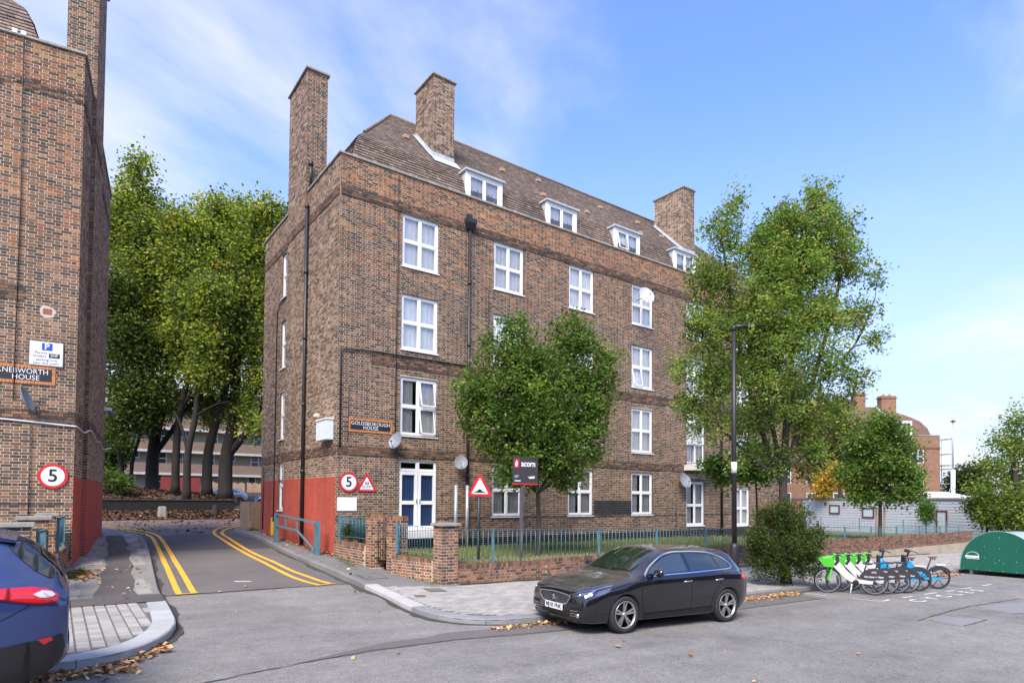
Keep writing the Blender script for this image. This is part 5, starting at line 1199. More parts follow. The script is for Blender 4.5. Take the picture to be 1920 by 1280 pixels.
def crom(xs, ys, x):
    """smooth interpolation with finite difference tangents"""
    xs = np.asarray(xs, float); ys = np.asarray(ys, float); m = np.gradient(ys, xs, axis=0); i = np.clip(np.searchsorted(xs, x) - 1, 0, len(xs) - 2)
    h = xs[i + 1] - xs[i]; t = ((x - xs[i]) / h); t2, t3 = t * t, t ** 3
    sh = (slice(None),) + (None,) * (ys.ndim - 1) if np.ndim(x) else ()
    f = lambda v: v[sh] if np.ndim(x) and ys.ndim > 1 else v
    return f(2 * t3 - 3 * t2 + 1) * ys[i] + f((t3 - 2 * t2 + t) * h) * m[i] + f(-2 * t3 + 3 * t2) * ys[i + 1] + f((t3 - t2) * h) * m[i + 1]
def loft_body(name, stations, arches, m, parent, nx=110, sub=5, arch_r=.355, well=M_ctrim):
    X = [s[0] for s in stations]; P = np.array([[(0, s[1])] + [tuple(q) for q in s[2]] for s in stations])      # (ns, 9, 2)
    lo, hi = X[0], X[-1]; t = np.linspace(0, 1, nx); xx = lo + (hi - lo) * (t - .10 * np.sin(4 * np.pi * t) / (2 * np.pi) * 0)
    xx = np.unique(np.concatenate([xx, np.linspace(lo, lo + .2, 10), np.linspace(hi - .2, hi, 10)]))
    C = np.stack([crom(X, P[:, k, :], xx) for k in range(P.shape[1])], axis=1)      # (nx, 9, 2)
    K = P.shape[1]; par = np.arange(K); pp = np.linspace(0, K - 1, (K - 1) * sub + 1)
    ring = np.stack([crom(par, C[i], pp) for i in range(len(xx))])      # (nx, nr, 2)
    nr = ring.shape[1]; bm = bmesh.new(); grid = []
    for i, x in enumerate(xx):
        row = []
        for j in range(nr): row.append(bm.verts.new((x, -max(0, ring[i, j, 0]) if j not in (0, nr - 1) else 0, ring[i, j, 1])))
        left = row; right = [row[0]] + [bm.verts.new((x, max(0, ring[i, j, 0]), ring[i, j, 1])) for j in range(1, nr - 1)] + [row[-1]]
        grid.append(left + right[1:-1][::-1])
    n = len(grid[0])
    for a, b in zip(grid, grid[1:]):
        for j in range(n): bm.faces.new((a[j], a[(j + 1) % n], b[(j + 1) % n], b[j]))
    bm.faces.new(grid[0][::-1]); bm.faces.new(grid[-1])
    bmesh.ops.recalc_face_normals(bm, faces=bm.faces)
    for f in bm.faces: f.smooth = True
    me = bpy.data.meshes.new(name); bm.to_mesh(me); tree_ = BVHTree.FromBMesh(bm); bm.free(); me.materials.append(m); me.materials.append(well)
    o = bpy.data.objects.new(name, me); COL.objects.link(o)
    if arches:
        cb = MB()
        for (ax, az) in arches:
            for s in (-1, 1): cb.lathe([(0, -.16), (arch_r, -.16), (arch_r, .5), (0, .5)], Matrix.Translation((ax, s * .78, az)) @ Matrix.Rotation(R(90 if s < 0 else -90), 4, 'X'), 40)
        cu = cb.build('cutter', [well]); cu.data.materials.clear(); cu.data.materials.append(m); cu.data.materials.append(well)
        for p in cu.data.polygons: p.material_index = 1
        md = o.modifiers.new('b', 'BOOLEAN'); md.operation = 'DIFFERENCE'; md.object = cu; md.solver = 'EXACT'
        bpy.context.view_layer.update(); ne = bpy.data.meshes.new_from_object(o.evaluated_get(bpy.context.evaluated_depsgraph_get())); o.modifiers.clear(); o.data = ne; ne.name = name
        bpy.data.objects.remove(cu)
    if parent: o.parent = parent
    return o, tree_
def conform(name, tree_, poly2, axis, off, m, parent, res=.05, side=-1, thick=0):
    """a panel whose outline is given in the side (x, z), front (y, z) or top (x, y) view, laid on the body"""
    bm = bmesh.new(); f = bm.faces.new([bm.verts.new((a, b, 0)) for a, b in poly2]); bmesh.ops.triangulate(bm, faces=[f])
    A = [p[0] for p in poly2]; B = [p[1] for p in poly2]
    for x in np.arange(min(A) + res, max(A), res): bmesh.ops.bisect_plane(bm, geom=bm.verts[:] + bm.edges[:] + bm.faces[:], plane_co=(x, 0, 0), plane_no=(1, 0, 0))
    for y in np.arange(min(B) + res, max(B), res): bmesh.ops.bisect_plane(bm, geom=bm.verts[:] + bm.edges[:] + bm.faces[:], plane_co=(0, y, 0), plane_no=(0, 1, 0))
    for v in bm.verts:
        a, b = v.co.x, v.co.y
        if axis == 'side': o_, d = Vector((a, side * 3, b)), Vector((0, -side, 0))
        elif axis == 'front': o_, d = Vector((-3, a, b)), Vector((1, 0, 0))
        elif axis == 'rear': o_, d = Vector((9, a, b)), Vector((-1, 0, 0))
        else: o_, d = Vector((a, b, 5)), Vector((0, 0, -1))
        h, nrm, _, _ = tree_.ray_cast(o_, d)
        if h is None: h, nrm, _, _ = tree_.find_nearest(o_ + d * 2.2)
        if nrm.dot(d) > 0: nrm = -nrm
        v.co = h + nrm * off
    for f in bm.faces: f.smooth = True
    me = bpy.data.meshes.new(name); bm.to_mesh(me); bm.free(); o = link(name, me, m, parent)
    return o
def ribbon(name, tree_, line, w_, axis, off, m, parent, side=-1, n=5):
    pts = smooth_line(line, n); out_ = []
    for i, p in enumerate(pts):
        a, b = pts[max(i - 1, 0)], pts[min(i + 1, len(pts) - 1)]; dx, dy = b[0] - a[0], b[1] - a[1]; l = math.hypot(dx, dy) or 1; out_.append((p[0] - dy / l * w_ / 2, p[1] + dx / l * w_ / 2, p[0] + dy / l * w_ / 2, p[1] - dx / l * w_ / 2))
    vs = []
    for q in out_:
        for (a, b) in ((q[0], q[1]), (q[2], q[3])):
            if axis == 'side': o_, d = Vector((a, side * 3, b)), Vector((0, -side, 0))
            elif axis == 'front': o_, d = Vector((-3, a, b)), Vector((1, 0, 0))
            else: o_, d = Vector((a, b, 5)), Vector((0, 0, -1))
            h, nrm, _, _ = tree_.ray_cast(o_, d)
            if h is None: h, nrm, _, _ = tree_.find_nearest(o_ + d * 2.2)
            if nrm.dot(d) > 0: nrm = -nrm
            vs.append(h + nrm * off)
    mb = MB(); mb.add(vs, [(2 * i, 2 * i + 1, 2 * i + 3, 2 * i + 2) for i in range(len(out_) - 1)], smooth=True); return mb.build(name, [m], parent)
def wheel(parent, x, y, z, r, side, rim_r=None, w_=.20, spokes=5):
    """y: centre plane; the outer face looks along side"""
    T = Matrix.Translation((x, y, z)) @ Matrix.Rotation(R(90 if side < 0 else -90), 4, 'X'); h = w_ / 2; rr = rim_r or r * .70
    q = MB(); q.lathe([(0, -h), (rr * .9, -h), (rr * .9, h * .1), (0, h * .1)], T, 32); W_ = q.build('wheel', [M_alud], parent)
    q = MB(); q.lathe([(rr, -h), (r * .96, -h * .9), (r, -h * .6), (r, h * .6), (r * .97, h * .88), (r * .86, h * 1.0), (rr, h * .96), (rr * .98, h * .6)], T, 48); q.build('tyre', [M_tyre], W_)
    q = MB(); q.lathe([(rr * .93, h * .5), (rr * .94, h * .95), (rr * 1.01, h * 1.0), (rr * 1.01, h * .8)], T, 48)
    for k in range(spokes):
        a = 2 * math.pi * k / spokes + .3
        for s in (-1, 1):
            c0, c1 = a + s * .10, a + s * .15; w0, w1 = .018, .020
            P = lambda rad, an, dw, hh: T @ Vector((rad * math.cos(an) - dw * math.sin(an), rad * math.sin(an) + dw * math.cos(an), hh))
            vs = [P(rr * .10, c0, -w0, h * .62), P(rr * .10, c0, w0, h * .62), P(rr * .96, c1, w1 * .7, h * .88), P(rr * .96, c1, -w1 * .7, h * .88)]; vs += [v - (T.to_3x3() @ Vector((0, 0, .03))) for v in vs]
            q.add(vs, [(0, 1, 2, 3), (0, 4, 5, 1), (1, 5, 6, 2), (2, 6, 7, 3), (3, 7, 4, 0)])
    q.lathe([(0, h * .78), (rr * .13, h * .76), (rr * .16, h * .6), (0, h * .55)], T, 16); q.build('rim', [M_alu], W_)
    return W_
ST = [
 (0.00, .27, [(.46, .27), (.58, .31), (.62, .46), (.60, .58), (.56, .64), (.46, .675), (.28, .69), (0, .695)]),
 (0.04, .22, [(.56, .22), (.70, .28), (.74, .46), (.71, .60), (.65, .68), (.52, .72), (.30, .74), (0, .748)]),
 (0.16, .19, [(.66, .19), (.80, .27), (.835, .47), (.81, .64), (.74, .73), (.59, .78), (.33, .805), (0, .815)]),
 (0.40, .18, [(.72, .18), (.855, .28), (.885, .50), (.875, .70), (.81, .80), (.65, .845), (.36, .87), (0, .882)]),
 (0.87, .18, [(.74, .18), (.87, .28), (.905, .53), (.90, .77), (.835, .87), (.69, .915), (.40, .94), (0, .952)]),
 (1.12, .18, [(.74, .18), (.87, .28), (.902, .54), (.895, .82), (.855, .905), (.74, .955), (.43, .985), (0, 1.0)]),
 (1.30, .18, [(.74, .18), (.87, .28), (.90, .54), (.893, .84), (.862, .925), (.78, 1.01), (.52, 1.075), (0, 1.10)]),
 (1.60, .18, [(.74, .18), (.87, .28), (.898, .54), (.893, .85), (.862, .94), (.755, 1.10), (.57, 1.235), (0, 1.28)]),
 (1.95, .18, [(.74, .18), (.87, .28), (.898, .54), (.893, .86), (.860, .955), (.715, 1.22), (.57, 1.375), (0, 1.425)]),
 (2.35, .18, [(.74, .18), (.87, .28), (.898, .54), (.893, .87), (.858, .965), (.695, 1.27), (.56, 1.415), (0, 1.462)]),
 (2.85, .18, [(.74, .18), (.87, .28), (.900, .55), (.895, .88), (.855, .985), (.685, 1.265), (.55, 1.405), (0, 1.455)]),
 (3.35, .18, [(.74, .18), (.875, .28), (.905, .56), (.900, .90), (.845, 1.01), (.678, 1.255), (.54, 1.385), (0, 1.436)]),
 (3.70, .18, [(.74, .18), (.875, .29), (.905, .57), (.895, .91), (.825, 1.02), (.670, 1.235), (.53, 1.352), (0, 1.402)]),
 (3.88, .20, [(.72, .20), (.86, .30), (.895, .57), (.88, .91), (.80, 1.01), (.665, 1.19), (.52, 1.285), (0, 1.33)]),
 (4.06, .24, [(.66, .24), (.81, .33), (.85, .57), (.84, .86), (.77, .94), (.655, 1.05), (.48, 1.11), (0, 1.14)]),
 (4.18, .28, [(.60, .28), (.74, .36), (.79, .56), (.78, .80), (.71, .87), (.60, .94), (.44, .985), (0, 1.0)]),
 (4.25, .32, [(.52, .32), (.62, .38), (.67, .52), (.66, .68), (.60, .74), (.5, .77), (.34, .785), (0, .79)])]
bc = empty('parked_car', (1.12, -10.96, R0(1.1)), 0, 'black five door hatchback with plate MJ18 VNK parked at the kerb', 'car')
ang = math.atan2(-.23, 2.60); 
bc.rotation_euler = (0, math.atan(.0185), ang)
body, bt = loft_body('body', ST, [(.87, .33), (3.49, .33)], M_cblack, bc)
NS = (-1, 1)
WS = [(-.60, 1.035), (-.66, 1.12), (-.60, 1.27), (-.515, 1.375), (-.3, 1.405), (0, 1.413), (.3, 1.405), (.515, 1.375), (.60, 1.27), (.66, 1.12), (.60, 1.035), (.3, 1.02), (0, 1.018), (-.3, 1.02)]
conform('windscreen', bt, WS, 'front', .004, M_cglass, bc, .06)
for s in NS:
    conform('door_glass', bt, [(1.46, 1.00), (1.66, 1.135), (1.92, 1.265), (2.18, 1.325), (2.40, 1.335), (2.44, 1.02), (1.9, 1.005)], 'side', .004, M_cside, bc, .05, s)
    conform('rear_door_glass', bt, [(2.52, 1.02), (2.49, 1.335), (2.85, 1.325), (3.10, 1.31), (3.23, 1.29), (3.30, 1.045), (2.9, 1.03)], 'side', .004, M_cglass, bc, .05, s)
    conform('quarter_glass', bt, [(3.34, 1.05), (3.27, 1.285), (3.44, 1.235), (3.58, 1.14), (3.60, 1.065)], 'side', .004, M_cglass, bc, .05, s)
    ribbon('chrome_window_line', bt, [(1.36, .955), (1.38, 1.0), (1.62, 1.155), (1.90, 1.30), (2.18, 1.362), (2.50, 1.370), (2.85, 1.365), (3.20, 1.335), (3.50, 1.25), (3.68, 1.12), (3.68, 1.05), (3.56, 1.03), (3.2, 1.015), (2.5, .99), (1.9, .975), (1.42, .955)], .020, 'side', .006, M_chrome, bc, s)
    for ln in ([(1.30, .92), (1.24, .70), (1.27, .45), (1.32, .30)], [(2.47, 1.0), (2.50, .7), (2.48, .30)], [(3.36, 1.03), (3.30, .80), (3.14, .62), (3.02, .38), (3.0, .30)], [(1.30, .92), (1.15, .88), (.8, .83), (.45, .76)]): ribbon('panel_gap', bt, ln, .008, 'side', .0025, M_seam, bc, s)
    ribbon('sill_trim', bt, [(1.30, .26), (2.2, .265), (3.08, .28)], .09, 'side', .006, M_ctrim, bc, s); ribbon('sill_chrome', bt, [(1.32, .315), (2.2, .325), (3.08, .345)], .012, 'side', .010, M_alud, bc, s)
    for x0 in (2.28, 3.13):
        q = MB(); q.tube([(x0, s * .905, .835), (x0 + .04, s * .93, .84), (x0 + .18, s * .93, .85), (x0 + .21, s * .905, .85)], .012, 6); q.build('door_handle', [M_chrome], bc)
    q = MB(); vs = []
    for t, h_, w_ in ((0, .05, .03), (.08, .075, .06), (.16, .08, .065), (.22, .05, .04)):
        for k in range(8): a = 2 * math.pi * k / 8; vs.append((1.56 + w_ * math.cos(a) + .02 - t * .1, s * (.87 + t), 1.03 + h_ * math.sin(a)))
    q.add(vs, [(i * 8 + k, i * 8 + (k + 1) % 8, (i + 1) * 8 + (k + 1) % 8, (i + 1) * 8 + k) for i in range(3) for k in range(8)] + [tuple(range(24, 32))], smooth=True); q.build('wing_mirror', [M_cblack], bc)
    # headlamp: housing, lens bowl, chrome brow
    conform('headlamp', bt, [(s * a, b) for a, b in [(.43, .615), (.50, .66), (.62, .70), (.76, .755), (.83, .765), (.80, .70), (.73, .655), (.62, .63), (.5, .60)]], 'front', .005, M_taild if False else mat('headlamp_dark', (.02, .02, .022), .08, coat=1), bc, .03)
    conform('headlamp_lens', bt, [(s * a, b) for a, b in [(.60, .650), (.66, .700), (.76, .735), (.80, .742), (.775, .70), (.71, .665), (.64, .645)]], 'front', .008, M_head, bc, .03)
    ribbon('headlamp_brow', bt, [(s * .43, .625), (s * .52, .672), (s * .66, .722), (s * .80, .768)], .010, 'front', .012, M_bulb, bc)
    h = bt.ray_cast(Vector((-3, s * .665, .672)), Vector((1, 0, 0)))[0]; q = MB(); q.lathe([(0, .02), (.022, .015), (.030, 0), (.03, -.02)], Matrix.Translation(h) @ Matrix.Rotation(R(-90), 4, 'Y'), 16); q.build('projector', [M_bulb], bc)
    conform('headlamp_side', bt, [(.10, .635), (.22, .735), (.40, .79), (.60, .825), (.54, .745), (.38, .685), (.2, .63)], 'side', .006, mat('headlamp_dark'), bc, .03, s)
    conform('headlamp_side_lens', bt, [(.22, .665), (.30, .735), (.46, .78), (.56, .80), (.50, .74), (.36, .69)], 'side', .009, M_head, bc, .03, s)
    ribbon('headlamp_side_brow', bt, [(.10, .645), (.24, .745), (.42, .80), (.60, .828)], .010, 'side', .012, M_bulb, bc, s)
    # lower corner intake with three blades and fog lamp
    conform('corner_intake', bt, [(s * a, b) for a, b in [(.47, .30), (.50, .44), (.72, .46), (.80, .36), (.74, .27), (.6, .26)]], 'front', .004, M_ctrim, bc, .04)
    ribbon('intake_brow', bt, [(s * .48, .44), (s * .60, .455), (s * .72, .465)], .022, 'front', .012, M_alud, bc)
    for z in (.395, .35, .31): ribbon('intake_blade', bt, [(s * .47, z), (s * .66, z + .008)], .010, 'front', .012, M_chrome, bc)
    h = bt.ray_cast(Vector((-3, s * .64, .325)), Vector((1, 0, 0)))[0]; q = MB(); q.lathe([(0, .015), (.025, .015), (.038, .01), (.042, -.01)], Matrix.Translation(h) @ Matrix.Rotation(R(-90), 4, 'Y'), 16); q.build('fog_lamp', [M_bulb], bc)
    conform('tail_lamp', bt, [(3.86, .86), (4.02, .97), (4.10, .93), (4.14, .84), (4.0, .80)], 'side', .006, M_tail, bc, .04, s)
    for x in (.87, 3.49): wheel(bc, x, s * .795, .325, .325, s, rim_r=.235, w_=.215)
ribbon('lower_splitter', bt, [(-.70, .225), (-.5, .21), (0, .205), (.5, .21), (.70, .225)], .016, 'front', .014, M_alud, bc)
conform('grille', bt, [(-.40, .645), (-.45, .60), (-.36, .50), (-.2, .475), (.2, .475), (.36, .50), (.45, .60), (.40, .645), (0, .66)], 'front', .004, M_ctrim, bc, .04)
ribbon('grille_frame', bt, [(-.36, .50), (-.45, .605), (-.42, .645), (0, .668), (.42, .645), (.45, .605), (.36, .50), (.2, .472), (-.2, .472), (-.36, .50)], .018, 'front', .012, M_chrome, bc, n=4)
for i, z in enumerate((.505, .535, .565, .595, .622)):
    w_ = .33 + .03 * i; k = 13
    for j in range(k):
        y = -w_ + 2 * w_ * (j + (.5 if i % 2 else 0)) / k
        if abs(y) < .06 or y + .035 > w_: continue
        ribbon('grille_dash', bt, [(y, z), (y + .034, z)], .007, 'front', .010, M_chrome, bc, n=1)
# rampant lion badge as a small raised shape
lion = [(-.030, .02), (-.012, .046), (.006, .05), (.020, .040), (.012, .026), (.034, .022), (.036, .010), (.014, .008), (.026, -.012), (.038, -.040), (.022, -.046), (.010, -.018), (-.006, -.020), (-.020, -.048), (-.036, -.044), (-.022, -.012), (-.016, .004), (-.038, .0)]
h = bt.ray_cast(Vector((-3, 0, .57)), Vector((1, 0, 0)))[0]; q = MB(); q.prism(lion, -.02, .0, lambda a, b, d: (h.x + d - .008 + 0 * a, -a * 1.1, h.z + b * 1.15)); q.build('badge', [M_chrome], bc)
pl = MB(); pl.box((-.028, -.26, .365), (-.018, .26, .475)); plo = pl.build('number_plate', [M_plate], bc)
Mp = Matrix(((0, 0, -1, -.0285), (-1, 0, 0, 0), (0, 1, 0, .42), (0, 0, 0, 1))); me = text_me('MJ18 VNK', .108, .001, spacing=.98, bold=.003).copy(); lo = link('plate_lettering', me, M_signk, plo, Mp)
conform('lower_grille', bt, [(-.42, .345), (.42, .345), (.40, .25), (-.40, .25)], 'front', .003, M_ctrim, bc, .05)
for z in (.335, .305, .275): ribbon('lower_blade', bt, [(-.38, z), (0, z - .004), (.38, z)], .009, 'front', .012, M_alud, bc)
for ln in ([(-.16 + .0, .0), ], ): pass
for s in NS: ribbon('bonnet_gap', bt, [(.24, s * .66), (.6, s * .74), (1.05, s * .79)], .006, 'top', .002, M_seam, bc)
ribbon('bonnet_gap', bt, [(.16, -.45), (.105, 0), (.16, .45)], .006, 'top', .002, M_seam, bc)
for y0, y1 in ((-.15, -.62), (.45, -.05)):
    P = [bt.ray_cast(Vector((-3, y0 + (y1 - y0) * t, 1.03 + .025 * math.sin(t * 3))), Vector((1, 0, 0)))[0] + Vector((-.02, 0, .012)) for t in (0, .3, .6, 1)]; q = MB(); q.tube(P, .009, 5); q.build('wiper', [M_ctrim], bc)
q = MB(); q.tube([(3.3, 0, 1.42), (3.46, 0, 1.62)], .006, 5); q.build('aerial', [M_ctrim], bc)
# move the car so that its near front wheel stands on its spot
bc.matrix_world = Matrix.Translation((1.12, -10.93, R0(1.12))) @ Matrix.Rotation(ang, 4, 'Z') @ Matrix.Rotation(math.atan(.0185), 4, 'Y') @ Matrix.Translation((-.87, .895, 0))

# blue car cut off at the left edge: seen square on, its tail to the right
SB = [
 (0.00, .30, [(.5, .30), (.62, .34), (.68, .60), (.66, .80), (.6, .88), (.46, .92), (.28, .94), (0, .95)]),
 (0.15, .24, [(.68, .24), (.84, .34), (.88, .62), (.86, .88), (.78, .98), (.6, 1.02), (.34, 1.04), (0, 1.05)]),
 (0.9, .22, [(.74, .22), (.90, .34), (.925, .66), (.915, .95), (.85, 1.05), (.70, 1.09), (.4, 1.11), (0, 1.12)]),
 (1.35, .22, [(.74, .22), (.90, .34), (.92, .66), (.91, .98), (.87, 1.08), (.78, 1.16), (.5, 1.22), (0, 1.24)]),
 (2.0, .22, [(.74, .22), (.90, .34), (.92, .66), (.91, 1.0), (.87, 1.10), (.73, 1.40), (.58, 1.56), (0, 1.62)]),
 (2.8, .22, [(.74, .22), (.90, .34), (.92, .66), (.91, 1.02), (.87, 1.13), (.70, 1.48), (.57, 1.64), (0, 1.70)]),
 (3.5, .22, [(.74, .22), (.91, .34), (.925, .66), (.915, 1.06), (.85, 1.18), (.69, 1.48), (.55, 1.62), (0, 1.69)]),
 (3.92, .24, [(.74, .24), (.90, .36), (.92, .66), (.91, 1.08), (.83, 1.19), (.68, 1.45), (.54, 1.575), (0, 1.64)]),
 (4.08, .28, [(.70, .28), (.86, .38), (.90, .66), (.895, 1.08), (.80, 1.18), (.67, 1.36), (.52, 1.52), (0, 1.56)]),
 (4.22, .34, [(.66, .34), (.82, .42), (.865, .66), (.875, 1.06), (.77, 1.15), (.64, 1.33), (.48, 1.40), (0, 1.42)]),
 (4.33, .40, [(.60, .40), (.76, .46), (.82, .66), (.83, 1.02), (.73, 1.10), (.62, 1.22), (.46, 1.28), (0, 1.29)]),
 (4.41, .46, [(.50, .46), (.66, .52), (.74, .68), (.76, .98), (.68, 1.07), (.5, 1.11), (.34, 1.125), (0, 1.13)])]
b2 = empty('parked_car', (-9, -10.3, -.25), 0, 'rear of a blue car with a big red tail lamp at the left edge', 'car')
body2, bt2 = loft_body('body', SB, [(.88, .37), (3.50, .37)], M_cblue, b2, arch_r=.40)
for s in NS:
    conform('tail_lamp', bt2, [(3.80, 1.165), (3.95, 1.17), (4.12, 1.165), (4.24, 1.135), (4.325, 1.08), (4.315, 1.035), (4.25, 1.02), (4.10, 1.035), (3.95, 1.07), (3.80, 1.10)], 'side', .010, M_tail, b2, .03, s)
    conform('tail_lamp_lens', bt2, [(4.13, 1.105), (4.19, 1.125), (4.26, 1.11), (4.295, 1.08), (4.25, 1.065), (4.18, 1.075)], 'side', .016, M_clear, b2, .02, s)
    ribbon('tail_lamp_edge', bt2, [(3.80, 1.10), (3.95, 1.07), (4.10, 1.035), (4.25, 1.02), (4.315, 1.035)], .012, 'side', .013, M_taild, b2, s)
    conform('side_reflector', bt2, [(4.17, .70), (4.27, .71), (4.29, .68), (4.22, .645)], 'side', .012, M_tail, b2, .03, s)
    conform('lower_cladding', bt2, [(3.62, .34), (3.86, .655), (4.1, .685), (4.25, .69), (4.36, .72), (4.38, .60), (4.36, .5), (4.25, .37), (4.1, .31), (4.0, .30)], 'side', .010, M_ctrim, b2, .04, s)
    ribbon('panel_gap', bt2, [(3.72, .83), (3.9, .90), (4.05, .98), (4.12, 1.03)], .008, 'side', .003, M_seam, b2, s)
    conform('rear_glass_edge', bt2, [(3.90, 1.575), (4.02, 1.555), (4.14, 1.455), (4.26, 1.33), (4.32, 1.245), (4.26, 1.225), (4.14, 1.30), (4.02, 1.42)], 'side', .008, M_cglass, b2, .03, s)
    conform('quarter_glass', bt2, [(3.1, 1.22), (3.15, 1.46), (3.55, 1.44), (3.86, 1.33), (3.82, 1.24)], 'side', .005, M_cside, b2, .05, s)
    conform('door_glass', bt2, [(1.75, 1.15), (2.0, 1.36), (2.4, 1.48), (3.05, 1.48), (3.0, 1.19)], 'side', .005, M_cside, b2, .05, s)
    for x in (.88, 3.50): wheel(b2, x, s * .80, .36, .355, s, rim_r=.25, w_=.225)
conform('rear_glass', bt2, [(-.52, 1.22), (-.50, 1.44), (0, 1.49), (.50, 1.44), (.52, 1.22), (0, 1.20)], 'rear', .008, M_cglass, b2, .05)
conform('rear_bumper', bt2, [(-.6, .48), (-.64, .66), (.64, .66), (.6, .48)], 'rear', .012, M_ctrim, b2, .06)
conform('number_plate', bt2, [(-.26, .80), (-.26, .91), (.26, .91), (.26, .80)], 'rear', .022, M_plate, b2, .1)
q = MB(); vs = []
for x, z in ((3.60, 1.700), (3.80, 1.685), (3.99, 1.640), (3.99, 1.615), (3.80, 1.64), (3.60, 1.64)): vs += [(x, -.62, z - .05), (x, 0, z), (x, .62, z - .05)]
q.add(vs, [(i * 3 + k, i * 3 + k + 1, ((i + 1) % 6) * 3 + k + 1, ((i + 1) % 6) * 3 + k) for i in range(6) for k in range(2)] + [tuple(i * 3 for i in range(6)), tuple(i * 3 + 2 for i in range(6))[::-1]]); q.build('spoiler', [M_cblue], b2)
q = MB(); q.tube([(4.24, -.05, 1.27), (4.27, -.2, 1.26), (4.22, -.42, 1.27)], .012, 6); q.build('rear_wiper', [M_ctrim], b2)
b2.matrix_world = Matrix.Translation((-6.74 - 4.41, -11.12 + .90, -.27)) @ Matrix.Diagonal((1, 1, 1.03, 1))
# two cars glimpsed behind the bank
def far_car(label, px, py, depth, yaw, paint):
    r = empty('parked_car', (0, 0, 0), 0, label, 'car', 'cars glimpsed behind the tree bank'); o = bpy.data.objects.new('body', body.data.copy()); COL.objects.link(o); o.parent = r; o.data.materials[0] = paint
    conform('windscreen', bt, WS, 'front', .006, M_cglass, r, .15)
    for s in NS: conform('side_glass', bt, [(1.5, 1.0), (1.92, 1.265), (2.5, 1.335), (3.2, 1.27), (3.6, 1.07), (2.5, 1.01)], 'side', .006, M_cglass, r, .15, s)
    for s in NS:
        for x in (.87, 3.49): q = MB(); q.lathe([(0, -.1), (.32, -.1), (.32, .1), (0, .1)], Matrix.Translation((x, s * .79, .32)) @ Matrix.Rotation(R(90), 4, 'X'), 16); q.build('wheel', [M_tyre], r)
    b = at(px, py, depth); r.matrix_world = Matrix.Translation(b) @ Matrix.Rotation(yaw, 4, 'Z'); return r
far_car('dark blue car glimpsed above the timber fence end beside the large block', 478, 957, 34, R(-20), mat('navy_paint', (.02, .035, .07), .25, .3, coat=1))
far_car('pale silver car glimpsed between the trunks at the right end of the bank', 352, 948, 47, R(10), mat('silver_paint', (.35, .38, .42), .3, .5, coat=1))

# ------------------------------------------------------------------ hire bicycles
M_lime = mat('lime_green_plastic', (.10, .62, .05), .4); M_bw = mat('bike_white', (.72, .70, .72), .35); M_guard = mat('charcoal_guard', (.035, .035, .040), .55); M_cyan = mat('cyan_blue_paint', (.015, .33, .66), .35); M_saddle = mat('brown_saddle', (.20, .055, .035), .55)
def bwheel(par, x, r, spokes, m_tyre=M_tyre, mag=False):
    T = Matrix.Translation((x, 0, r)) @ Matrix.Rotation(R(90), 4, 'X'); q = MB(); q.lathe([(r - .030, -.02), (r - .012, -.024), (r, 0), (r - .012, .024), (r - .030, .02), (r - .04, 0), (r - .030, -.02)], T, 36); w_ = q.build('wheel', [m_tyre], par)
    q = MB(); q.lathe([(r - .055, -.011), (r - .032, -.013), (r - .032, .013), (r - .055, .011), (r - .055, -.011)], T, 36); q.build('rim', [M_steel if not mag else M_black], w_)
    q = MB(); q.lathe([(0, -.05), (.045, -.05), (.045, .05), (0, .05)], T, 12); q.build('hub', [M_black], w_); q = MB()
    for k in range(spokes): a = 2 * math.pi * k / spokes; q.tube([T @ Vector((.04 * math.cos(a + .3), .04 * math.sin(a + .3), .02 * (-1) ** k)), T @ Vector(((r - .045) * math.cos(a), (r - .045) * math.sin(a), 0))], .010 if mag else .0022, 4, cap=False)
    q.build('spokes', [M_black if mag else M_steel], w_, kind='stuff'); return w_
def tubep(par, name, pts, r, m, n=8, k=4): q = MB(); q.tube([Vector(p) for p in (smooth_line(pts, k) if k else pts)], r, n); return q.build(name, [m], par)
def saddle(par, x, z, m):
    bm = bmesh.new(); bmesh.ops.create_icosphere(bm, subdivisions=3, radius=1)
    for v in bm.verts:
        t = v.co.x; w_ = .085 * (.45 + .55 * max(0, min(1, (t + .6) / 1.2))); v.co = Vector((x + t * .14, v.co.y * w_, z + v.co.z * .030 + .015 * t * t))
    for f in bm.faces: f.smooth = True
    me = bpy.data.meshes.new('saddle'); bm.to_mesh(me); bm.free(); return link('saddle', me, m, par)
def guard_plate(par, x, r, r0, a0, a1, m, name='rear_guard', y=.045, extra=()):
    """solid side skirt over the rear wheel"""
    P = [(x + (r + .03) * math.cos(R(a)), r + (r + .03) * math.sin(R(a))) for a in np.linspace(a0, a1, 16)] + list(extra); q = MB()
    for s in (-1, 1): q.prism(P, s * y - .004, s * y + .004, lambda a, b, d: (a, d, b))
    q.add([(a, yy, b) for a, b in P[:16] for yy in (-y, y)], [(2 * i, 2 * i + 1, 2 * i + 3, 2 * i + 2) for i in range(15)]); return q.build(name, [m], par)
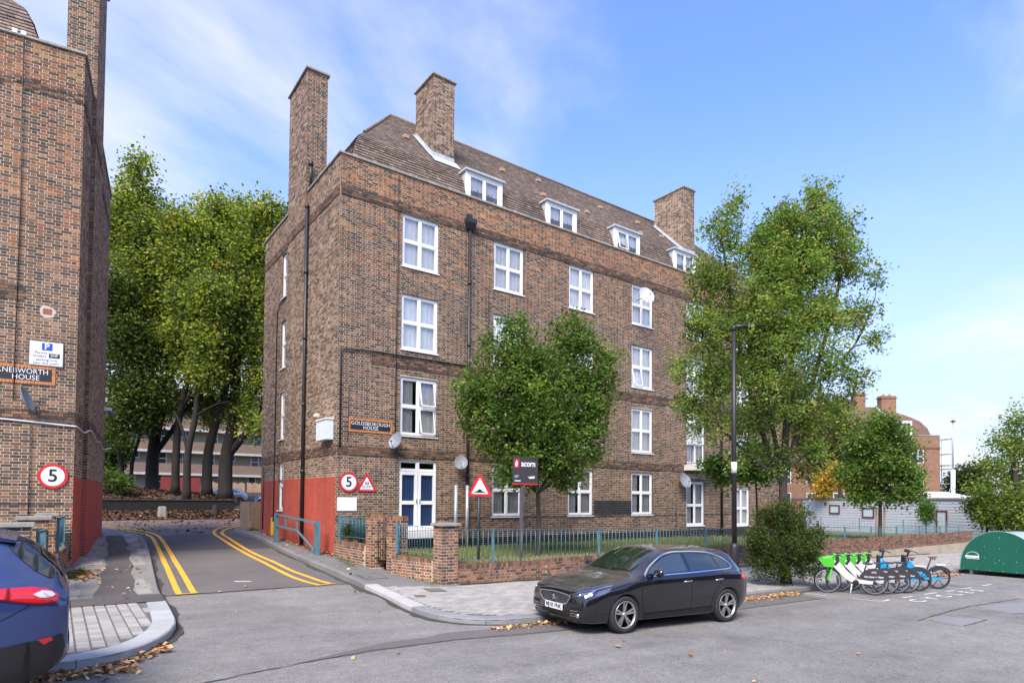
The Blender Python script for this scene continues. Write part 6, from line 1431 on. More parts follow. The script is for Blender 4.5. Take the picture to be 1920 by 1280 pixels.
# bike axes: x from the rear axle (0) forwards to the front axle (1.12)
def green_bike(label, first=None):
    r_ = .345; b = empty('hire_bike', (0, 0, 0), 0, label, 'bicycle', 'green and white hire bikes in the marked bay')
    bwheel(b, 0, r_, 28); bwheel(b, 1.13, r_, 28)
    tubep(b, 'fork', [(1.13, .075, r_), (1.06, .075, .62), (1.02, .03, .78)], .020, M_lime); tubep(b, 'fork', [(1.13, -.075, r_), (1.06, -.075, .62), (1.02, -.03, .78)], .020, M_lime)
    q = MB(); q.tube([(1.03, 0, .70), (.95, 0, 1.02)], [.045, .032], 10); q.build('head_tube', [M_lime], b)
    # broad white frame spine and lower arm
    sp = [(.98, .90), (1.03, .78), (.86, .60), (.66, .40), (.50, .33), (.20, .30), (-.02, .305), (-.06, .36), (.10, .40), (.40, .43), (.50, .48), (.68, .66), (.88, .92)]
    q = MB(); q.prism(sp, -.035, .035, lambda a, b_, d: (a, d, b_)); q.build('frame', [M_bw], b)
    q = MB(); q.prism([(.86, .88), (.92, .90), (.99, .80), (.93, .76)], -.037, .037, lambda a, b_, d: (a, d, b_)); q.build('battery_edge', [M_guard], b)
    tubep(b, 'seat_post', [(.30, 0, .42), (.20, 0, .80)], .018, M_black); saddle(b, .16, .84, M_guard)
    tubep(b, 'handlebar', [(.84, -.30, 1.06), (.90, -.20, 1.08), (.96, -.05, 1.05), (.96, .05, 1.05), (.90, .20, 1.08), (.84, .30, 1.06)], .013, M_black)
    for s in NS: tubep(b, 'grip', [(.83, s * .31, 1.058), (.87, s * .22, 1.075)], .019, M_guard, k=0)
    q = MB(); q.box((.93, -.045, 1.02), (1.0, .045, 1.09)); q.build('stem_cap', [M_lime], b); q = MB(); q.box((.86, -.06, .88), (.93, .06, 1.04)); q.build('phone_holder', [M_guard], b)
    # basket: open topped tapering tub
    q = MB(); t0 = [(1.02, -.13), (1.22, -.13), (1.22, .13), (1.02, .13)]; t1 = [(.98, -.19), (1.40, -.19), (1.40, .19), (.98, .19)]
    vs = [(x, y, .74) for x, y in t0] + [(x, y, .97 + (.02 if x < 1.1 else -.0)) for x, y in t1] + [(x * 1 + (.01 if x < 1.1 else -.01), y * .93, .76) for x, y in t0] + [(x + (.015 if x < 1.1 else -.015), y * .93, .97 + (.02 if x < 1.1 else 0)) for x, y in t1]
    q.add(vs, [(0, 1, 2, 3)] + [(i, (i + 1) % 4, 4 + (i + 1) % 4, 4 + i) for i in range(4)] + [(8, 11, 10, 9)] + [(8 + i, 12 + i, 12 + (i + 1) % 4, 8 + (i + 1) % 4) for i in range(4)] + [(4 + i, 4 + (i + 1) % 4, 12 + (i + 1) % 4, 12 + i) for i in range(4)]); q.build('basket', [M_lime], b)
    g = guard_plate(b, 0, r_, .2, 20, 168, M_guard, extra=[(-.36, .42), (-.20, .40), (0, .43), (.30, .47), (.42, .52)][::-1] if False else [(-.33, .44), (-.10, .42), (.10, .40), (.40, .44), (.42, .56)])
    M1 = Matrix(((-1, 0, 0, .02), (0, 0, 1, .0505), (0, 1, 0, .50), (0, 0, 0, 1))); M2 = Matrix(((1, 0, 0, .02), (0, 0, -1, -.0505), (0, 1, 0, .50), (0, 0, 0, 1)))
    for M_ in (M1, M2):
        link('lettering', text_me('On Lime + Uber', .068, .001, bold=.001).copy(), M_signw, g, M_); q = MB(); q.prism([(-.06, .10), (.06, .10), (.06, .15), (-.06, .15)], .0, .001, lambda a, b_, d: M_ @ Vector((a, b_, d))); q.build('pink_sticker', [mat('pink_sticker', (.50, .22, .30), .5)], g)
    tubep(b, 'front_mudguard', [(1.13 + .37 * math.cos(R(a)), 0, r_ + .37 * math.sin(R(a))) for a in (30, 60, 95, 130)], .018, M_guard)
    tubep(b, 'crank', [(.45, -.09, .33), (.45, -.10, .20)], .012, M_black, k=0); q = MB(); q.box((.40, -.17, .18), (.50, -.10, .20)); q.build('pedal', [M_black], b); q = MB(); q.box((.40, .10, .44), (.50, .17, .46)); q.build('pedal', [mat('amber', (.55, .22, .04), .4)], b)
    q = MB(); q.lathe([(0, -.05), (.075, -.05), (.075, .05), (0, .05)], Matrix.Translation((.45, 0, .33)) @ Matrix.Rotation(R(90), 4, 'X'), 20); q.build('chainring', [M_guard], b)
    tubep(b, 'kick_stand', [(.55, .06, .30), (.60, .12, .02)], .014, M_bw, k=0); return b
def blue_bike(label):
    r_ = .335; b = empty('hire_bike', (0, 0, 0), 0, label, 'bicycle', 'blue hire bikes in the marked bay'); bwheel(b, 0, r_, 6, mag=True, m_tyre=mat('brown_tyre', (.055, .040, .034), .8)); bwheel(b, 1.12, r_, 6, mag=True)
    for s in NS: tubep(b, 'fork', [(1.12, s * .07, r_), (1.05, s * .06, .66), (1.0, s * .02, .74)], .018, M_black)
    q = MB(); q.tube([(1.02, 0, .64), (.95, 0, .92)], [.05, .045], 10); q.build('head_tube', [M_cyan], b)
    sp = [(.93, .90), (1.03, .74), (.74, .46), (.58, .31), (.36, .30), (.28, .42), (.34, .60), (.44, .58), (.46, .46), (.62, .54), (.82, .80)]
    q = MB(); q.prism(sp, -.035, .035, lambda a, b_, d: (a, d, b_)); q.build('frame', [M_cyan], b)
    for s in NS: q = MB(); q.box((-.03, s * .065 - .015, .30), (.46, s * .065 + .015, .36)); q.build('chain_stay', [M_cyan], b)
    tubep(b, 'stem', [(.95, 0, .92), (.91, 0, 1.10)], .028, M_black, k=0); tubep(b, 'handlebar', [(.80, -.29, 1.13), (.88, -.14, 1.15), (.91, 0, 1.12), (.88, .14, 1.15), (.80, .29, 1.13)], .013, M_black)
    q = MB(); q.box((.90, -.06, 1.10), (1.0, .06, 1.18)); q.build('display', [M_guard], b); q = MB(); q.box((1.0, -.10, .78), (1.06, .10, 1.0)); q.build('front_panel', [M_guard], b)
    tubep(b, 'seat_post', [(.36, 0, .55), (.26, 0, .92)], .018, M_black, k=0); saddle(b, .22, .95, M_saddle)
    for s in NS: tubep(b, 'saddle_spring', [(.14, s * .05, .93), (.20, s * .04, .88)], .012, M_black, k=0)
    g = guard_plate(b, 0, r_, .2, -5, 150, M_guard, extra=[(-.24, .42), (-.12, .56), (.05, .58), (.20, .52), (.27, .38)], y=.05)
    for s in NS: q = MB(); q.prism([(.16, .57), (.19, .50), (.21, .57), (.19, .63)], s * .056 - .001, s * .056 + .001, lambda a, b_, d: (a + .08, d, b_ - .08)); q.build('leaf_emblem', [M_signw], g)
    q = MB(); q.box((-.16, -.04, .715), (.10, .04, .735)); q.build('white_label', [M_signw], g)
    tubep(b, 'crank', [(.45, -.09, .33), (.45, -.10, .18)], .012, M_black, k=0); q = MB(); q.box((.40, -.17, .16), (.50, -.10, .18)); q.build('pedal', [M_black], b); q = MB(); q.lathe([(0, -.055), (.08, -.055), (.08, .055), (0, .055)], Matrix.Translation((.45, 0, .33)) @ Matrix.Rotation(R(90), 4, 'X'), 20); q.build('motor', [M_guard], b)
    return b
def place(b, x, y, hd, lean=0): b.matrix_world = Matrix.Translation((x, y, R0(x))) @ Matrix.Rotation(R(hd), 4, 'Z') @ Matrix.Rotation(R(lean), 4, 'X')
gb = green_bike('green and white hire bike standing nearest the camera, its guard lettering in full view')
spots = [((10.86, -10.78), 126, -4), ((11.42, -10.82), 123, -5), ((11.90, -10.90), 120, -5), ((12.32, -10.98), 116, -6)]
LBL = ['', 'green and white hire bike standing second from the bush, mostly behind the first', 'green and white hire bike standing third from the bush, overlapped on its left', 'green and white hire bike standing next to the blue bikes, last of the green four']
for i, ((x, y), hd, ln) in enumerate(spots):
    o = gb if i == 0 else copy_tree(gb)
    if i: o['label'] = LBL[i]
    place(o, x, y, hd, ln)
kb_ = blue_bike('blue hire bike with a brown saddle standing next to the green bikes'); place(kb_, 13.10, -11.0, 128, -5)
k2 = copy_tree(kb_); k2['label'] = 'blue hire bike standing last in the row, nearest the green hangar'; place(k2, 14.30, -11.08, 140, -7)
# ------------------------------------------------------------------ cycle hangar
M_hang = mat('hangar_green', (.004, .10, .062), .4, noise=(1.5, .06), coat=.3); M_hskin = mat('hangar_skin_grey', (.50, .53, .55), .35, .4, noise=(2, .06))
hx, hy, hr = 21.0, -10.72, 1.22; hz = R0(21) + .17
h = empty('cycle_hangar', (hx, hy, R0(21)), 0, 'dark green round topped cycle hangar standing on the road at the right edge', 'cycle hangar'); h['worldkids'] = 1
arc = [(hy + hr * math.cos(R(a)) * 1.0, hz + .10 + 1.38 * max(0, math.sin(R(a))) ** .92) for a in np.linspace(0, 180, 33)]
P = [(hy + hr, hz)] + arc + [(hy - hr, hz)]
q = MB(); q.prism(P, hx, hx + .05, lambda a, b, d: (d, a, b)); q.build('end_panel', [M_hang], h); q = MB(); q.prism(P, hx + 2.5, hx + 2.55, lambda a, b, d: (d, a, b - .045)); q.build('end_panel', [M_hang], h)
q = MB(); A2 = [(a, b) for a, b in arc if True]; mid = 17
for k, (i0, i1, m_, nm) in enumerate(((0, 16, M_hang, 'fixed_skin'), (16, 33, M_hskin, 'sliding_door'))):
    q = MB(); vs = []
    for (a, b) in A2[i0:min(i1 + 1, 33)]: vs += [(hx + .05, a, b - .01), (hx + 2.5, a, b - .055)]
    q.add(vs, [(2 * i, 2 * i + 1, 2 * i + 3, 2 * i + 2) for i in range(len(vs) // 2 - 1)], smooth=True); q.build(nm, [m_], h)
q = MB(); q.tube([(hx + .0, a, b) for a, b in arc], .014, 5); q.build('edge_trim', [mat('pale_green_trim', (.16, .35, .27), .4)], h)
q = MB(); q.box((hx + .1, hy - hr + .05, hz - .02), (hx + 2.45, hy + hr - .05, hz + .02)); q.build('floor_plate', [M_black], h)
for (a, b) in ((.05, .1), (.05, -.1)):
    for xx in (hx + .15, hx + 2.3): q = MB(); yy = hy + (hr - .3) * (1 if a == .05 and b > 0 else -1); q.box((xx, yy - .05, hz - .2), (xx + .1, yy + .05, hz)); q.build('foot', [M_steel], h)
for (dy, dz) in ((0, 1.25), (0, .85), (0, .42), (.45, .9), (.45, .5), (-.5, .8), (-.5, .4), (.12, .32), (-.12, .3), (1.1, .05), (.7, .05), (.3, .03), (-.1, .03), (-.5, .03), (-.9, .03)): q = MB(); q.lathe([(0, .0), (.016, 0), (.012, .008), (0, .01)], Matrix.Translation((hx - .001, hy + dy, hz + dz)) @ Matrix.Rotation(R(-90), 4, 'Y'), 8); q.build('bolt', [M_steel], h)
q = MB(); ly, lz = hy + .82, hz + .50
q.tube([(hx - .004, ly + .20 * math.cos(R(a)), lz + .16 * math.sin(R(a)) + .02) for a in np.linspace(0, 180, 17)], .009, 4); q.box((hx - .006, ly - .20, lz - .03), (hx - .001, ly + .24, lz + .04)); q.box((hx - .006, ly - .21, lz - .075), (hx - .001, ly + .20, lz - .055)); q.build('maker_emblem', [M_signw], h)
# ------------------------------------------------------------------ far buildings
M_fbrick = mat('far_brick', (.25, .135, .085), .9, noise=[(1.5, .16), (9, .14)])
M_cream2 = mat('cream_render', (.30, .26, .20), .9, noise=(2, .1))
M_ftile = mat('far_tiles', (.14, .080, .062), .9, noise=[(.8, .18), (6, .15, (1, 1, 6))])
M_fglass = mat('far_window_glass', (.05, .06, .07), .12)
def simple_window(parent, F, a, b, c, e, cols=2, rows=2, split=.5, col=None, name='window'):
    mb = MB(); f = .075
    for q in ((a, a + f, c, e), (b - f, b, c, e), (a + f, b - f, c, c + f), (a + f, b - f, e - f, e)): mb.fbox(F, *q, .0, .05)
    for i in range(1, cols): x = a + (b - a) * i / cols; mb.fbox(F, x - .035, x + .035, c + f, e - f, .0, .048)
    if rows > 1: z = c + (e - c) * split; mb.fbox(F, a + f, b - f, z - .035, z + .035, .0, .046)
    o = mb.build(name, [M_white], parent); p = MB(); p.quad(F.p(a + f, c + f, .012), F.p(b - f, c + f, .012), F.p(b - f, e - f, .012), F.p(a + f, e - f, .012)); p.build('pane', [col or M_fglass], o, recalc=False); return o
# block of flats beyond the lawn, facing the camera
O = at(1763, 935, 82); O.z = 0; ux = (-RT - FW * .05); ux.z = 0; ux.normalize(); nx = Vector((0, 0, 1)).cross(ux); nx = nx if nx.dot(CP - O) > 0 else -nx
fb = empty('far_apartment_block', (O.x, O.y, -1.8), 0, 'distant brick block with brown mansard roof and three chimneys beyond the lawn', 'building'); fb['worldkids'] = 1
F = Frame(O, ux, nx); D = lambda u, z, d: F.p(u, z, -d)
mb = MB(); zt = 10.65; W_ = 27; DP = 9
for q in (((0, 0), (W_, 0)), ((0, DP), (0, 0)), ((W_, 0), (W_, DP)), ((W_, DP), (0, DP))):
    (a, b), (c, d) = q; mb.quad(D(a, -2.2, b), D(c, -2.2, d), D(c, zt, d), D(a, zt, b))
mb.build('wall', [M_fbrick], fb, recalc=False)
mb = MB(); mb.fbox(F, -.05, W_, zt, zt + .12, -DP, .05); mb.build('coping', [M_stone], fb)
for z in (8.9, 2.0): mb = MB(); mb.fbox(F, -.04, W_, z, z + .22, -.05, .05); mb.build('string_course', [mat('band_brown', (.13, .075, .05), .9)], fb)
for u0 in (2.3, 5.9, 9.5, 13.1, 16.7, 20.3):
    for z0 in (7.0, 4.1, 1.2): simple_window(fb, F, u0, u0 + 1.5, z0, z0 + 1.75)
pr = [(.6, zt), (.9, zt + 1.1), (1.5, zt + 2.1), (2.3, zt + 2.8), (4.5, zt + 4.4)]; rb = MB()
for (a, za), (b, zb) in zip(pr, pr[1:]):
    xa, xb = a + .1, b + (.5 if b > 4 else .1)
    rb.quad(D(xa, za, a), D(W_ - xa, za, a), D(W_ - xb, zb, b), D(xb, zb, b)); rb.quad(D(xa, za, DP - a), D(xa, za, a), D(xb, zb, b), D(xb, zb, DP - b)); rb.quad(D(W_ - xa, za, a), D(W_ - xa, za, DP - a), D(W_ - xb, zb, DP - b), D(W_ - xb, zb, b))
rb.quad(D(.6, zt, DP - .6), D(W_, zt, DP - .6), D(W_, zt + 4.4, 4.6), D(5, zt + 4.4, 4.6)); rf = rb.build('roof', [M_ftile], fb, recalc=False)
def fstack(u, w_, zb, zt_, d, pots):
    q = MB(); q.fbox(F, u, u + w_, zb, zt_, -d - 1.0, -d); q.fbox(F, u - .12, u + w_ + .12, zt_ - .35, zt_ - .2, -d - 1.1, -d + .1); st = q.build('chimney', [M_fbrick], fb)
    for i in range(pots): p = MB(); x = u + w_ * (i + .7) / (pots + .4); p.lathe([(.0, 0), (.16, 0), (.13, .38), (0, .38)], Matrix.Translation(D(x, zt_, d + .5)), 8); p.build('chimney_pot', [mat('clay_pot', (.45, .22, .13), .8)], st)
fstack(4.4, 2.05, 12.6, 16.3, 2.2, 2); fstack(7.7, 1.5, 13.0, 16.9, 3.8, 1); fstack(2.7, 1.5, 13.2, 15.5, 6.0, 2)
dm = MB(); dm.fbox(F, 3.4, 4.9, zt + .15, zt + 2.0, -1.6, -.55); dmo = dm.build('dormer', [M_white], fb); simple_window(dmo, Frame(F.p(0, 0, -.54), ux, nx), 3.55, 4.75, zt + .35, zt + 1.8, 2, 1)
q = MB(); q.add([D(5.0, 12.7, 2.0), D(7.2, 15.0, 2.4), D(7.4, 14.9, 2.3), D(5.2, 12.4, 1.9)], [(0, 1, 2, 3)]); q.build('lead_flashing', [M_lead], rf, recalc=False)
# scaffold tower against it
sc = empty('scaffold_tower', D(-1.0, -1.8, 1), 0, 'thin scaffold tower against the right end of the distant brick block', 'scaffold'); sc['worldkids'] = 1; M_sc = mat('scaffold_tube', (.32, .36, .36), .5, .4)
for du in (-.25, -1.9):
    for dd in (.4, 2.2): q = MB(); q.tube([D(du, -2.2, dd), D(du, 10.6, dd)], .05, 5); q.build('standard', [M_sc], sc)
for z in (0.3, 2.2, 4.3, 6.3, 8.3, 10.3):
    for (a, b, c, d) in ((-.2, .4, -2.0, .4), (-.2, 2.2, -2.0, 2.2), (-.25, .3, -.25, 2.3), (-1.9, .3, -1.9, 2.3)): q = MB(); q.tube([D(a, z, b), D(c, z, d)], .045, 5); q.build('ledger', [M_sc], sc)
for z in (2.15, 6.75): q = MB(); q.fbox(F, -2.0, -.15, z, z + .12, -2.2, -.4); q.build('platform', [M_wood], sc)
q = MB(); q.tube([D(-.25, .3, .35), D(-1.9, 4.3, .35)], .04, 5); q.build('cross_brace', [M_sc], sc)
for px, ztop, zmid, w_, lab in ((1706.5, 843, None, .14, 'white lamp column with a black cap in front of the far brick block'), (1786.5, 790, 880, .20, 'tall white mast with a thin top section right of the scaffold')):
    s = empty('mast', at(px, 935, 60), 0, lab, 'mast'); s['worldkids'] = 1; b = at(px, 960, 60)
    if zmid: q = MB(); q.tube([b, at(px, zmid, 60)], w_, 8); q.build('lower_section', [M_white], s); q = MB(); q.tube([at(px, zmid, 60), at(px, ztop, 60)], [.06, .03], 6); q.build('upper_section', [M_steel], s); q = MB(); t = at(px, ztop, 60); q.lathe([(0, -.1), (.3, 0), (.05, .12), (0, .2)], Matrix.Translation(t), 8); q.build('head', [M_black], s)
    else: q = MB(); q.tube([b, at(px, ztop, 60)], [w_, w_ * .7], 8); q.build('column', [M_white], s); q = MB(); t = at(px, ztop, 60); q.lathe([(0, 0), (.2, .0), (.15, .25), (0, .3)], Matrix.Translation(t), 8); q.build('cap', [M_black], s)
# the long single storey building clad in white boards
A = at(1836, 0, 50); B = at(1500, 0, 66); A.z = B.z = 0
hb = empty('clad_building', (A.x, A.y, -1), 0, 'long low building clad in pale boards with small red framed windows', 'building'); hb['worldkids'] = 1
ub = (B - A).normalized(); nb = Vector((0, 0, 1)).cross(ub); nb = nb if nb.dot(CP - A) > 0 else -nb; F = Frame(A, ub, nb); LN = (B - A).length; zr = lambda u: 2.12 + .10 * u / LN
z = -1.4; i = 0
while z < 2.05:
    q = MB(); q.add([F.p(0, z, .03), F.p(LN, z, .03), F.p(LN, z + .235, .0), F.p(0, z + .235, .0), F.p(0, z, .0), F.p(LN, z, .0)], [(0, 1, 2, 3), (4, 5, 1, 0)]); q.build('board', [M_rough_white], hb, recalc=False); z += .24; i += 1
q = MB(); q.fbox(F, -.1, LN, 2.02, 2.20, -6, .10); q.build('roof_edge', [mat('grey_trim', (.13, .13, .14), .7)], hb)
q = MB(); q.fbox(F, 0, LN, -1.4, 2.02, -6, -.01); q.build('wall', [M_rough_white], hb)
q = MB(); vs = [F.p(1.5, 2.2, -1), F.p(8.5, 2.2, -1), F.p(5.5, 2.75, -1.2), F.p(4.5, 2.75, -1.2)]; q.add(vs + [v - nb * 1.4 for v in vs], [(0, 1, 2, 3), (0, 3, 7, 4), (3, 2, 6, 7), (2, 1, 5, 6)]); q.build('roof_cowl', [M_cream], hb)
M_rf = mat('dark_red_frame', (.13, .018, .02), .5); M_pale = mat('pale_blind', (.42, .50, .50), .5)
def upx(px):      # distance along the wall of a picture column
    d = FW + RT * ((px - 959.65) / 1160.2); t = ((A - CP).dot(nb)) / d.dot(nb); return ((CP + d * t) - A).dot(ub)
for (x0, x1, z0, z1) in ((1574.5, 1555.5, .65, 1.52), (1639, 1617, .35, 1.28), (1776, 1755, -.85, 1.15)):
    a, b = upx(x0), upx(x1); q = MB(); t = .10
    for k in ((a, a + t, z0, z1), (b - t, b, z0, z1), (a + t, b - t, z1 - t, z1), (a + t, b - t, z0, z0 + t)): q.fbox(F, *k, .04, .12)
    o = q.build('door' if x0 == 1776 else 'window', [M_rf], hb); p = MB(); p.quad(F.p(a + t, z0 + t, .06), F.p(b - t, z0 + t, .06), F.p(b - t, z1 - t, .06), F.p(a + t, z1 - t, .06)); p.build('pane', [M_pale], o, recalc=False)
for px in (1548, 1583, 1604): a = upx(px); q = MB(); q.fbox(F, a - .06, a + .06, 1.45, 1.75, .03, .14); q.build('wall_lamp', [M_black], hb)
railing('pale far railing along the foot of the white clad building', [tuple((F.p(1, 0, 2.5)).xy), tuple((F.p(14, 0, 2.5)).xy)], lambda s: .35, lambda s: -.65, [.5, 4, 8, 12], spacing=.3, group='far railings', single=60)
# ------------------------------------------------------------------ deck access flats behind the trees
db = empty('deck_access_flats', (4, 62, 2.6), 0, 'pale brick deck access flats with white balcony edges seen between the tree trunks', 'building'); db['worldkids'] = 1
F = Frame((-14, 62, 0), (1, 0, 0), (0, -1, 0)); LNG = 46
q = MB(); q.fbox(F, 0, LNG, 2.4, 14.6, -8, -1.3); q.build('wall', [M_cream2], db)
for k in range(4):
    z = 4.25 + k * 2.6
    q = MB(); q.fbox(F, 0, LNG, z, z + .26, -1.4, .06); q.build('walkway_edge', [mat('grey_white_edge', (.42, .42, .41), .6, noise=(1.5, .12))], db)
    if k < 3: q = MB(); q.fbox(F, 0, LNG, z + .26, z + 1.35, -.12, .0); q.build('walkway_parapet', [mat('pale_brick', (.20, .135, .095), .9, noise=[(2, .12), (12, .1)])], db)
F2 = Frame((-14, 63.28, 0), (1, 0, 0), (0, -1, 0))
for k in range(4):
    z = 2.7 + k * 2.6; i = 0; x = .8 + k * .3
    while x < LNG - 3:
        simple_window(db, F2, x, x + .95, z - (.1 if k == 0 else 0), z + 2.0, 1, 2, .45, name='door' if False else 'entrance'); simple_window(db, F2, x + 1.9, x + 3.3, z + .85, z + 1.95, 2, 1, col=M_fglass if i % 3 else mat('blue_blind', (.05, .14, .38), .5)); x += 5.1; i += 1
s = empty('yard_fence', (3, 52, 2), 0, 'weathered plank fence of the yard behind the right hand tree trunks', 'fence'); s['worldkids'] = 1
for i in range(64):
    x = 5.6 + i * .19; q = MB(); h = 3.25 + .08 * math.sin(i * 1.7) - (.35 if 30 < i < 36 else 0); q.box((x, 50 + i * .02, 1.4), (x + .175, 50.03 + i * .02, h)); q.build('board', [M_wood if i % 9 else M_bark], s)
q = MB(); q.box((.9, 47, 1.6), (4.2, 47.2, 3.6)); tag(q.build('red_wall', [mat('dull_red', (.20, .03, .025), .8, noise=(2, .15))]), 'dull red yard wall seen between the middle tree trunks', 'wall')
s = empty('far_flats', (0, 75, 0), 0, 'x', 'x'); bpy.data.objects.remove(s)
# added terrace, unseen behind the camera, for the car and window panes to mirror
tr = MB()
for i in range(9):
    x = -44 + i * 13; h = 7.2 + (i % 3) * .8
    tr.box((x, -46, -1), (x + 12.9, -38, h), (.13, .09, .07)); tr.add([(x, -46.3, h), (x + 12.9, -46.3, h), (x + 12.9, -37.7, h), (x, -37.7, h), (x, -42, h + 2.4), (x + 12.9, -42, h + 2.4)], [(0, 1, 5, 4), (3, 4, 5, 2), (0, 4, 3), (1, 2, 5)], (.07, .06, .06))
    for k in range(4):
        for z in (1.2, 4.2): tr.box((x + 1.2 + k * 3, -38, z), (x + 2.4 + k * 3, -37.95, z + 1.6), (.5, .5, .5))
tag(tr.build('unseen_terrace', [mat('terrace', attr='bc', rough=.9)], attr=True), kind='structure')
# ------------------------------------------------------------------ trees and plants
def rvec(n):
    v = rng.normal(size=(n, 3)); return v / np.linalg.norm(v, axis=1, keepdims=True)
def leaves(name, centers, spread, per, size, palette, parent, m=None, kind=None, up=.5, jit=.25, fold=.18, flat=None):
    """centers (k,3) of clusters; one small folded face per leaf"""
    k = len(centers); n = k * per
    C = np.repeat(centers, per, axis=0) + rng.normal(size=(n, 3)) * np.array(spread)
    nrm = rvec(n); nrm[:, 2] = np.abs(nrm[:, 2]) + up; nrm /= np.linalg.norm(nrm, axis=1, keepdims=True)
    a = np.cross(nrm, rvec(n)); a /= np.linalg.norm(a, axis=1, keepdims=True) + 1e-9; b = np.cross(nrm, a)
    s = size * rng.uniform(.6, 1.3, size=(n, 1)); w_ = s * rng.uniform(.55, .8, size=(n, 1))
    V = np.empty((n, 4, 3)); V[:, 0] = C - a * s * .5; V[:, 1] = C + b * w_ * .5 + nrm * s * fold; V[:, 2] = C + a * s * .5; V[:, 3] = C - b * w_ * .5 + nrm * s * fold
    cols = np.array([p[0] for p in palette]); wt = np.array([p[1] for p in palette], float); wt /= wt.sum()
    ck = rng.choice(len(cols), size=k, p=wt); lk = np.repeat(ck, per); sw = rng.random(n) < .45; lk[sw] = rng.choice(len(cols), size=sw.sum(), p=wt)
    cc = cols[lk] * np.repeat(rng.uniform(1 - jit, 1 + jit, size=(k, 1)), per, axis=0) * rng.uniform(.75, 1.25, size=(n, 1))
    return np_mesh(name, V.reshape(-1, 3), 4, [(0, 1, 2, 3)], cc, m or M_leaf, parent, kind)
def tree(name, label, base, depth, trunk, lobes, nclus, per, leaf, palette, r0=.14, rtop=.03, spread=.22, bark=None, cat='tree', group=None, limbs=(), twigs=1.0, bias=.5, lobe_d=.8, up=.5, seed=0):
    """trunk: list of (px, py) ; lobes: (px, py, rx_px, ry_px, depth offset)"""
    global rng
    rng = np.random.default_rng(seed + 11); random.seed(seed + 5)
    k = depth / 1160.2
    b0 = at(trunk[0][0], trunk[0][1], depth)
    if base is None or depth > 19: base = (b0.x, b0.y, (b0.z if base is None else min(base[2], b0.z)))
    root = empty(name, base, 0, label, cat, group); root['worldkids'] = 1
    tb = MB(); T = [Vector(base) - Vector((0, 0, .15))] + [at(x, y, depth) for x, y in trunk]
    T = [Vector(p) for p in smooth_line([tuple(p) for p in T], 4)]; n = len(T)
    rad = [r0 * (1.25 if i == 0 else 1) * (1 - i / n) + rtop * i / n for i in range(n)]
    tb.tube(T, rad, 9); sk = []
    for L_ in limbs:
        P = [at(q[0], q[1], depth + (q[2] if len(q) > 2 else 0)) for q in L_[1]]; P = [Vector(p) for p in smooth_line([tuple(p) for p in P], 4)]
        tb.tube(P, [L_[0] * (1 - .75 * i / len(P)) for i in range(len(P))], 7); sk += [(p, L_[0] * (1 - .75 * i / len(P))) for i, p in enumerate(P)]
    sk += [(p, r) for p, r in zip(T, rad)][n // 3:]
    cs = []; L3 = []
    vol = np.array([a[2] * a[3] for a in lobes], float); vol /= vol.sum()
    skp = np.array([tuple(p) for p, _ in sk])
    for (x, y, rx, ry, do), v in zip([tuple(l) + (0,) * (5 - len(l)) for l in lobes], vol):
        m_ = max(4, int(nclus * v)); c = at(x, y, depth + do); d = rvec(m_); rr = rng.uniform(0, 1, size=(m_, 1)) ** bias
        e = np.array([rx * k, max(rx, ry) * k * lobe_d, ry * k]); p = np.array(tuple(c)) + (np.array(tuple(RT))[None] * (d[:, :1] * e[0]) + np.array([FW.x, FW.y, 0])[None] * (d[:, 1:2] * e[1]) + np.array([0, 0, 1])[None] * (d[:, 2:3] * e[2])) * rr
        cs.append(p); L3.append((c, e))
        # a branch to the lobe and twigs in it
        j = int(np.argmin(np.linalg.norm(skp - np.array(tuple(c)), axis=1) + np.maximum(0, skp[:, 2] - c.z) * 2.5)); s0, rs = sk[j]
        mid = s0.lerp(c, .55) + Vector((random.gauss(0, .1), random.gauss(0, .1), .12)) * (k * rx * .3 + .05)
        rb = min(rs * .6, r0 * .30); B = [Vector(q) for q in smooth_line([tuple(s0), tuple(mid), tuple(c)], 4)]
        tb.tube(B, [rb * (1 - .7 * i / len(B)) for i in range(len(B))], 6)
        for q in p[:int(min(m_, 16) * twigs)]:
            q = Vector(q); st = B[random.randrange(len(B) // 2, len(B))]
            tb.tube([st, st.lerp(q, .5) + Vector((0, 0, .06 * (q - st).length)), q], [rb * .26, rb * .16, rb * .06], 4, cap=False)
    tb.build('trunk', [bark or M_bark], root)
    leaves('crown', np.concatenate(cs), spread, per, leaf, palette, root, kind='stuff', up=up, jit=.38)
    return root
PAL_MAPLE = [((.052, .105, .018), 4), ((.075, .145, .022), 3), ((.035, .075, .014), 2), ((.13, .19, .03), .8)]
PAL_MAPLE = [((c[0] * 1.9, c[1] * 1.55, c[2] * 2.1), w_) for c, w_ in PAL_MAPLE]
PAL_BIG = [((.085, .135, .028), 4), ((.12, .17, .035), 3), ((.055, .09, .02), 2), ((.20, .20, .045), 1.2), ((.17, .11, .04), .15)]
PAL_BIG = [((c[0] * 1.85, c[1] * 1.75, c[2] * 2.2), w_) for c, w_ in PAL_BIG]
PAL_PLANE = [((.060, .10, .020), 4), ((.12, .18, .025), 3), ((.035, .06, .014), 2.5), ((.22, .25, .035), 1.4), ((.20, .14, .03), .15)]
PAL_PLANE = [((c[0] * 2.15, c[1] * 1.75, c[2] * 2.4), w_) for c, w_ in PAL_PLANE]
PAL_RIGHT = [((.17, .22, .045), 4), ((.12, .18, .035), 3), ((.24, .26, .06), 2), ((.07, .11, .025), 1.5)]
PAL_RIGHT = [(tuple(v * 1.15 for v in c), w_) for c, w_ in PAL_RIGHT]
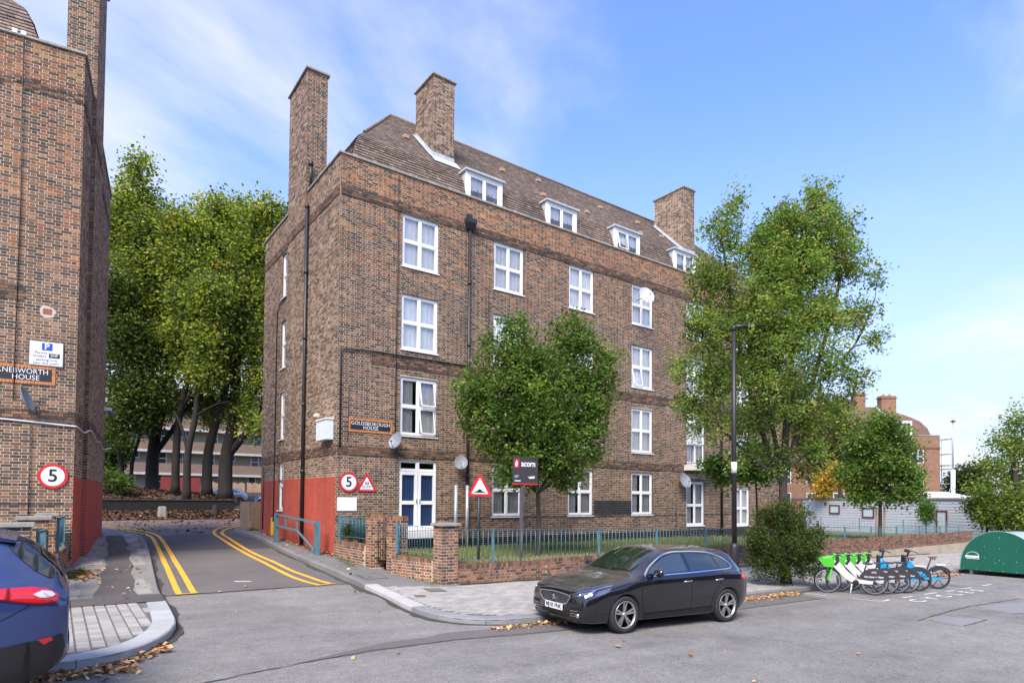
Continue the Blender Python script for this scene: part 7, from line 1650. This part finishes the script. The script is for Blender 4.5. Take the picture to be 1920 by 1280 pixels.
tree('maple_tree', 'round crowned maple growing in the front garden behind the charcoal board', (4.68, -4.08, .06), 18.4, [(1010, 1000), (1008, 935), (1006, 880), (1004, 800)],
     [(955, 655, 52, 58, 0), (1078, 648, 54, 55, 0), (1146, 665, 22, 24, 0), (900, 725, 50, 48, 0), (1005, 730, 60, 60, .2), (1100, 735, 55, 58, 0), (925, 800, 60, 55, 0), (1015, 830, 70, 66, 0), (1105, 812, 45, 52, 0), (975, 885, 52, 42, -.2), (1060, 882, 50, 42, 0), (880, 765, 26, 45, 0), (1000, 690, 50, 40, .6), (1010, 790, 80, 80, .9), (1130, 700, 25, 22, 0), (960, 612, 22, 20, 0), (1082, 608, 24, 16, 0), (1008, 775, 118, 130, 0)],
     1050, 46, .112, PAL_MAPLE, r0=.085, rtop=.03, spread=.15, lobe_d=.6, limbs=[(.05, [(1008, 925), (970, 850), (950, 760), (950, 660)]), (.05, [(1008, 925), (1050, 850), (1070, 760), (1078, 650)]), (.04, [(1008, 925), (960, 880), (910, 800)]), (.04, [(1008, 925), (1060, 880), (1105, 800)])], seed=1)
tree('street_tree', 'tallest street tree with an open many limbed crown, rising from the pavement bush', (10.1, -8.75, -.6), 17.8, [(1470, 1040), (1470, 960), (1468, 900), (1474, 800), (1482, 700), (1492, 560), (1505, 420)],
     [(1528, 375, 34, 50, 0), (1565, 425, 45, 44, 0), (1480, 415, 36, 42, 0), (1350, 440, 40, 52, 0), (1378, 385, 16, 36, 0), (1425, 480, 46, 50, 0), (1500, 490, 52, 52, 0), (1588, 495, 44, 48, 0), (1330, 520, 44, 52, 0), (1645, 520, 22, 20, 0), (1606, 590, 52, 32, 0), (1645, 640, 26, 20, 0), (1312, 610, 40, 48, 0), (1400, 590, 52, 52, 0),
      (1500, 590, 56, 46, 0), (1275, 690, 24, 34, 0), (1345, 705, 50, 50, 0), (1445, 690, 56, 48, 0), (1560, 690, 48, 34, 0), (1610, 720, 32, 24, 0), (1320, 790, 42, 44, 0), (1410, 790, 48, 46, 0), (1505, 780, 48, 40, 0), (1575, 775, 38, 28, 0), (1282, 760, 24, 28, 0), (1380, 855, 28, 26, 0), (1450, 860, 34, 32, 0), (1530, 850, 34, 34, 0), (1460, 540, 50, 50, 1), (1420, 650, 60, 50, 1.2), (1480, 740, 60, 50, 1), (1448, 445, 42, 50, 0), (1452, 540, 50, 50, 0), (1540, 600, 40, 50, 0), (1535, 470, 40, 60, .5), (1470, 620, 50, 60, -.4), (1435, 640, 150, 180, 0), (1500, 470, 100, 100, 0)],
     2500, 36, .092, PAL_BIG, r0=.17, rtop=.03, spread=.125, bias=.45,
     limbs=[(.09, [(1468, 915), (1425, 800), (1395, 690), (1370, 560), (1352, 440)]), (.08, [(1470, 900), (1440, 760), (1425, 640), (1420, 480)]), (.09, [(1474, 880), (1510, 760), (1545, 640), (1575, 520), (1580, 430)]), (.06, [(1476, 800), (1530, 720), (1600, 650), (1640, 560)]), (.06, [(1468, 900), (1400, 850), (1340, 790), (1290, 730)]), (.055, [(1470, 880), (1540, 830), (1590, 760)])], seed=2)
tree('young_tree', 'small young tree with pale drooping leaves, left of the big bush near the lamp', (12.2, -3.2, -.1), 22.0, [(1419, 980), (1418, 920), (1412, 880)], [(1400, 880, 40, 24, 0), (1445, 888, 28, 20, 0), (1365, 895, 24, 18, 0), (1335, 870, 26, 16, 0), (1420, 850, 30, 18, 0)], 110, 26, .17, [((.11, .20, .035), 3), ((.16, .25, .05), 2), ((.06, .11, .02), 1)], r0=.05, rtop=.02, spread=.17, seed=3)
tree('dense_shrub', 'large dense green bush on the pavement at the foot of the tall street tree', (10.3, -8.5, -.6), 17.3, [(1470, 1050), (1470, 1000)], [(1470, 1025, 62, 58, 0), (1432, 1055, 34, 34, 0), (1512, 1056, 30, 30, 0), (1480, 965, 44, 26, 0), (1420, 1010, 24, 30, 0), (1526, 1010, 22, 30, 0), (1445, 965, 30, 22, 0)], 700, 30, .062, [((.060, .095, .022), 4), ((.09, .135, .03), 3), ((.035, .055, .015), 2), ((.15, .18, .05), .8), ((.16, .09, .035), .3)], r0=.05, spread=.085, cat='shrub', twigs=.4, bias=.33, seed=4)
tree('ivy_bush', 'dark ivy growing behind the short teal railing by the building corner', (.75, -1.0, .0), 18.2, [(675, 1010), (675, 1000)], [(668, 995, 16, 17, 0), (685, 1000, 14, 14, .2), (655, 990, 10, 14, .1), (676, 980, 14, 9, 0)], 110, 26, .06, [((.03, .06, .02), 3), ((.05, .09, .03), 2), ((.12, .15, .09), .5)], r0=.03, spread=.07, cat='shrub', twigs=.3, seed=5)
tree('lawn_tree', 'small round dark green tree on the far lawn with a staked trunk', (26.5, -.6, -.35), 33.0, [(1650, 985), (1650, 930), (1650, 880)],
     [(1650, 795, 34, 22, 0), (1618, 835, 36, 30, 0), (1688, 832, 36, 34, 0), (1652, 868, 60, 44, 0), (1602, 892, 30, 32, 0), (1702, 890, 28, 40, 0), (1650, 922, 64, 22, 0), (1650, 850, 50, 50, 1), (1610, 930, 30, 14, 0), (1695, 926, 30, 16, 0)], 520, 34, .19, PAL_MAPLE, r0=.12, rtop=.05, spread=.24, seed=6)
s = empty('tree_stakes', (26.3, -.8, -.4), 0, 'pair of timber stakes either side of the small lawn tree trunk', 'stakes'); s['worldkids'] = 1
for dx in (-7, 8): q = MB(); q.tube([at(1650 + dx, 1016, 32.9), at(1650 + dx, 950, 32.9)], .05, 6); q.build('stake', [M_wood], s)
tree('roadside_tree', 'yellow green feathery tree at the right edge of the photo behind the green hangar', (43, -7.5, -.9), 42.0, [(1915, 960), (1905, 900), (1900, 840)],
     [(1905, 790, 22, 34, 0), (1880, 830, 32, 26, 0), (1925, 840, 44, 46, 0), (1862, 872, 32, 22, 0), (1842, 912, 30, 22, 0), (1885, 935, 50, 30, 0), (1925, 960, 46, 40, 0), (1860, 962, 30, 30, 0), (1900, 900, 50, 40, 2), (1960, 900, 40, 70, 2), (1915, 975, 60, 25, 0)], 560, 30, .20, PAL_RIGHT, r0=.20, rtop=.05, spread=.30, seed=7,
     limbs=[(.1, [(1905, 930), (1880, 915), (1850, 905)]), (.1, [(1905, 920), (1895, 860), (1885, 820)])])
tree('hedge_tree', 'brownish leafy bush at the foot of the yellow green tree on the right', (42, -4, -.9), 44.0, [(1850, 985), (1850, 960)], [(1845, 960, 26, 28, 0), (1825, 945, 18, 18, 0), (1880, 975, 26, 20, 0)], 130, 26, .2, [((.10, .09, .035), 3), ((.16, .17, .04), 2), ((.06, .07, .02), 2)], r0=.1, spread=.25, cat='shrub', seed=8)
tree('far_tree', 'dark distant tree right of the white mast', (80, 14, -1), 90.0, [(1815, 930), (1815, 900)], [(1805, 902, 20, 30, 0), (1832, 895, 18, 26, 0), (1790, 915, 12, 22, 0)], 150, 26, .5, [((.035, .055, .02), 3), ((.06, .075, .025), 2), ((.10, .09, .03), .5)], r0=.3, spread=.6, seed=9)
tree('golden_tree', 'small golden orange autumn tree above the white clad building', (46, 16, 0), 62.0, [(1555, 930), (1555, 900)], [(1550, 902, 20, 22, 0), (1580, 905, 12, 12, 0), (1536, 922, 18, 12, 0), (1565, 880, 12, 10, 0)], 120, 24, .28, [((.52, .30, .06), 3), ((.42, .32, .06), 2), ((.20, .20, .04), 1)], r0=.15, spread=.32, seed=10)
tree('russet_tree', 'mixed green and russet tree between the tall street tree and the far chimneys', (50, 20, 0), 68.0, [(1575, 900), (1575, 820)], [(1560, 765, 40, 40, 0), (1580, 812, 32, 40, 0), (1545, 830, 40, 40, 0), (1580, 850, 50, 40, 1), (1530, 880, 40, 30, 1), (1500, 820, 40, 50, 1)], 420, 28, .34, [((.10, .11, .03), 3), ((.20, .11, .045), 2), ((.06, .08, .02), 2), ((.17, .17, .04), 1)], r0=.3, spread=.42, seed=11)
tree('wall_creeper', 'bright green shrub climbing the white clad building left of its door', (50, 3.5, -.8), 51.0, [(1736, 985), (1736, 960)], [(1735, 950, 13, 20, 0), (1738, 968, 14, 14, 0)], 80, 24, .17, [((.12, .21, .04), 3), ((.07, .13, .025), 2)], r0=.06, spread=.2, cat='shrub', seed=12)
G = 'tall plane trees on the leafy bank'
def plane(label, depth, trunk, lobes, n, r0, seed, limbs=(), pal=PAL_PLANE):
    b = at(trunk[0][0], trunk[0][1], depth); b.z -= .1
    return tree('plane_tree', label, tuple(b), depth, trunk[1:], lobes, int(n * .85), 30, .225, pal, r0=r0, rtop=r0 * .35, spread=.36, bark=M_bark2, group=G, limbs=limbs, bias=.42, seed=seed, twigs=.6)
DK = [((.055, .08, .024), 4), ((.08, .11, .028), 2), ((.13, .09, .03), .6), ((.14, .20, .04), 1)]
plane('slender dark plane tree nearest the left block, leaning left', 38, [(234, 918), (226, 860), (210, 810), (205, 740)], [(232, 640, 46, 60, 0), (236, 735, 42, 56, 0), (214, 560, 36, 54, 0), (262, 780, 30, 34, 0), (215, 800, 24, 36, -1)], 520, .19, 21, pal=DK)
plane('thin plane tree leaning right, second from the left block', 38.5, [(236, 924), (247, 870), (262, 815), (268, 760)], [(270, 730, 36, 50, 0), (275, 660, 36, 40, 0), (285, 780, 26, 26, 0), (300, 740, 28, 40, 0)], 280, .14, 22, pal=DK)
plane('stout forked plane tree with the widest light topped crown on the left', 40, [(292, 918), (286, 860), (296, 790), (318, 700), (320, 560), (290, 420)],
      [(258, 318, 34, 26, 0), (248, 375, 48, 42, 0), (238, 455, 46, 50, 0), (300, 430, 42, 42, 0), (290, 515, 50, 52, 0), (268, 590, 50, 50, 0), (305, 660, 46, 36, 0), (215, 420, 30, 60, 1), (320, 610, 40, 50, 1), (275, 540, 85, 190, 2)], 1650, .42, 23, limbs=[(.2, [(290, 850), (320, 810), (345, 770), (380, 740)]), (.18, [(296, 790), (280, 700), (262, 560), (250, 430)])])
plane('plane tree with a straight trunk in the middle of the bank', 39, [(324, 916), (330, 850), (336, 780), (352, 700), (352, 600), (345, 520)], [(342, 480, 42, 46, 0), (335, 425, 30, 30, 0), (365, 430, 26, 34, 0), (360, 560, 46, 44, 0), (338, 630, 42, 34, 0), (352, 690, 34, 24, 0), (330, 760, 34, 22, 3), (380, 750, 40, 30, 4)], 680, .26, 24, limbs=[(.11, [(336, 780), (322, 690), (318, 600)]), (.1, [(338, 770), (375, 700), (392, 640)])])
plane('plane tree leaning right just in front of its straight neighbour', 37.5, [(338, 930), (352, 850), (366, 780), (372, 700), (380, 620)], [(392, 640, 36, 34, 0), (400, 560, 40, 40, 0), (385, 700, 32, 26, 0)], 320, .24, 25, limbs=[(.12, [(352, 850), (340, 800), (326, 770)]), (.08, [(366, 780), (400, 760), (430, 752)])])
plane('plane tree with a pale green top left of the large block chimney', 41, [(376, 921), (390, 850), (408, 780), (428, 700), (430, 600), (420, 480)], [(412, 398, 46, 32, 0), (400, 460, 48, 44, 0), (440, 530, 50, 46, 0), (420, 600, 44, 40, 0), (402, 690, 40, 32, 0), (450, 430, 40, 40, 1), (440, 760, 44, 34, 4), (400, 780, 30, 20, 5)], 980, .34, 26, limbs=[(.14, [(412, 770), (385, 720), (372, 640), (390, 540)])])
plane('massive leaning plane tree nearest the large block, with low hanging leaves', 39.5, [(404, 926), (424, 860), (438, 790), (442, 700), (450, 600), (470, 480)], [(482, 400, 42, 32, 0), (522, 415, 32, 32, 0), (480, 470, 46, 44, 0), (502, 555, 46, 52, 0), (480, 640, 48, 44, 0), (482, 720, 42, 42, 0), (462, 775, 36, 22, 0), (540, 480, 40, 60, 1), (480, 800, 34, 20, -1), (450, 580, 105, 165, 2)], 1600, .46, 27, limbs=[(.26, [(430, 850), (462, 810), (486, 770), (500, 720)]), (.2, [(438, 790), (412, 700), (400, 600)])])
tree('undergrowth_shrub', 'low bright green shrub on the left end of the leafy bank', (-4.6, 25, 2.0), 36, [(205, 915), (205, 905)], [(208, 898, 22, 13, 0), (230, 905, 14, 8, 0)], 90, 22, .16, [((.12, .18, .04), 3), ((.07, .11, .025), 2)], r0=.04, spread=.22, cat='shrub', twigs=.3, seed=30)
tree('undergrowth_shrub', 'dark shrub behind the slender trees at the left end of the bank', (-4.5, 31, 2.0), 44, [(212, 900), (212, 880)], [(212, 865, 20, 40, 0), (225, 840, 18, 30, 0), (200, 830, 14, 40, 0)], 160, 24, .24, [((.035, .07, .02), 3), ((.06, .11, .03), 2)], r0=.06, spread=.3, cat='shrub', twigs=.3, seed=31)

# ------------------------------------------------------------------ grass, weeds, fallen leaves
rng = np.random.default_rng(91)
def blades(name, n, xf, zf, h, cols, w_=.006, kind='stuff'):
    P = xf(n); n = len(P); Z = np.array([zf(x, y) for x, y in P]); hh = h * rng.uniform(.5, 1.4, n); an = rng.uniform(0, 2 * np.pi, n); ln = rng.normal(0, .35, (n, 2)) * hh[:, None]
    V = np.empty((n, 4, 3)); dx, dy = np.cos(an) * w_, np.sin(an) * w_
    V[:, 0] = np.c_[P[:, 0] - dx, P[:, 1] - dy, Z - .01]; V[:, 1] = np.c_[P[:, 0] + dx, P[:, 1] + dy, Z - .01]
    V[:, 2] = np.c_[P[:, 0] + ln[:, 0] + dx * .3, P[:, 1] + ln[:, 1] + dy * .3, Z + hh]; V[:, 3] = np.c_[P[:, 0] + ln[:, 0] - dx * .3, P[:, 1] + ln[:, 1] - dy * .3, Z + hh]
    ca = np.array([c[0] for c in cols]); p = np.array([c[1] for c in cols], float); C = ca[rng.choice(len(ca), n, p=p / p.sum())] * rng.uniform(.7, 1.3, (n, 1))
    return tag(np_mesh(name, V.reshape(-1, 3), 4, [(0, 1, 2, 3)], C, M_blade, None, kind), 'lawn grass, straw coloured along the wall and green nearer the building', 'grass')
def near(n):
    P = np.c_[rng.uniform(.9, 16, n), rng.uniform(-5.0, -.1, n)]; return P
GC = [((.10, .14, .03), 3), ((.16, .19, .045), 2), ((.30, .26, .12), 1)]
blades('grass', 42000, near, lawn_z, .075, GC)
blades('grass', 26000, lambda n: np.c_[rng.uniform(1.2, 34, n), -5.05 + np.abs(rng.normal(0, .35, n))], lawn_z, .09, [((.40, .33, .16), 3), ((.30, .26, .11), 2), ((.15, .17, .05), 1)])
blades('grass', 24000, lambda n: np.c_[rng.uniform(16, 44, n), rng.uniform(-5, 8, n)], lawn_z, .09, [((.15, .18, .05), 3), ((.22, .22, .08), 2), ((.11, .14, .035), 2)], w_=.014)
def weeds(label, pts, n, size, zf, cols=(((.08, .13, .03), 3), ((.14, .18, .05), 2))):
    c = np.array([(x, y, zf(x, y) + .04) for x, y in pts]); o = leaves('weeds', c, (.09, .09, .035), n, size, list(cols), None, kind='stuff'); tag(o, label, 'weeds')
weeds('weeds and small leafy plants at the foot of the garden walls', [(-.02 - .03 * i, -.3 - i * .22) for i in range(9)] + [(.30, -3.7), (.42, -4.2), (.55, -4.6), (.62, -4.95), (.60, -5.1)], 22, .05, pave_z)
weeds('weeds at the foot of the long wall', [(x, -5.38) for x in np.arange(1.3, 9, .55)], 9, .035, pave_z)
weeds('green weeds in the leaf heap by the red painted corner', [(-6.45, -1.0), (-6.40, -.7), (-6.5, -1.25)], 45, .08, LP)
weeds('plants along the dark plinth of the large block', [(x, -.45) for x in (7.4, 8.3, 9.7, 10.4, 11.0)], 26, .10, lambda x, y: lawn_z(x, y) + .08)
weeds('weeds below the timber fence end', [(-.2, 9.0), (-.05, 8.8), (-.3, 9.05)], 40, .06, pave_z)
def litter(name, label, P, zf, size, cols, pile=.02):
    n = len(P); C = np.array([(x, y, zf(x, y) + .016 + abs(random.gauss(0, pile))) for x, y in P]); nrm = rvec(n); nrm[:, 2] = np.abs(nrm[:, 2]) * 2 + .6; nrm /= np.linalg.norm(nrm, axis=1, keepdims=True)
    a = np.cross(nrm, rvec(n)); a /= np.linalg.norm(a, axis=1, keepdims=True); b = np.cross(nrm, a); s = size * rng.uniform(.5, 1.3, (n, 1))
    V = np.empty((n, 6, 3)); V[:, 0] = C - a * s * .5; V[:, 1] = C - a * s * .1 + b * s * .42 + nrm * s * .18; V[:, 2] = C + a * s * .25 + b * s * .30 + nrm * s * .12; V[:, 3] = C + a * s * .55 + nrm * s * .05; V[:, 4] = C + a * s * .2 - b * s * .32 + nrm * s * .14; V[:, 5] = C - a * s * .15 - b * s * .40 + nrm * s * .2
    ca = np.array([c[0] for c in cols]); p = np.array([c[1] for c in cols], float); K = ca[rng.choice(len(ca), n, p=p / p.sum())] * rng.uniform(.7, 1.25, (n, 1))
    return tag(np_mesh(name, V.reshape(-1, 3), 6, [(0, 1, 2, 3), (0, 3, 4, 5)], K, M_litter, None, 'stuff'), label, 'fallen leaves')
LC = [((.52, .30, .13), 4), ((.40, .21, .09), 3), ((.62, .42, .22), 1.4), ((.24, .12, .06), 2), ((.36, .32, .10), .7)]
u = lambda a, b, n: rng.uniform(a, b, n)
P = np.concatenate([np.c_[u(-.75, .9, 170), -9.50 - np.abs(rng.normal(0, .10, 170))], np.c_[u(.5, 4.5, 240), -9.50 - np.abs(rng.normal(0, .12, 240))], np.c_[u(4.3, 9.3, 1300), -9.46 - np.abs(rng.normal(0, .15, 1300))], np.c_[u(13.5, 20.5, 700), -9.48 - np.abs(rng.normal(0, .16, 700))]])
litter('leaf_litter', 'drift of tan fallen leaves in the gutter along the right kerb', P, road_z, .068, LC, .012)
kl = np.array(KLs); kl = kl[(kl[:, 1] < -6.6)]; idx = rng.integers(0, len(kl), 420); P = kl[idx] + rng.normal(0, .07, (420, 2)) + np.array([.05, -.26])
P = np.concatenate([P[P[:, 0] < -5.55], np.c_[u(-8, -6.0, 260), -9.62 - np.abs(rng.normal(0, .14, 260))]])
litter('leaf_litter', 'fallen leaves in the gutter round the pale left kerb corner', P, road_z, .080, LC, .014)
litter('leaf_litter', 'heap of brown leaves at the foot of the red painted corner', np.c_[-6.40 + rng.normal(0, .16, 260), -1.0 + rng.normal(0, .35, 260)], LP, .09, [((.33, .15, .06), 3), ((.45, .24, .10), 2), ((.2, .09, .04), 2)])
litter('leaf_litter', 'scattered single leaves on the road and pavements', np.concatenate([np.c_[u(-5, 8, 16), u(-14, -9.8, 16)], np.c_[u(-5, -1, 10), u(-9, -3, 10)], np.c_[u(-6.2, -5, 60), u(-4.5, 7, 60)], np.c_[u(-.9, 0, 50), u(-4, 7, 50)], np.c_[u(2, 14, 26), u(-9.2, -5.6, 26)]]), lambda x, y: road_z(x, y) if (y < -9.4 or -5 < x < -1) else LP(x, y) if x < -4 else pave_z(x, y), .085, LC, .004)
litter('leaf_litter', 'rust coloured leaves covering the ground before and on the bank', np.concatenate([np.c_[u(-9, 8, 5200), u(19.0, 22.9, 5200)], np.c_[u(-9, 4, 5200), u(23.4, 29, 5200)], np.c_[u(-5, 2, 240), u(9.5, 19, 240)]]), lambda x, y: bank_z(x, y) if y > 19 else road_z(x, y), .15, [((.15, .062, .022), 3), ((.10, .045, .02), 3), ((.22, .10, .035), 1.0), ((.06, .03, .016), 3)])  # leaf colours darkened for the canopy shade
litter('leaf_litter', 'brown leaves along the foot of the large block side wall', np.c_[u(-.25, 0, 160), u(-.2, 7.5, 160)], pave_z, .08, [((.33, .15, .06), 3), ((.45, .24, .10), 2)])
for o in list(bpy.data.objects):
    if o.type == 'EMPTY' and o.parent is None and o.get('worldkids'): world_kids(o)
for o in bpy.data.objects:
    if 'worldkids' in o: del o['worldkids']
